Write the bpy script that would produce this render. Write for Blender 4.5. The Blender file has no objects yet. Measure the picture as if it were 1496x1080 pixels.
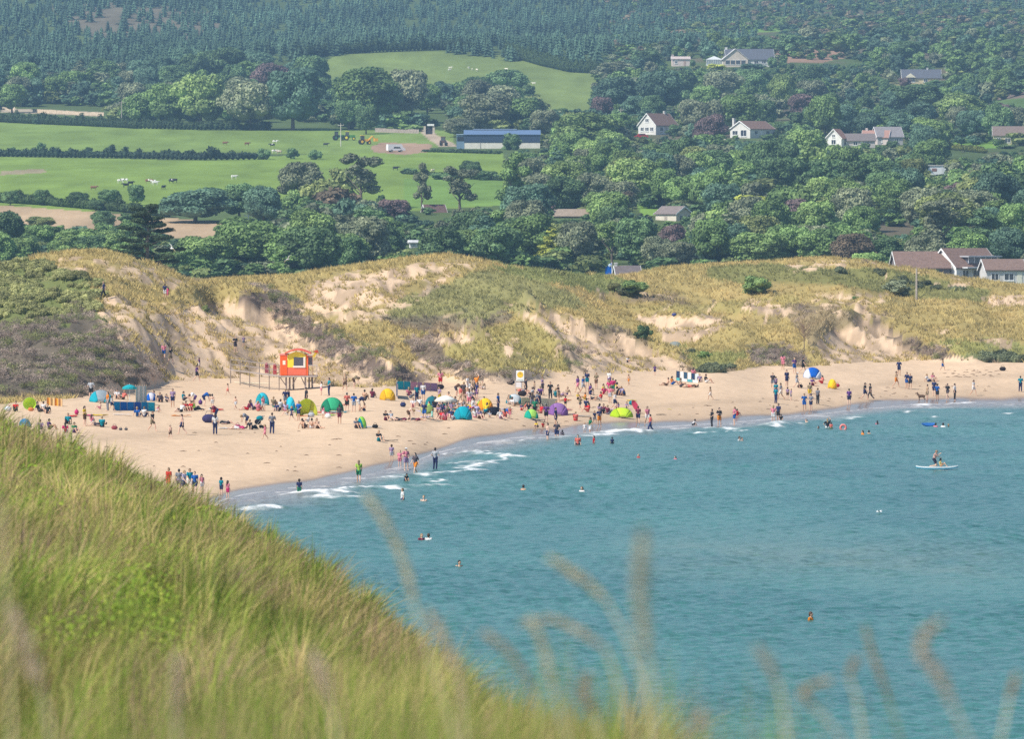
import bpy, bmesh, math, random
import numpy as np
from mathutils import Vector, Matrix
SC = bpy.context.scene
COL = SC.collection
R = math.radians
PI = math.pi
# ------------------------------------------------------------------ camera, world, sun, exposure
FPX = 10389.0            # focal length in pixels of the 1496 px wide photograph (250 mm on 36 mm)
HC = 20.0                # eye height above the sea
PYH = 310.0              # row of the photograph at eye level
cam_d = bpy.data.cameras.new("camera"); cam = bpy.data.objects.new("camera", cam_d); COL.objects.link(cam)
cam_d.sensor_width = 36.0; cam_d.lens = FPX*36/1496
cam.location = (0, 0, HC)
cam.rotation_euler = (PI/2 - math.atan((540-PYH)/FPX), 0, 0)
cam_d.clip_start = 0.5; cam_d.clip_end = 20000
cam_d.dof.use_dof = True; cam_d.dof.focus_distance = 600; cam_d.dof.aperture_fstop = 11
SC.camera = cam
SUN_EL, SUN_AZ = R(48), R(-124)         # azimuth from +Y, clockwise positive: the sun stands to the left, a little behind the camera
world = bpy.data.worlds.new("World"); SC.world = world; world.use_nodes = True
wn = world.node_tree; bg = wn.nodes["Background"]
sky = wn.nodes.new("ShaderNodeTexSky"); sky.sky_type = 'NISHITA'; sky.sun_disc = False
sky.sun_elevation = SUN_EL; sky.sun_rotation = SUN_AZ; sky.air_density = 1.0; sky.dust_density = 0.6
wn.links.new(sky.outputs[0], bg.inputs[0]); bg.inputs[1].default_value = 0.115
sl = bpy.data.lights.new("sun", 'SUN'); sl.energy = 4.5; sl.angle = R(0.6); sl.color = (1.0, 0.95, 0.85)
so = bpy.data.objects.new("sun", sl); COL.objects.link(so)
sdir = Vector((math.sin(SUN_AZ)*math.cos(SUN_EL), math.cos(SUN_AZ)*math.cos(SUN_EL), math.sin(SUN_EL)))
so.rotation_euler = sdir.to_track_quat('Z', 'Y').to_euler()
so.location = (-100, 0, 200)
SC.view_settings.view_transform = 'Standard'; SC.view_settings.look = 'None'
SC.view_settings.exposure = 0.36; SC.view_settings.gamma = 1.0
SC.cycles.use_denoising = False
SC.cycles.max_bounces = 6; SC.cycles.diffuse_bounces = 3; SC.cycles.glossy_bounces = 3
SC.cycles.transparent_max_bounces = 6; SC.cycles.volume_bounces = 0; SC.cycles.caustics_reflective = False; SC.cycles.caustics_refractive = False
SC.cycles.volume_step_rate = 5
random.seed(11); RNG = np.random.default_rng(5)

# ------------------------------------------------------------------ numpy noise
_LAT = np.random.default_rng(99).random((256, 256)).astype(np.float64)
def vnoise(x, y, seed=0):
    x = np.asarray(x, float)+seed*17.31; y = np.asarray(y, float)+seed*31.7
    xi = np.floor(x).astype(int); yi = np.floor(y).astype(int)
    fx = x-xi; fy = y-yi; fx = fx*fx*(3-2*fx); fy = fy*fy*(3-2*fy)
    a = _LAT[xi & 255, yi & 255]; b = _LAT[(xi+1) & 255, yi & 255]
    c = _LAT[xi & 255, (yi+1) & 255]; d = _LAT[(xi+1) & 255, (yi+1) & 255]
    return (a*(1-fx)+b*fx)*(1-fy)+(c*(1-fx)+d*fx)*fy
def fbm(x, y, o=4, seed=0, gain=0.5):
    s = 0; a = 1; t = 0
    for k in range(o):
        s = s+a*vnoise(x*2**k, y*2**k, seed+k*3); t += a; a *= gain
    return s/t
def sstep(a, b, x):
    t = np.clip((x-a)/(b-a), 0, 1); return t*t*(3-2*t)
def pl(pts):
    xs = [p[0] for p in pts]; ys = [p[1] for p in pts]
    return lambda v: np.interp(v, xs, ys)
def inpoly(px, py, poly):
    px = np.asarray(px); py = np.asarray(py); r = np.zeros(px.shape, bool); n = len(poly)
    for i in range(n):
        x1, y1 = poly[i]; x2, y2 = poly[(i+1) % n]
        if y1 == y2: continue
        c = ((y1 > py) != (y2 > py)) & (px < (x2-x1)*(py-y1)/(y2-y1)+x1)
        r ^= c
    return r
def linedist(px, py, pts):
    """distance to a polyline, and the parameter along it"""
    best = np.full(np.shape(px), 1e9)
    for (x1, y1), (x2, y2) in zip(pts[:-1], pts[1:]):
        dx, dy = x2-x1, y2-y1
        t = np.clip(((px-x1)*dx+(py-y1)*dy)/(dx*dx+dy*dy+1e-9), 0, 1)
        best = np.minimum(best, np.hypot(px-x1-t*dx, py-y1-t*dy))
    return best

# ------------------------------------------------------------------ object helpers
def link(o, parent=None):
    COL.objects.link(o)
    if parent is not None: o.parent = parent
    return o
def tag(o, label=None, cat=None, group=None, kind=None):
    if label: o["label"] = label
    if cat: o["category"] = cat
    if group: o["group"] = group
    if kind: o["kind"] = kind
    return o
def empty(name, loc, rz=0, sc=1):
    o = bpy.data.objects.new(name, None); link(o); o.location = loc; o.rotation_euler = (0, 0, rz); o.scale = (sc, sc, sc)
    o.empty_display_size = 0.3
    return o
def np_mesh(name, V, Q=None, T=None, mat=None, smooth=False, attrs=None, uvs=None):
    """V (n,3); Q (m,4) quads and/or T (k,3) tris"""
    me = bpy.data.meshes.new(name)
    V = np.ascontiguousarray(V, np.float32)
    nq = 0 if Q is None else len(Q); nt = 0 if T is None else len(T)
    parts = []
    if nq: parts.append(np.asarray(Q, np.int32).ravel())
    if nt: parts.append(np.asarray(T, np.int32).ravel())
    idx = np.concatenate(parts)
    tot = np.concatenate([np.full(nq, 4, np.int32), np.full(nt, 3, np.int32)])
    st = np.concatenate([[0], np.cumsum(tot)[:-1]]).astype(np.int32)
    me.vertices.add(len(V)); me.vertices.foreach_set("co", V.ravel())
    me.loops.add(len(idx)); me.loops.foreach_set("vertex_index", idx)
    me.polygons.add(nq+nt); me.polygons.foreach_set("loop_start", st); me.polygons.foreach_set("loop_total", tot)
    me.polygons.foreach_set("use_smooth", np.full(nq+nt, smooth))
    me.update(calc_edges=True)
    for an, (dom, arr) in (attrs or {}).items():
        if arr.ndim == 2:
            a = me.attributes.new(an, 'FLOAT_COLOR', dom)
            c = np.ones((len(arr), 4), np.float32); c[:, :arr.shape[1]] = arr; a.data.foreach_set("color", c.ravel())
        else:
            a = me.attributes.new(an, 'FLOAT', dom); a.data.foreach_set("value", arr.astype(np.float32))
    if mat: me.materials.append(mat)
    return me
def mesh_obj(name, me, parent=None):
    return link(bpy.data.objects.new(name, me), parent)
class MB:
    def __init__(s): s.v = []; s.f = []
    def add(s, V, F):
        o = len(s.v); s.v += [tuple(p) for p in V]; s.f += [tuple(i+o for i in f) for f in F]; return s
    def box(s, x0, x1, y0, y1, z0, z1, M=None):
        V = [(x0,y0,z0),(x1,y0,z0),(x1,y1,z0),(x0,y1,z0),(x0,y0,z1),(x1,y0,z1),(x1,y1,z1),(x0,y1,z1)]
        if M is not None: V = [tuple(M @ Vector(p)) for p in V]
        return s.add(V, [(0,3,2,1),(4,5,6,7),(0,1,5,4),(1,2,6,5),(2,3,7,6),(3,0,4,7)])
    def tube(s, pts, rad, n=6, cap=True):
        pts = [Vector(p) for p in pts]; m = len(pts)
        rs = rad if isinstance(rad, (list, tuple)) else [rad]*m
        V = []; F = []
        for i, p in enumerate(pts):
            d = (pts[min(i+1, m-1)]-pts[max(i-1, 0)]).normalized()
            a = d.cross(Vector((0.13, 0.2, 1)) if abs(d.z) < .9 else Vector((1, 0.1, 0))).normalized(); b = d.cross(a)
            for k in range(n):
                t = 2*PI*k/n; V.append(p+(a*math.cos(t)+b*math.sin(t))*rs[i])
        for i in range(m-1):
            for k in range(n):
                F.append((i*n+k, i*n+(k+1) % n, (i+1)*n+(k+1) % n, (i+1)*n+k))
        if cap: F.append(tuple(range(n))[::-1]); F.append(tuple(range((m-1)*n, m*n)))
        return s.add(V, F)
    def ball(s, c, r, n=8, m=6, sq=(1,1,1)):
        V = []; F = []
        for i in range(m+1):
            th = PI*i/m
            for k in range(n):
                ph = 2*PI*k/n
                V.append((c[0]+r*sq[0]*math.sin(th)*math.cos(ph), c[1]+r*sq[1]*math.sin(th)*math.sin(ph), c[2]+r*sq[2]*math.cos(th)))
        for i in range(m):
            for k in range(n):
                F.append((i*n+k, (i+1)*n+k, (i+1)*n+(k+1) % n, i*n+(k+1) % n))
        return s.add(V, F)
    def build(s, name, mat, parent=None, smooth=False, color=None):
        me = bpy.data.meshes.new(name); me.from_pydata(s.v, [], s.f); me.validate(); me.update()
        if smooth: me.polygons.foreach_set("use_smooth", np.ones(len(me.polygons), bool))
        me.materials.append(mat)
        o = mesh_obj(name, me, parent)
        if color: o.color = (*color, 1)
        return o
# ------------------------------------------------------------------ materials
def newmat(name, rough=0.8, spec=0.2):
    m = bpy.data.materials.new(name); m.use_nodes = True
    b = m.node_tree.nodes["Principled BSDF"]
    b.inputs["Roughness"].default_value = rough; b.inputs["Specular IOR Level"].default_value = spec
    return m, m.node_tree, b
def node(nt, t, **kw):
    n = nt.nodes.new(t)
    for k, v in kw.items(): setattr(n, k, v)
    return n
def noise_mul(nt, b, src, scale, lo, hi, detail=4, coord='Object', stretch=None, extra=None):
    """base colour = src * a noise between lo and hi"""
    tc = node(nt, "ShaderNodeTexCoord"); nz = node(nt, "ShaderNodeTexNoise")
    nz.inputs["Scale"].default_value = scale; nz.inputs["Detail"].default_value = detail; nz.inputs["Roughness"].default_value = 0.65
    v = tc.outputs[coord]
    if stretch:
        mp = node(nt, "ShaderNodeMapping"); mp.inputs["Scale"].default_value = stretch; nt.links.new(v, mp.inputs[0]); v = mp.outputs[0]
    nt.links.new(v, nz.inputs["Vector"])
    mr = node(nt, "ShaderNodeMapRange"); mr.inputs["From Min"].default_value = 0.3; mr.inputs["From Max"].default_value = 0.7
    mr.inputs["To Min"].default_value = lo; mr.inputs["To Max"].default_value = hi
    nt.links.new(nz.outputs[0], mr.inputs["Value"])
    mx = node(nt, "ShaderNodeMix"); mx.data_type = 'RGBA'; mx.blend_type = 'MULTIPLY'; mx.inputs[0].default_value = 1
    nt.links.new(src, mx.inputs[6]); nt.links.new(mr.outputs[0], mx.inputs[7])
    nt.links.new(mx.outputs[2], b.inputs["Base Color"])
    return mx.outputs[2]
def obj_mat(name, rough=0.8, spec=0.2, lo=0.88, hi=1.1, scale=3, sheen=None):
    """colour comes from the object's own colour, with a faint mottling"""
    m, nt, b = newmat(name, rough, spec)
    oi = node(nt, "ShaderNodeObjectInfo"); noise_mul(nt, b, oi.outputs["Color"], scale, lo, hi)
    return m
def attr_mat(name, attr="col", rough=0.9, spec=0.1, lo=0.85, hi=1.15, scale=0.5, detail=4, stretch=None, tint=False, bump=None):
    m, nt, b = newmat(name, rough, spec)
    a = node(nt, "ShaderNodeAttribute"); a.attribute_name = attr
    src = a.outputs["Color"]
    if tint:
        oi = node(nt, "ShaderNodeObjectInfo"); mx = node(nt, "ShaderNodeMix"); mx.data_type = 'RGBA'; mx.blend_type = 'MULTIPLY'; mx.inputs[0].default_value = 1
        nt.links.new(src, mx.inputs[6]); nt.links.new(oi.outputs["Color"], mx.inputs[7]); src = mx.outputs[2]
    noise_mul(nt, b, src, scale, lo, hi, detail, stretch=stretch)
    if bump:
        tc = node(nt, "ShaderNodeTexCoord"); nz = node(nt, "ShaderNodeTexNoise"); nz.inputs["Scale"].default_value = bump[0]; nz.inputs["Detail"].default_value = 5
        bp = node(nt, "ShaderNodeBump"); bp.inputs["Strength"].default_value = 1; bp.inputs["Distance"].default_value = bump[1]
        nt.links.new(tc.outputs["Object"], nz.inputs["Vector"]); nt.links.new(nz.outputs[0], bp.inputs["Height"]); nt.links.new(bp.outputs[0], b.inputs["Normal"])
    return m
M_PAINT = obj_mat("painted_surface", 0.55, 0.3, 0.93, 1.05, 2.5)
M_RENDERW = obj_mat("rendered_wall", 0.85, 0.1, 0.85, 1.06, 0.8)
M_ROOF = obj_mat("roof_tiles", 0.8, 0.15, 0.75, 1.15, 2.0)
M_CLOTH = obj_mat("cloth", 0.9, 0.08, 0.85, 1.1, 6)
M_SKIN = obj_mat("skin", 0.6, 0.3, 0.92, 1.06, 8)
M_HAIR = obj_mat("hair", 0.6, 0.3, 0.8, 1.2, 20)
M_WOOD = obj_mat("weathered_wood", 0.85, 0.1, 0.75, 1.15, 4)
M_METAL = obj_mat("metal", 0.4, 0.5, 0.95, 1.03, 3)
M_GLASS = obj_mat("window_glass", 0.12, 0.7, 0.9, 1.05, 1)
M_STONE = obj_mat("stone", 0.9, 0.1, 0.65, 1.2, 1.5)
M_BARK = obj_mat("bark", 0.95, 0.05, 0.7, 1.2, 2)
M_LEAF = attr_mat("foliage", "col", 0.75, 0.25, 0.72, 1.2, 0.35, 3, tint=True)
M_GRASS = attr_mat("grass_blades", "col", 0.7, 0.2, 0.85, 1.15, 1.0, 2)
for m_ in (M_LEAF, M_GRASS, M_CLOTH):      # thin leaves let some light through
    nt = m_.node_tree; b = nt.nodes["Principled BSDF"]; out = nt.nodes["Material Output"]
    tr = node(nt, "ShaderNodeBsdfTranslucent"); mxs = node(nt, "ShaderNodeMixShader"); mxs.inputs[0].default_value = 0.22
    nt.links.new(b.inputs["Base Color"].links[0].from_socket, tr.inputs[0])
    nt.links.new(b.outputs[0], mxs.inputs[1]); nt.links.new(tr.outputs[0], mxs.inputs[2]); nt.links.new(mxs.outputs[0], out.inputs[0])
# ------------------------------------------------------------------ the ground: one height function for beach, dunes and country behind
SHORE = [(-700,860),(-200,800),(150,765),(300,738),(345,722),(430,711),(520,695),(600,676),(640,660),(700,646),(770,636),(830,631),(900,626),(1000,621),(1100,614),(1200,604),(1250,598),(1290,593),(1400,589),(1496,587),(1900,583),(2600,580)]
def spl(pts, w=16, g=None):
    """a smooth curve through the points"""
    xs = np.arange(-760, 2700, 2.0); f = pl(pts); ys = f(xs); k = np.exp(-0.5*(np.arange(-40, 41)*2.0/w)**2); k /= k.sum()
    ys2 = np.convolve(np.pad(ys, 40, mode='edge'), k, 'valid')
    return lambda v: np.interp(v, xs, ys2)
def zY(py, Y): return HC-(py-PYH)*Y/FPX
def pxof(x, Y): return 748+FPX*x/np.maximum(Y, 1e-3)
def pyof(z, Y): return PYH+(HC-z)*FPX/np.maximum(Y, 1e-3)
_shY = spl([(p, HC*FPX/(y-PYH)) for p, y in SHORE])
FOOT = [(-700,640),(-300,610),(0,592),(70,588),(130,583),(165,578),(200,572),(240,560),(300,556),(400,552),(450,560),(500,568),(560,568),(600,562),(640,556),(680,562),(740,562),(800,553),(845,553),(900,548),(960,543),(1000,543),(1040,547),(1080,543),(1120,534),(1170,538),(1240,533),(1300,530),(1350,527),(1420,532),(1496,531),(1900,527),(2600,522)]
_ftY = spl([(p, (HC-3.0)*FPX/(y-PYH)) for p, y in FOOT])
CREST = [(-700,402),(-200,395),(0,390),(40,386),(75,374),(100,369),(150,367),(200,380),(240,396),(280,413),(340,409),(400,406),(430,406),(480,396),(520,389),(580,381),(640,374),(690,379),(740,391),(800,397),(870,406),(920,404),(960,394),(1000,390),(1100,384),(1200,377),(1260,382),(1300,392),(1400,407),(1496,420),(1900,425),(2600,430)]
CRESTY = [(-700,820),(0,800),(200,800),(300,830),(430,850),(640,860),(800,890),(900,940),(1000,985),(1200,1000),(1496,990),(2600,980)]
_crP, _crY = spl(CREST, 9), spl(CRESTY, 40)
# shoulders of the first rise
SHP = spl([(-700,520),(0,505),(130,480),(200,470),(300,470),(400,490),(500,520),(600,515),(700,480),(800,470),(900,490),(1000,500),(1100,485),(1200,470),(1300,480),(1400,490),(1496,490),(2600,480)], 25)
BACK = [(1300, 7.5), (1500, 14.0), (1650, 21.5), (1705, 23), (2100, 37), (2350, 47.5), (2600, 58), (3000, 86), (3300, 99), (3900, 136), (4600, 190), (5200, 240)]
def Hraw(x, Y):
    x = np.asarray(x, float); Y = np.asarray(Y, float)
    px = pxof(x, Y)
    sy = _shY(px)+(fbm(px/45, px*0, 2, 3)-.5)*9
    fy = _ftY(px); cy = _crY(px)
    d = Y-sy
    # sea bed and beach
    W = np.maximum(fy-sy, 20)
    t = np.clip(d/W, 0, 1)
    beach = np.where(d < 0, np.maximum(d*0.022, -3.0-0*d), 0.0+3.0*(t**0.85))
    beach = beach+0.10*(fbm(x/6, Y/14, 3, 7)-.5)*sstep(0.15, .4, t)*2
    # first rise, main rise
    sh_Y = fy+np.clip((cy-fy)*0.34, 20, 80)
    zs = zY(SHP(px), sh_Y); zc = zY(_crP(px), cy)
    u1 = np.clip((Y-fy)/(sh_Y-fy), 0, 1); u2 = np.clip((Y-sh_Y)/(cy-sh_Y), 0, 1)
    dune = 3.0+(zs-3.0)*(u1**0.9)+(zc-zs)*(0.35*u2+0.65*u2**1.5)
    env = sstep(0, .12, u1)*(1-sstep(0, 90, Y-cy))
    rid = 1-np.abs(2*fbm(x/13+Y/60, Y/20, 3, 27)-1)*1.6
    dune = dune+env*((fbm(x/16, Y/22, 3, 21)-.5)*2.8*(1-0.75*sstep(.75, 1, u2))+(rid-.62)*2.9*(1-.8*sstep(.8, 1, u2))*sstep(.1, .6, u1)+(fbm(x/4, Y/5, 3, 5)-.5)*1.1)
    # rims of the blow-outs: a ridge along each, steep on the bare side
    py0 = pyof(dune, Y)
    for pts, A, w in RIMS:
        dd = linedist(px, py0*1.6, [(a, b*1.6) for a, b in pts])
        dune = dune+A*np.exp(-(dd/w)**2)*sstep(0, .15, u1)
    z = np.where(Y < fy, beach, dune)
    # behind the crest down to the low ground, then the hills
    ys = [b[0] for b in BACK]; zs_ = [b[1] for b in BACK]
    low = np.interp(Y, [cy.min()*0+1080]+ys, [5.0]+zs_)
    low = low+np.interp(Y, [1100,1700,2400,3000,5200], [0.6,1,3,12,34])*(fbm(x/140, Y/260, 3, 31)-.5)
    # the heath covered spur at the right edge, the slightly hollow middle
    p2 = pxof(x, np.maximum(Y, 900))
    low = low+11*np.exp(-((p2-1600)/150)**2-((Y-2600)/170)**2)
    tb = sstep(0, 110, Y-cy)
    z = np.where(Y > cy, (zc+0*z)*(1-tb)+np.minimum(low, low)*tb, z)
    z = np.where(Y > cy, z, z)
    return z
RIMS = [([(262,440),(330,432),(400,455),(450,478),(500,512),(560,548),(600,560)], 1.6, 16),
        ([(640,500),(670,525),(730,548),(790,552)], 1.0, 12),
        ([(640,520),(650,495),(700,480)], 1.0, 12),
        ([(770,455),(820,470),(870,483),(930,505),(990,530)], 1.2, 14),
        ([(770,455),(790,480),(830,530)], 1.2, 14),
        ([(1185,510),(1215,480),(1262,458),(1310,488),(1360,512),(1420,533)], 1.7, 16),
        ([(130,430),(150,470),(200,520),(225,560)], 1.0, 12),
        ([(590,478),(690,488),(740,470)], 0.7, 9)]
# sampled on a fan for quick look-ups
_U = np.linspace(-0.14, 0.14, 421)
_YR = np.concatenate([np.arange(300, 1100, 2.0), np.arange(1100, 2700, 8.0), np.arange(2700, 5200, 20.0)])
_HG = Hraw(_U[None, :]*_YR[:, None], np.repeat(_YR[:, None], len(_U), 1))
def H(x, Y):
    """ground height at one point"""
    return float(Hraw(np.array([x]), np.array([float(Y)]))[0])
_PG = pyof(_HG, _YR[:, None]); _FRONT = {}
def fasthit(px, py, y0=1085):
    """the same for the far country, from the sampled fan"""
    u = (px-748)/FPX; j = int(np.clip(round((u+.14)/.28*420), 0, 420))
    if (j, y0) not in _FRONT: i0 = int(np.searchsorted(_YR, y0)); _FRONT[(j, y0)] = (i0, -np.minimum.accumulate(_PG[i0:, j]))
    i0, pm = _FRONT[(j, y0)]; k = int(np.searchsorted(pm, -py)); k = min(max(k, 1), len(pm)-1)
    a, b = -pm[k-1], -pm[k]; t = min(1, max(0, (a-py)/(a-b+1e-9))); Y = _YR[i0+k-1]+t*(_YR[i0+k]-_YR[i0+k-1])
    z = _HG[i0+k-1, j]*(1-t)+_HG[i0+k, j]*t
    return (float(u*Y), float(Y), float(z))
def hit(px, py, y0=380, y1=5100):
    """first point of the ground seen at this place of the photograph"""
    u = (px-748)/FPX
    Ys = _YR[(_YR >= y0) & (_YR <= y1)]
    z = Hraw(u*Ys, Ys); p = pyof(z, Ys)
    k = np.where(p <= py)[0]
    if len(k) == 0: return (u*Ys[-1], Ys[-1], z[-1])
    k = k[0]
    if k == 0: Y = Ys[0]
    else:
        a, b = p[k-1], p[k]; t = (a-py)/(a-b+1e-9); Y = Ys[k-1]+t*(Ys[k]-Ys[k-1])
    return (float(u*Y), float(Y), H(u*Y, Y))
def onsea(px, py):
    Y = HC*FPX/(py-PYH); return ((px-748)/FPX*Y, Y, 0.0)

# zones of the dunes, outlined where they lie
SAND = [
 [(225,560),(150,470),(140,440),(165,438),(185,470),(230,470),(262,446),(330,442),(380,455),(440,490),(480,520),(540,555),(600,575),(225,600)],
 [(610,522),(632,525),(700,568),(760,572),(640,580),(600,565)],
 [(440,430),(455,415),(500,400),(560,390),(640,385),(600,410),(560,440),(500,455),(450,450)],
 [(760,455),(830,462),(850,478),(900,488),(960,515),(1000,535),(1040,560),(850,560),(836,535),(815,490)],
 [(925,462),(1000,460),(1060,464),(1060,478),(1010,500),(985,500),(965,505),(960,480)],
 [(1195,500),(1225,480),(1262,462),(1300,490),(1350,520),(1440,545),(1500,560),(1100,560),(1200,535)],
 [(1090,440),(1140,445),(1140,458),(1090,455)],
 [(1430,437),(1500,430),(1500,445),(1440,448)],
 [(600,490),(700,486),(690,498),(610,498)],
 [(500,505),(560,500),(540,512),(500,515)],
 [(740,495),(754,495),(752,522),(744,524)],
]
SPARSE = [[(430,430),(470,405),(520,392),(640,382),(700,385),(640,420),(560,470),(440,470)],
          [(60,395),(100,372),(200,378),(280,412),(250,430),(150,400)],
          [(140,440),(270,440),(300,470),(260,500),(190,480)],
          [(1150,385),(1250,380),(1230,395),(1150,395)], [(1180,430),(1300,430),(1260,465),(1180,450)]]
def zones(px, py, x, Y):
    """0..1 share of bare sand, and the colour of what grows"""
    j = (fbm(x/5, Y/9, 3, 61)-.5); jx = px+j*26; jy = py+(fbm(x/5, Y/9, 3, 62)-.5)*16
    fy = _ftY(px)
    sand = (Y < fy+3+j*8).astype(float)
    for p in SAND: sand = np.maximum(sand, inpoly(jx, jy, p)*1.0)
    n2 = fbm(x/8+3, Y/15, 3, 171); pr = sstep(.45, .6, fbm(x/20, Y/30, 2, 172)); sand = np.maximum(sand, ((n2 < .46) & (n2 > .435) & (pr > .5) & (px > 230))*.9)
    sp = np.zeros(px.shape)
    for p in SPARSE: sp = np.maximum(sp, inpoly(jx, jy, p)*0.6)
    return sand, sp
GOLD = np.array([.50,.365,.155]); OLIVE = np.array([.29,.255,.09]); GREENG = np.array([.22,.245,.105]); SCRUB = np.array([.17,.20,.07]); BRAM = np.array([.135,.10,.095]); HEATH = np.array([.16,.12,.10]); LUSH = np.array([.16,.24,.06])
SANDC = np.array([.63,.455,.305])
def vegcol(px, py, x, Y):
    n = fbm(x/7, Y/16, 3, 71)[:, None] if np.ndim(px) == 1 else fbm(x/7, Y/16, 3, 71)[..., None]
    c = GOLD*(1-n)+OLIVE*n
    c = c*(1-sstep(.45, .7, n)*.35)+GOLD*sstep(.45, .7, n)*.35
    n2 = fbm(x/8+3, Y/15, 3, 171); pr = sstep(.45, .6, fbm(x/20, Y/30, 2, 172)); mk = (np.exp(-((n2-.5)/.018)**2)*pr*.75)[..., None]; c = c*(1-mk)+BRAM*1.3*mk
    def put(poly, col, w=1.0, amt=14):
        nonlocal c
        j = (fbm(x/6, Y/10, 2, 77)-.5)*amt*2
        m = (inpoly(px+j, py+j*.6, poly)*w)[..., None]; c = c*(1-m)+np.asarray(col)*m
    put([(560,470),(600,430),(690,400),(760,400),(840,430),(860,450),(760,455),(700,475)], GREENG, .6)
    put([(640,530),(660,495),(760,470),(830,490),(845,540),(740,552)], OLIVE*1.15, .6)
    put([(900,445),(1060,440),(1160,430),(1160,455),(1000,458)], OLIVE*1.2, .5)
    put([(-400,392),(60,386),(140,410),(150,450),(210,545),(160,575),(-400,600)], SCRUB, .95, 34)
    put([(-400,500),(60,475),(130,450),(180,500),(230,560),(160,582),(-400,600)], BRAM*1.1, .8, 40)
    put([(345,425),(400,425),(450,465),(520,505),(600,545),(610,562),(540,552),(470,520),(400,480),(345,450)], BRAM, .9)
    put([(595,505),(640,490),(655,525),(735,546),(790,550),(760,566),(690,562),(650,545),(610,530)], BRAM*.9, .8)
    put([(1092,505),(1130,502),(1180,520),(1190,535),(1100,535)], BRAM*.9, .9)
    put([(1262,455),(1310,484),(1360,508),(1430,528),(1400,535),(1340,517),(1300,498)], BRAM*.95, .8)
    put([(560,470),(600,462),(700,468),(745,455),(742,470),(690,486),(600,486)], BRAM*1.3, .6)
    put([(815,500),(850,520),(860,548),(838,552),(822,530)], BRAM, .8)
    put([(960,525),(1010,535),(1085,540),(1080,550),(1000,548)], BRAM, .7)
    put([(1140,440),(1240,450),(1262,462),(1200,492),(1188,510),(1178,500)], BRAM*1.4, .45)
    put([(1420,520),(1500,522),(1500,534),(1430,538)], BRAM, .7)
    put([(855,475),(920,485),(960,505),(930,510),(870,492)], BRAM, .6)
    put([(1030,398),(1150,385),(1300,395),(1400,415),(1450,425),(1440,440),(1340,435),(1200,415),(1040,410)], SCRUB*.9, .7)
    put([(700,385),(790,392),(880,405),(930,415),(940,432),(840,422),(760,405)], SCRUB*1.1, .8)
    put([(1370,500),(1496,500),(1496,535),(1420,533)], LUSH, .45)
    put([(1000,510),(1090,515),(1080,545),(1010,545)], LUSH*.9, .5)
    return c
def fan_mesh(name, us, Ys, mat, zfun, colfun=None, keep=None, smooth=True, extra=None):
    X = us[None, :]*Ys[:, None]; YY = np.repeat(Ys[:, None], len(us), 1)
    Z = zfun(X, YY); V = np.stack([X, YY, Z], -1).reshape(-1, 3)
    ny, nx = X.shape; i = np.arange(ny-1)[:, None]*nx+np.arange(nx-1)[None, :]
    Q = np.stack([i, i+1, i+1+nx, i+nx], -1).reshape(-1, 4)
    if keep is not None:
        k = keep(X, YY)
        kf = (k[:-1, :-1]).reshape(-1); Q = Q[kf]
        used = np.zeros(len(V), bool); used[Q.ravel()] = True; rem = np.cumsum(used)-1; Q = rem[Q]
    else: used = np.ones(len(V), bool)
    attrs = {}
    if colfun: 
        for an, arr in colfun(X, YY, Z).items():
            attrs[an] = ('POINT', (arr.reshape(-1, 3) if arr.ndim == 3 else arr.reshape(-1))[used])
    me = np_mesh(name, V[used], Q=Q, mat=mat, smooth=smooth, attrs=attrs)
    return mesh_obj(name, me)

# sand / dune ground material
m, nt, b = newmat("sand_and_turf", 0.95, 0.05)
at = node(nt, "ShaderNodeAttribute", attribute_name="col"); c0 = noise_mul(nt, b, at.outputs["Color"], 0.9, 0.90, 1.08, 6, stretch=(1, .35, 1))
aw = node(nt, "ShaderNodeAttribute", attribute_name="wet")
wetmix = node(nt, "ShaderNodeMix"); wetmix.data_type = 'RGBA'; wetmix.blend_type = 'MULTIPLY'
wc = node(nt, "ShaderNodeRGB"); wc.outputs[0].default_value = (.50, .48, .50, 1)
nt.links.new(aw.outputs["Fac"], wetmix.inputs[0]); nt.links.new(c0, wetmix.inputs[6]); nt.links.new(wc.outputs[0], wetmix.inputs[7])
nt.links.new(wetmix.outputs[2], b.inputs["Base Color"])
mr = node(nt, "ShaderNodeMapRange"); mr.inputs["To Min"].default_value = 0.95; mr.inputs["To Max"].default_value = 0.22
nt.links.new(aw.outputs["Fac"], mr.inputs["Value"]); nt.links.new(mr.outputs[0], b.inputs["Roughness"])
mr2 = node(nt, "ShaderNodeMapRange"); mr2.inputs["To Min"].default_value = 0.05; mr2.inputs["To Max"].default_value = 0.5
nt.links.new(aw.outputs["Fac"], mr2.inputs["Value"]); nt.links.new(mr2.outputs[0], b.inputs["Specular IOR Level"])
nz = node(nt, "ShaderNodeTexNoise"); nz.inputs["Scale"].default_value = 1.6; nz.inputs["Detail"].default_value = 6; tc = node(nt, "ShaderNodeTexCoord")
bp = node(nt, "ShaderNodeBump"); bp.inputs["Distance"].default_value = 0.10
bs = node(nt, "ShaderNodeMapRange"); bs.inputs["To Min"].default_value = 0.8; bs.inputs["To Max"].default_value = 0.0
nt.links.new(aw.outputs["Fac"], bs.inputs["Value"]); nt.links.new(bs.outputs[0], bp.inputs["Strength"])
nt.links.new(tc.outputs["Object"], nz.inputs["Vector"]); nt.links.new(nz.outputs[0], bp.inputs["Height"]); nt.links.new(bp.outputs[0], b.inputs["Normal"])
M_SAND = m
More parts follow.
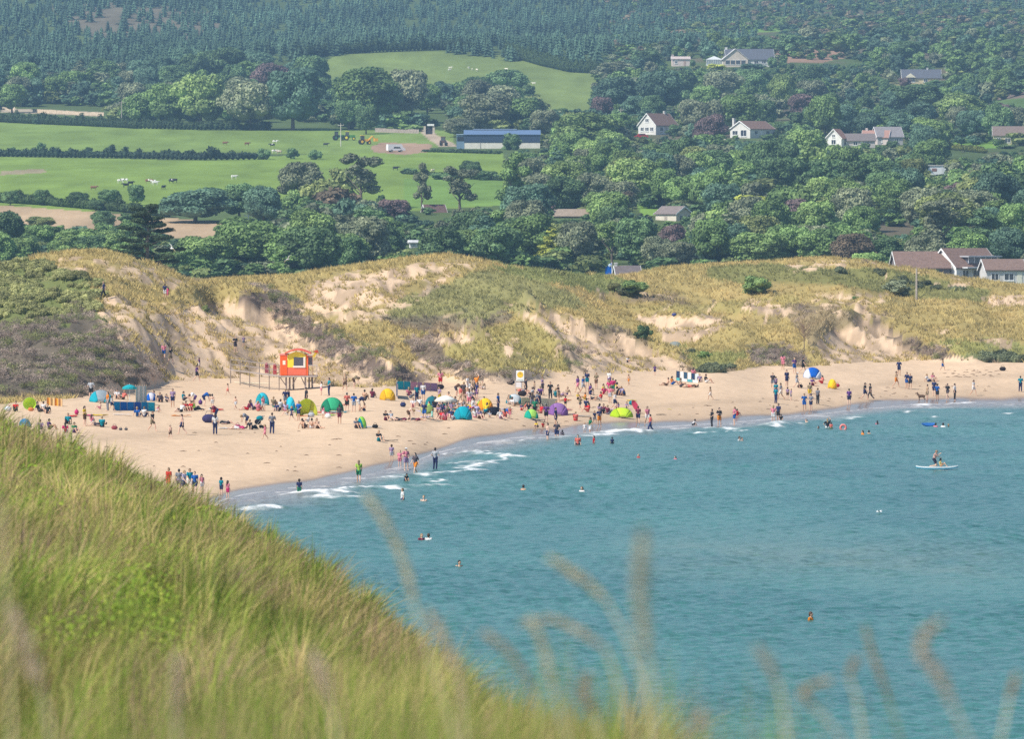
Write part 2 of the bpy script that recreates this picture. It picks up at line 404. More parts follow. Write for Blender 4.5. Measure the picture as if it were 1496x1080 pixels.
def beachcol(X, Y, Z):
    px, py = pxof(X, Y), pyof(Z, Y)
    s, sp = zones(px, py, X, Y)
    n = fbm(X/9, Y/40, 4, 91)[..., None]
    sand = SANDC*(0.92+0.16*n)
    # darker track band on the beach and the orange damp band above the water
    d = Y-_shY(px)
    band = np.exp(-((d-26-8*fbm(X/30, Y*0, 2, 4))/5.0)**2)[..., None]*.16*sstep(850, 1000, px)[..., None]
    band2 = (np.exp(-(linedist(px, py*2, [(95,1284),(160,1280),(250,1270),(400,1262)])/14)**2)*.15)[..., None]
    sand = sand*(1-band-band2)
    slp = (Y > _ftY(px)+4); litter = np.maximum(sstep(.56, .68, fbm(X/1.6+Y/9, Y/4.5, 3, 101))*(0.10+0.9*slp), slp*sstep(.52, .64, fbm((X+Y*.22)/.9, (Y-X*1.2)/9, 3, 103))*1.3)
    sand = sand*(1-.35*litter[..., None])
    v = vegcol(px, py, X, Y)*0.85
    k = (s*(1-.35*sp*0))[..., None]
    k = np.maximum(k, sp[..., None]*sstep(.42, .5, fbm(X/1.6, Y/2.6, 2, 14))[..., None]*1.5).clip(0, 1)
    wet = (1-sstep(2.5, 9, d+4*(fbm(X/8, Y*0, 3, 8)-.5)))*(s > .5)
    damp = (1-sstep(8, 30, d))*.18
    return {"col": (sand*k+v*(1-k))*(1-damp[..., None]), "wet": np.clip(wet, 0, 1)}
UD = np.concatenate([np.linspace(-.14, -.079, 24)[:-1], np.linspace(-.079, .079, 720), np.linspace(.079, .14, 24)[1:]])
YD = np.arange(430, 1120, 1.15)
beach = fan_mesh("beach", UD, YD, M_SAND, Hraw, beachcol, keep=lambda X, Y: (Y < _ftY(pxof(X, Y))+6) & (Y > _shY(pxof(X, Y))-60))
tag(beach, "pale golden sand beach curving along the bay", kind="structure")
dunes = fan_mesh("dunes", UD, YD, M_SAND, Hraw, beachcol, keep=lambda X, Y: ~(Y < _ftY(pxof(X, Y))+6))
tag(dunes, "sand dunes with marram grass and bare blow-outs", kind="structure")

# the land behind: fields, heath, woodland floor
F_BROWN = [(-400,288),(10,296),(170,312),(320,325),(405,334),(400,346),(320,350),(200,345),(20,330),(-400,320)]
F_G1 = [(-400,228),(0,229),(300,234),(560,220),(735,222),(740,245),(735,300),(560,310),(300,290),(150,310),(0,300),(-400,290)]
F_G2 = [(-400,176),(0,179),(300,190),(490,188),(660,190),(665,212),(500,226),(0,220),(-400,215)]
F_UP = [(440,100),(500,79),(640,74),(760,82),(800,98),(880,106),(858,168),(800,165),(700,160),(560,150),(470,130)]
F_UR = [(1080,32),(1140,28),(1140,46),(1085,48)]
def landcol(X, Y, Z):
    px, py = pxof(X, Y), pyof(Z, Y)
    j = (fbm(X/25, Y/60, 3, 41)-.5)*8
    c = np.zeros(X.shape+(3,))+np.array([.085,.12,.042])
    n = fbm(X/30, Y/80, 4, 43)[..., None]
    c = c*(.7+.6*n)
    heath = sstep(.5, .62, fbm(X/35, Y/90, 4, 51))*sstep(900, 1000, px)
    c = c*(1-heath[..., None]*.8)+np.array([.15,.115,.085])*heath[..., None]*.8
    def put(poly, col):
        nonlocal c
        mk = inpoly(px+j, py+j*.3, poly)[..., None]; c = np.where(mk, np.asarray(col)*(0.72+.56*fbm(X/9, Y/60, 4, 55)[..., None]), c)
    put(F_BROWN, (.42,.30,.185)); put(F_G1, (.185,.265,.055)); put(F_G2, (.175,.245,.06)); put(F_UP, (.175,.225,.065)); put(F_UR, (.15,.26,.05))
    put([(70,10),(200,0),(300,15),(330,45),(260,70),(140,60)], (.16,.135,.09)); put([(0,250),(60,246),(70,252),(0,256)], (.30,.25,.15))
    put([(540,214),(560,208),(630,210),(625,222),(590,226),(545,222)], (.33,.22,.15))
    put([(610,190),(625,190),(660,208),(668,214),(640,214)], (.42,.33,.24))
    put([(1150,75),(1210,70),(1260,80),(1200,92),(1150,92)], (.30,.19,.13))
    put([(1060,78),(1150,66),(1160,80),(1060,84)], (.26,.17,.12))
    put([(1440,100),(1600,80),(1600,190),(1420,150)], (.17,.13,.10))
    put([(1430,148),(1560,135),(1560,165),(1440,165)], (.10,.16,.05))
    put([(1390,205),(1470,200),(1480,216),(1400,218)], (.16,.28,.05))
    put([(930,296),(965,292),(970,312),(940,320)], (.17,.28,.055)); put([(590,262),(735,262),(735,300),(590,305)], (.16,.26,.06))
    put([(0,158),(150,164),(150,170),(0,164)], (.40,.33,.24)); put([(500,178),(620,176),(620,186),(500,186)], (.17,.27,.06))
    put([(1200,212),(1260,214),(1250,225),(1190,220)], (.25,.27,.10)); put([(1290,120),(1400,124),(1390,150),(1290,160)], (.22,.22,.10))
    return {"col": c}
M_LAND = attr_mat("fields_and_heath", "col", 0.95, 0.05, 0.86, 1.14, 0.08, 6, stretch=(1, .4, 1), bump=(0.6, .25))
UL = np.concatenate([np.linspace(-.14, -.079, 20)[:-1], np.linspace(-.079, .079, 520), np.linspace(.079, .14, 20)[1:]])
YL = np.concatenate([np.arange(1119, 1700, 6.0), np.arange(1700, 3100, 8.0), np.arange(3100, 5201, 25.0)])
hills = fan_mesh("hillside_fields", UL, YL, M_LAND, Hraw, landcol)
tag(hills, "hazy hillside of green fields, heath and wooded slopes behind the dunes", kind="structure")

# ------------------------------------------------------------------ sea, with real waves, foam and the turbid shallows
_rw = np.random.default_rng(3)
WAVES = []
for k in range(46):
    L = 0.8*(1.034**k)
    a = _rw.normal(0, .75); WAVES.append((2*PI/L*math.sin(a), 2*PI/L*math.cos(a), _rw.uniform(0, 6.28), 0.0078*L**0.0*_rw.uniform(.5, 1.2)))
FOAM = [([(300,752),(345,748),(400,744)],1.0),([(445,722),(480,730),(500,728)],1.4),([(370,746),(395,742)],1),([(470,724),(520,716),(580,714),(640,712)],1.5),([(620,697),(660,693),(700,690)],1.3),([(655,681),(690,678)],1.2),([(700,665),(740,668),(755,670)],1.6),([(672,688),(735,672)],.9),
        ([(735,647),(765,647)],1.4),([(665,665),(700,660)],.8),([(820,641),(870,637),(910,634),(965,631)],1.3),([(880,634),(940,633)],1.4),([(1020,629),(1075,628)],1.6),([(1120,626),(1145,622),(1180,622)],1.5),([(1130,624),(1145,620)],1.5),([(1215,617),(1245,616)],1.4),([(1246,612),(1256,611)],1),([(1322,603),(1340,603)],1.3),([(1335,594),(1350,592)],1.2),([(1390,593),(1420,590)],1.4),([(1480,606),(1496,606)],1.2),([(1355,612),(1362,611)],1),([(610,702),(660,705)],.8),([(560,700),(610,696)],.7),([(1030,634),(1100,630)],.8)]
def seaz(X, Y):
    z = np.zeros(X.shape)
    for kx, ky, ph, a in WAVES: z += a*np.sin(kx*X+ky*Y+ph)
    d = _shY(pxof(X, Y))-Y
    g = 0.55+0.9*fbm(X/14, Y/30, 2, 12)
    z = z*g*sstep(-3, 14, d)
    px, py = pxof(X, Y), pyof(0*X, Y)
    for pts, w in FOAM:
        pts2 = [((p-748)/FPX*(HC*FPX/(q-PYH)), HC*FPX/(q-PYH)) for p, q in pts]
        dd = linedist(X, Y, pts2); z += .16*w*np.exp(-(dd/1.6)**2)*(d > 0)
    return z-0.015
def seacol(X, Y, Z):
    px = pxof(X, Y); d = _shY(px)-Y
    foam = np.zeros(X.shape)
    jx = X+(fbm(X/3, Y/3, 3, 15)-.5)*4; jy = Y+(fbm(X/2, Y/3, 3, 16)-.5)*5
    for pts, w in FOAM:
        pts2 = [((p-748)/FPX*(HC*FPX/(q-PYH)), HC*FPX/(q-PYH)) for p, q in pts]
        dd = linedist(jx, jy, pts2)
        foam = np.maximum(foam, np.exp(-(dd/(.5*w))**2)*.85)
    lace = sstep(.60, .66, fbm(X/2.2, Y/3.5, 4, 17, .6))*(1-sstep(5, 26, d))*.35
    edge = np.exp(-((d-1.0-2*fbm(X/5, Y*0, 2, 9))/.7)**2)*.55*sstep(.35, .6, fbm(X/4, Y*0, 2, 19))
    foam = np.clip(np.maximum(foam*(.35+.95*sstep(.3, .62, fbm(X/.9, Y/1.4, 3, 18))), np.maximum(lace, edge)), 0, 1)
    sh = (1-sstep(4, 34+12*sstep(900, 500, px)+14*(fbm(X/15, Y/15, 2, 20)-.5)*2, d))
    py = pyof(0*Y, Y)
    cloud = 1.1*np.exp(-(linedist(px, py*3, [(1000,2440),(1150,2430),(1400,2480)])/95)**2)*fbm(px/60, py/9, 3, 22)+0.25*(1-sstep(30, 130, d))
    return {"foam": foam, "shallow": np.clip(sh, 0, 1), "turbid": np.clip(cloud, 0, 1)}
m, nt, b = newmat("sea_water", 0.22, 0.5)
b.inputs["IOR"].default_value = 1.33
def mixc(fac, a, c_):
    mx = node(nt, "ShaderNodeMix"); mx.data_type = 'RGBA'
    nt.links.new(fac, mx.inputs[0])
    for s_, v in ((6, a), (7, c_)):
        if isinstance(v, tuple): mx.inputs[s_].default_value = (*v, 1)
        else: nt.links.new(v, mx.inputs[s_])
    return mx.outputs[2]
tc = node(nt, "ShaderNodeTexCoord")
def nz_(scale, detail, st=None, rng=(.35, .65)):
    n = node(nt, "ShaderNodeTexNoise"); n.inputs["Scale"].default_value = scale; n.inputs["Detail"].default_value = detail; v = tc.outputs["Object"]
    if st: mp = node(nt, "ShaderNodeMapping"); mp.inputs["Scale"].default_value = st; nt.links.new(v, mp.inputs[0]); v = mp.outputs[0]
    nt.links.new(v, n.inputs["Vector"]); r = node(nt, "ShaderNodeMapRange"); r.inputs["From Min"].default_value = rng[0]; r.inputs["From Max"].default_value = rng[1]
    nt.links.new(n.outputs[0], r.inputs["Value"]); return r.outputs[0], n.outputs[0]
f1, _ = nz_(0.05, 4, (1, .6, 1))
deep = mixc(f1, (.034,.130,.122), (.050,.178,.155))
f1b, _ = nz_(0.6, 4, (1, .5, 1)); 
at_t = node(nt, "ShaderNodeAttribute", attribute_name="turbid"); c1 = mixc(at_t.outputs["Fac"], deep, (.12,.20,.165))
at_s = node(nt, "ShaderNodeAttribute", attribute_name="shallow"); c2 = mixc(at_s.outputs["Fac"], c1, (.27,.235,.215))
at_f = node(nt, "ShaderNodeAttribute", attribute_name="foam"); c3 = mixc(at_f.outputs["Fac"], c2, (.80,.80,.80))
nt.links.new(c3, b.inputs["Base Color"])
rr = node(nt, "ShaderNodeMapRange"); rr.inputs["To Min"].default_value = .26; rr.inputs["To Max"].default_value = .9; nt.links.new(at_f.outputs["Fac"], rr.inputs["Value"]); nt.links.new(rr.outputs[0], b.inputs["Roughness"])
_, h1 = nz_(2.0, 6, (1, .8, 1)); _, h2 = nz_(0.45, 3, (1, .7, 1))
bp = node(nt, "ShaderNodeBump"); bp.inputs["Distance"].default_value = 0.20; bp.inputs["Strength"].default_value = 1.0; nt.links.new(h1, bp.inputs["Height"])
nt.links.new(bp.outputs[0], b.inputs["Normal"])
M_SEA = m
US = np.concatenate([np.linspace(-.5, -.078, 30)[:-1], np.linspace(-.078, .078, 900), np.linspace(.078, .5, 40)[1:]])
_ys = [120.0]
while _ys[-1] < 800: _ys.append(_ys[-1]+(6 if _ys[-1] < 262 else 0.42*(_ys[-1]/400)**1.0))
YS = np.array(_ys)
sea = fan_mesh("sea", US, YS, M_SEA, seaz, seacol, keep=lambda X, Y: (Y < _shY(pxof(X, Y))+12) | (Y < 262))
tag(sea, "calm teal sea of the bay with small waves breaking at the edge", kind="structure")
# ------------------------------------------------------------------ the grassy knoll the picture is taken from
KE = spl([(-700,150),(-400,130),(0,110),(300,95),(500,85),(700,70),(900,50),(1100,36),(1500,26),(2600,22)], 40)
KP = spl([(-700,420),(-300,500),(0,610),(60,640),(110,658),(180,690),(280,732),(330,760),(400,790),(480,846),(560,914),(640,992),(700,1056),(760,1104),(900,1160),(1000,1190),(1100,1220),(1500,1290),(2600,1700)], 12)
GH = 0.33
def Kz(x, Y):
    x = np.asarray(x, float); Y = np.asarray(Y, float)
    px = np.clip(748+FPX*x/np.maximum(Y, 14), -700, 2600)
    Ye = KE(px); z1 = HC-(KP(px)-PYH)*Ye/FPX; Y0 = np.minimum(28, .6*Ye); z0 = 17.95
    t = np.clip((Y-Y0)/(Ye-Y0), 0, 1)
    env = z0+(z1-z0)*t
    z = env-GH+.10*(fbm(x/.9, Y/4, 3, 33)-.5)*sstep(5, 30, Y)*2
    z = np.where(Y < Y0, z0-GH+.1*(1-Y/np.maximum(Y0, 1)), z)
    return np.maximum(np.where(Y > Ye, z-(Y-Ye)*0.9, z), -2.5)
xs = np.concatenate([np.arange(-60, -9, 1.5), np.arange(-9, 6, .12), np.arange(6, 60, 1.5)]); ys = np.concatenate([np.arange(-12, 20, 1.0), np.arange(20, 150, .6)])
X, YY = np.meshgrid(xs, ys); Z = Kz(X, YY); ny, nx = X.shape
i = np.arange(ny-1)[:, None]*nx+np.arange(nx-1)[None, :]; Q = np.stack([i, i+1, i+1+nx, i+nx], -1).reshape(-1, 4)
n = fbm(X/.8, YY/3, 3, 35)[..., None]
M_TURF = attr_mat("turf", "col", .95, .05, .7, 1.2, 2.0, 5)
kn = mesh_obj("grassy_headland", np_mesh("grassy_headland", np.stack([X, YY, Z], -1).reshape(-1, 3), Q=Q, mat=M_TURF, smooth=True, attrs={"col": ('POINT', (np.array([.10,.12,.035])*(1-n)+np.array([.17,.14,.06])*n).reshape(-1, 3))}))
tag(kn, "rough grassy headland slope in the near left corner", kind="structure")
def blades(name, x, y, z, L, W, az, lean, col, mat, seg=2, tip=None):
    """grass blades as one mesh: base points, length, width, lean azimuth, lean amount, colour"""
    n = len(x); rng = np.random.default_rng(n)
    wa = rng.uniform(0, PI, n); wa = np.where(rng.random(n) < .6, rng.normal(0, .5, n), wa)     # width direction
    wx, wy = np.cos(wa), np.sin(wa); V = []; lx, ly = np.cos(az), np.sin(az)
    ts = np.linspace(0, 1, seg+2)
    for t in ts[:-1]:
        b = lean*t*t; h = L*(t-.35*lean*t*t)
        cx = x+lx*L*b; cy = y+ly*L*b; w = W*(1-.55*t)/2
        V += [np.stack([cx-wx*w, cy-wy*w, z+h], -1), np.stack([cx+wx*w, cy+wy*w, z+h], -1)]
    b = lean; V.append(np.stack([x+lx*L*b, y+ly*L*b, z+L*(1-.35*lean)], -1))
    k = 2*(seg+1)+1; V = np.stack(V, 1).reshape(-1, 3)
    o = np.arange(n)[:, None]*k
    Q = np.concatenate([o+np.array([[2*j, 2*j+1, 2*j+3, 2*j+2]]) for j in range(seg)]) if seg else None
    T = o+np.array([[2*seg, 2*seg+1, 2*seg+2]])
    return np_mesh(name, V, Q=Q, T=T, mat=mat, smooth=False, attrs={"col": ('POINT', np.repeat(col, k, 0))})
def pick(rng, n, pal, wts):
    pal = np.array(pal); w = np.array(wts, float); w /= w.sum()
    return pal[rng.choice(len(pal), n, p=w)]
rng = np.random.default_rng(8)
N = 300000
px = rng.uniform(-160, 1700, N); Ye = KE(px)
Y = 9+(Ye+1.2-9)*rng.random(N)**.8
keepm = (px < 1060) | (rng.random(N) < .5)
px, Y, Ye = px[keepm], Y[keepm], Ye[keepm]; N = len(px); x = (px-748)/FPX*Y
# tussocks: pull blades to clump centres
gp = vnoise(x/.22+9, Y/1.3, 57); kq = (gp > .28) | (rng.random(N) < .25); px, Y, Ye, x = px[kq], Y[kq], Ye[kq], x[kq]; N = len(px)
cx = np.round(x/(.24)+rng.normal(0, .25, N))*.24; cy = np.round(Y/1.3+rng.normal(0, .25, N))*1.3
jit = vnoise(cx*7.3, cy*3.1, 44); x = x*.45+.55*(cx+(jit-.5)*.12); Y2 = Y*.5+.5*cy
z = Kz(x, Y2)-.02
nA = fbm(x/.9, Y2/5, 3, 45); nB = fbm(x/.5, Y2/3.5, 3, 46); nC = vnoise(cx*5, cy*2, 47)
green = np.clip((nA-.42)*5, 0, 1)
straw = pick(rng, N, [(.56,.43,.185),(.42,.335,.135),(.33,.29,.09),(.36,.25,.14),(.22,.22,.06)], [3,3,3,2,2.5])
grn = pick(rng, N, [(.15,.24,.03),(.22,.30,.045),(.10,.165,.03),(.30,.34,.06),(.35,.35,.085)], [3,3,2,2.5,2])
kk = (rng.random(N) < (.22+.62*green)*(.35+.65*sstep(20, 42, Y2)))[:, None]
col = np.where(kk, grn, straw)*(0.30+1.0*nC)[:, None]*(.72+.56*vnoise(cx*1.7, cy*.35, 53))[:, None]
brown = (((nB > .57) | (Y2 < 30)) & (rng.random(N) < .5))[:, None]; col = np.where(brown, np.array([.34,.235,.145])*(.6+.7*rng.random(N))[:, None], col)
far = sstep(9, 40, Y2)
L = (.26+.30*rng.random(N)+.55*(nC-.5))*(0.62+.38*far)*(1+.15*(rng.random(N) < .06)*far)
W = np.maximum(.0045, .00016*Y2)*(0.6+.8*rng.random(N))
az = rng.normal(.25, .8, N)+(fbm(x/1.2, Y2/6, 2, 48)-.5)*3.2; lean = np.clip(rng.normal(.42, .28, N)+.35*(fbm(x/.7, Y2/4, 2, 49)-.5), .02, 1.1)
g = mesh_obj("headland_grass", blades("headland_grass", x, Y2, z, L, W, az, lean, col, M_GRASS, 2))
tag(g, "long wind-blown marram grass, green and straw, covering the near headland", kind="stuff")
# lush leafy patches among the grass
def leafcards(P, Nn, size, asp, col, name, mat, rng, droop=0.0):
    """small leaf shaped quads at the points P facing roughly along Nn"""
    n = len(P); a = np.cross(Nn, rng.normal(size=(n, 3))); a /= np.linalg.norm(a, axis=1)[:, None]+1e-9
    b = np.cross(Nn, a); b /= np.linalg.norm(b, axis=1)[:, None]+1e-9
    s = (size*np.ones(n))[:, None]; V = np.stack([P-a*s, P-b*s*asp+a*s*.1, P+a*s, P+b*s*asp+a*s*.1], 1).reshape(-1, 3)
    Q = np.arange(4*n).reshape(-1, 4)
    return V, Q, np.repeat(col, 4, 0)
LP = [(25,700,50,26),(60,755,40,20),(190,735,40,18),(290,760,45,20),(210,850,60,28),(190,880,50,26),(175,925,45,30),(230,905,35,20),(385,800,26,10),(250,955,35,18),(140,860,30,14),(480,845,30,10),(90,960,50,16),(640,950,24,12),(560,900,26,12),(330,770,26,10),(120,668,30,12),(165,695,20,12),(212,712,22,9),(700,1045,50,14),(20,640,24,16),(70,650,30,12)]
Vs, Qs, Cs = [], [], []; off = 0
for (a_, b_, w_, h_) in LP:
    n = int(150*w_*h_/400)+120
    p = a_+rng.normal(0, w_*.5, n); q = b_+rng.normal(0, h_*.5, n)
    u = (p-748)/FPX; Yc = np.linspace(26, 130, 260)
    zz = Kz(u[:, None]*Yc[None], np.repeat(Yc[None], n, 0))+GH*.7; pr = pyof(zz, Yc[None]); k = np.argmax(pr <= q[:, None], 1)
    ok = (pr <= q[:, None]).any(1); Yh = Yc[k]; Yh = np.minimum(Yh, KE(p)); P = np.stack([u*Yh, Yh, Kz(u*Yh, Yh)+GH*rng.uniform(.5, 1.25, n)], -1)[ok]
    Nn = rng.normal(size=(len(P), 3))*.6+np.array([-.5, -.9, .8]); Nn /= np.linalg.norm(Nn, axis=1)[:, None]
    c = pick(rng, len(P), [(.24,.34,.035),(.18,.28,.03),(.32,.38,.05),(.12,.19,.025)], [3,3,2,2])
    V, Q, c = leafcards(P, Nn, .034*(P[:, 1]/80)*rng.uniform(.6, 1.3, len(P)), .45, c, "", None, rng)
    Vs.append(V); Qs.append(Q+off); Cs.append(c); off += len(V)
br = mesh_obj("bracken", np_mesh("bracken", np.concatenate(Vs), Q=np.concatenate(Qs), mat=M_GRASS, attrs={"col": ('POINT', np.concatenate(Cs))}))
tag(br, "bright green bracken and leafy plants in patches among the headland grass", kind="stuff")

# out-of-focus flowering stalks close to the lens, each one a thing
def stalk(label, Yd, head, stem, hw, col, scol, n=240):
    """head, stem: rows of photograph places at distance Yd; hw: half width of the flower head in metres"""
    W = lambda p: Vector(((p[0]-748)/FPX*Yd, Yd, zY(p[1], Yd)))
    hp = [W(p) for p in head]; sp = [W(p) for p in ([head[-1]]+stem)]; g = sp[-1].copy(); g.z = float(Kz(np.array([g.x]), np.array([g.y]))[0]); g.x += .02
    if sp[-1].z > g.z: sp.append(g)
    base = g; rt = empty("grass_stalk", base); tag(rt, label, "grass stalk", "flowering grass stalks close to the lens")
    loc = lambda pts: [p-base for p in pts]
    MB().tube(loc(hp+sp[1:])[::-1], .0016, 5).build("stem", M_STRAW, rt, color=scol)
    rg = np.random.default_rng(int(abs(head[0][0])*7+3)); P = []; Nn = []
    L = [0.0]
    for a, b in zip(hp[:-1], hp[1:]): L.append(L[-1]+(b-a).length)
    for k in range(n):
        s = rg.random()*L[-1]; j = max(0, np.searchsorted(L, s)-1); j = min(j, len(hp)-2); t = (s-L[j])/(L[j+1]-L[j]); p = hp[j].lerp(hp[j+1], t)
        w = hw*math.sin(PI*min(1, max(.06, s/L[-1]*.93+.05)))**.6
        o = rg.normal(size=3)*w*.26; P.append(np.array(p-base)+o); Nn.append(rg.normal(size=3))
    P = np.array(P); Nn = np.array(Nn); Nn /= np.linalg.norm(Nn, axis=1)[:, None]
    V, Q, c = leafcards(P, Nn, .0050*np.ones(len(P)), .35, np.array(col)*rg.uniform(.75, 1.2, (len(P), 1)), "", None, rg)
    me = np_mesh("seed_head", V, Q=Q, mat=M_GRASS, attrs={"col": ('POINT', c)}); mesh_obj("seed_head", me, rt)
M_STRAW = obj_mat("straw", .8, .15)
ST, BR, PK = (.68,.58,.36), (.52,.38,.22), (.62,.50,.38)
stalk("tall drooping straw coloured seed head curving over the bay beside the headland edge", 9, [(532,722),(562,762),(585,810),(598,850),(604,880)], [(618,930),(640,1000),(665,1080)], .010, ST, ST, 300)
stalk("short straw seed head leaning left over open water, left of the upright fuzzy one", 9, [(803,816),(835,836),(865,858),(888,882)], [(915,930),(940,1000),(950,1080)], .009, ST, ST, 220)
stalk("wide fuzzy pale seed head standing straight up, the widest of all", 6.5, [(940,775),(936,830),(938,890),(945,960)], [(955,1020),(965,1085)], .013, (.5,.46,.33), ST, 330)
stalk("brown seed head drooping left below the short straw one", 9, [(705,925),(735,945),(760,975),(775,1005)], [(790,1045),(800,1085)], .007, BR, BR, 170)
stalk("thin tan seed head nearly upright in front of the water between two drooping ones", 8.5, [(775,905),(790,935),(802,975),(810,1010)], [(820,1050),(830,1085)], .007, ST, ST, 150)
stalk("loose spreading tan seed head arching right with a long thin top", 9, [(760,912),(810,905),(850,925),(885,950)], [(900,990),(915,1040),(930,1085)], .007, BR, ST, 120)
stalk("slim brown spike with a green foot rising right of centre", 10, [(1264,915),(1275,955),(1288,990),(1300,1025)], [(1308,1050),(1318,1085)], .0055, BR, (.25,.26,.07), 200)
stalk("big pinkish plume with a hooked tip, right of the slim brown spike", 7.5, [(1374,908),(1352,926),(1344,952),(1372,985),(1392,1030)], [(1405,1060),(1420,1090)], .011, PK, PK, 300)
stalk("small dark brown tip hooked left beside the slim brown spike", 9, [(1252,962),(1246,975),(1240,990)], [(1252,1020),(1262,1085)], .006, BR, ST, 80)
stalk("bent brown seed head pointing left above the bottom edge", 9, [(1215,995),(1190,1000),(1172,1012),(1190,1035)], [(1215,1060),(1235,1088)], .006, BR, PK, 130)
stalk("faint pale seed head left of the bent brown one", 8, [(1105,945),(1120,965),(1135,995)], [(1145,1030),(1150,1085)], .009, (.5,.46,.38), ST, 120)
stalk("small brown tip by the right edge, pointing up", 9, [(1486,985),(1482,1000),(1476,1020)], [(1470,1050),(1462,1088)], .006, BR, ST, 90)
stalk("short straw tip low down between the faint pale head and the pinkish plume", 9, [(1030,1040),(1024,1052),(1022,1070)], [(1024,1085)], .008, PK, (.25,.28,.08), 80)
stalk("pinkish plume low over the headland, left of the drooping straw head", 8, [(262,960),(258,1000),(256,1040)], [(258,1088)], .016, PK, PK, 230)
stalk("dusty pink plume at the left edge of the headland", 8, [(18,890),(30,930),(45,975),(60,1010)], [(75,1088)], .017, PK, PK, 260)
stalk("pale seed head at the far left edge with its tip high", 8, [(2,730),(3,780),(6,830)], [(10,900),(16,1088)], .010, ST, ST, 160)
stalk("wide dusty plume low in the middle of the headland", 8, [(455,950),(470,985),(482,1030)], [(492,1088)], .015, PK, PK, 230)
stalk("hazy tan plume right at the sloping edge of the headland", 9, [(622,890),(650,935),(670,985),(676,1030)], [(680,1088)], .013, PK, ST, 230)
stalk("hazy tan plume low at the foot of the headland edge", 9, [(860,985),(850,1010),(870,1045)], [(880,1088)], .011, BR, ST, 150)
# very near green tufts, blurred along the bottom edge
rng = np.random.default_rng(77); N = 1500
px = np.concatenate([rng.normal(c, w, int(N*f)) for c, w, f in ((60,60,.12),(130,40,.08),(470,110,.22),(740,80,.30),(870,50,.10),(1130,30,.05),(1000,60,.05),(300,120,.08))]); N = len(px)
Yn = rng.uniform(9.5, 15, N); x = (px-748)/FPX*Yn
topy = 1052+rng.normal(0, 14, N)+np.interp(px, [0,150,300,600,700,900,1100,1500], [15,-2,8,0,8,14,25,60]); zt = zY(topy, Yn); zb = Kz(x, Yn); L = np.maximum(.08, (zt-zb))*1.12
gc = pick(rng, N, [(.22,.36,.03),(.17,.30,.03),(.28,.38,.06),(.45,.36,.17)], [3,2,3,3.5])
g = mesh_obj("near_grass", blades("near_grass", x, Yn, zb, L, .0055*np.ones(N), rng.uniform(0, 6.28, N), rng.uniform(.02, .25, N), gc, M_GRASS, 2))
tag(g, "very near bright green grass blurred along the bottom edge", kind="stuff")

# ------------------------------------------------------------------ marram tufts and scrub on the dunes
rng = np.random.default_rng(21); N = 120000
px = rng.uniform(-500, 2000, N); t = rng.random(N)
fy, cy = _ftY(px), _crY(px); Y = fy+1+(cy+25-fy)*t; x = (px-748)/FPX*Y; z = Hraw(x, Y); py = pyof(z, Y)
s, sp = zones(px, py, x, Y); c = vegcol(px, py, x, Y)
isb = np.abs(c-BRAM).sum(1) < .10; iss = np.abs(c-SCRUB).sum(1) < .07
clump = fbm(x/1.6, Y/2.6, 2, 14)
fine = fbm(x/1.1, Y/2.0, 2, 144)
keep = ((s < .5) | ((sp > .3) & (fine > .53)) | ((fine > .60) & (clump > .50)) | ((fbm((x+Y*.22)/.9, (Y-x*1.2)/9, 3, 103) > .60) & (rng.random(N) < .35)) | (rng.random(N) < .02)) & ((sp < .3) | (fine > .53)) & ~isb & ~(iss & (rng.random(N) < .8))
px, Y, x, z, c, py = px[keep], Y[keep], x[keep], z[keep], c[keep], py[keep]; n = len(px); K = 6
rep = lambda a: np.repeat(a, K, 0)
az = rng.uniform(0, 2*PI, n*K); d = rng.uniform(0, .25, n*K)
tl = rep(.35+.45*rng.random(n)); tint = rep((.55+.85*rng.random(n)))[:, None]
cc = rep(c)*1.18*tint*(.85+.3*rng.random((n*K, 1)))
me = blades("marram_grass", rep(x)+np.cos(az)*d, rep(Y)+np.sin(az)*d, rep(z)-.03, tl*rng.uniform(.6, 1.1, n*K), .10*np.ones(n*K), az*.6+.1, rng.uniform(.2, .8, n*K), cc, M_GRASS, 0)
g = mesh_obj("marram_grass", me); tag(g, "tufts of golden and olive marram grass all over the dunes", kind="stuff")
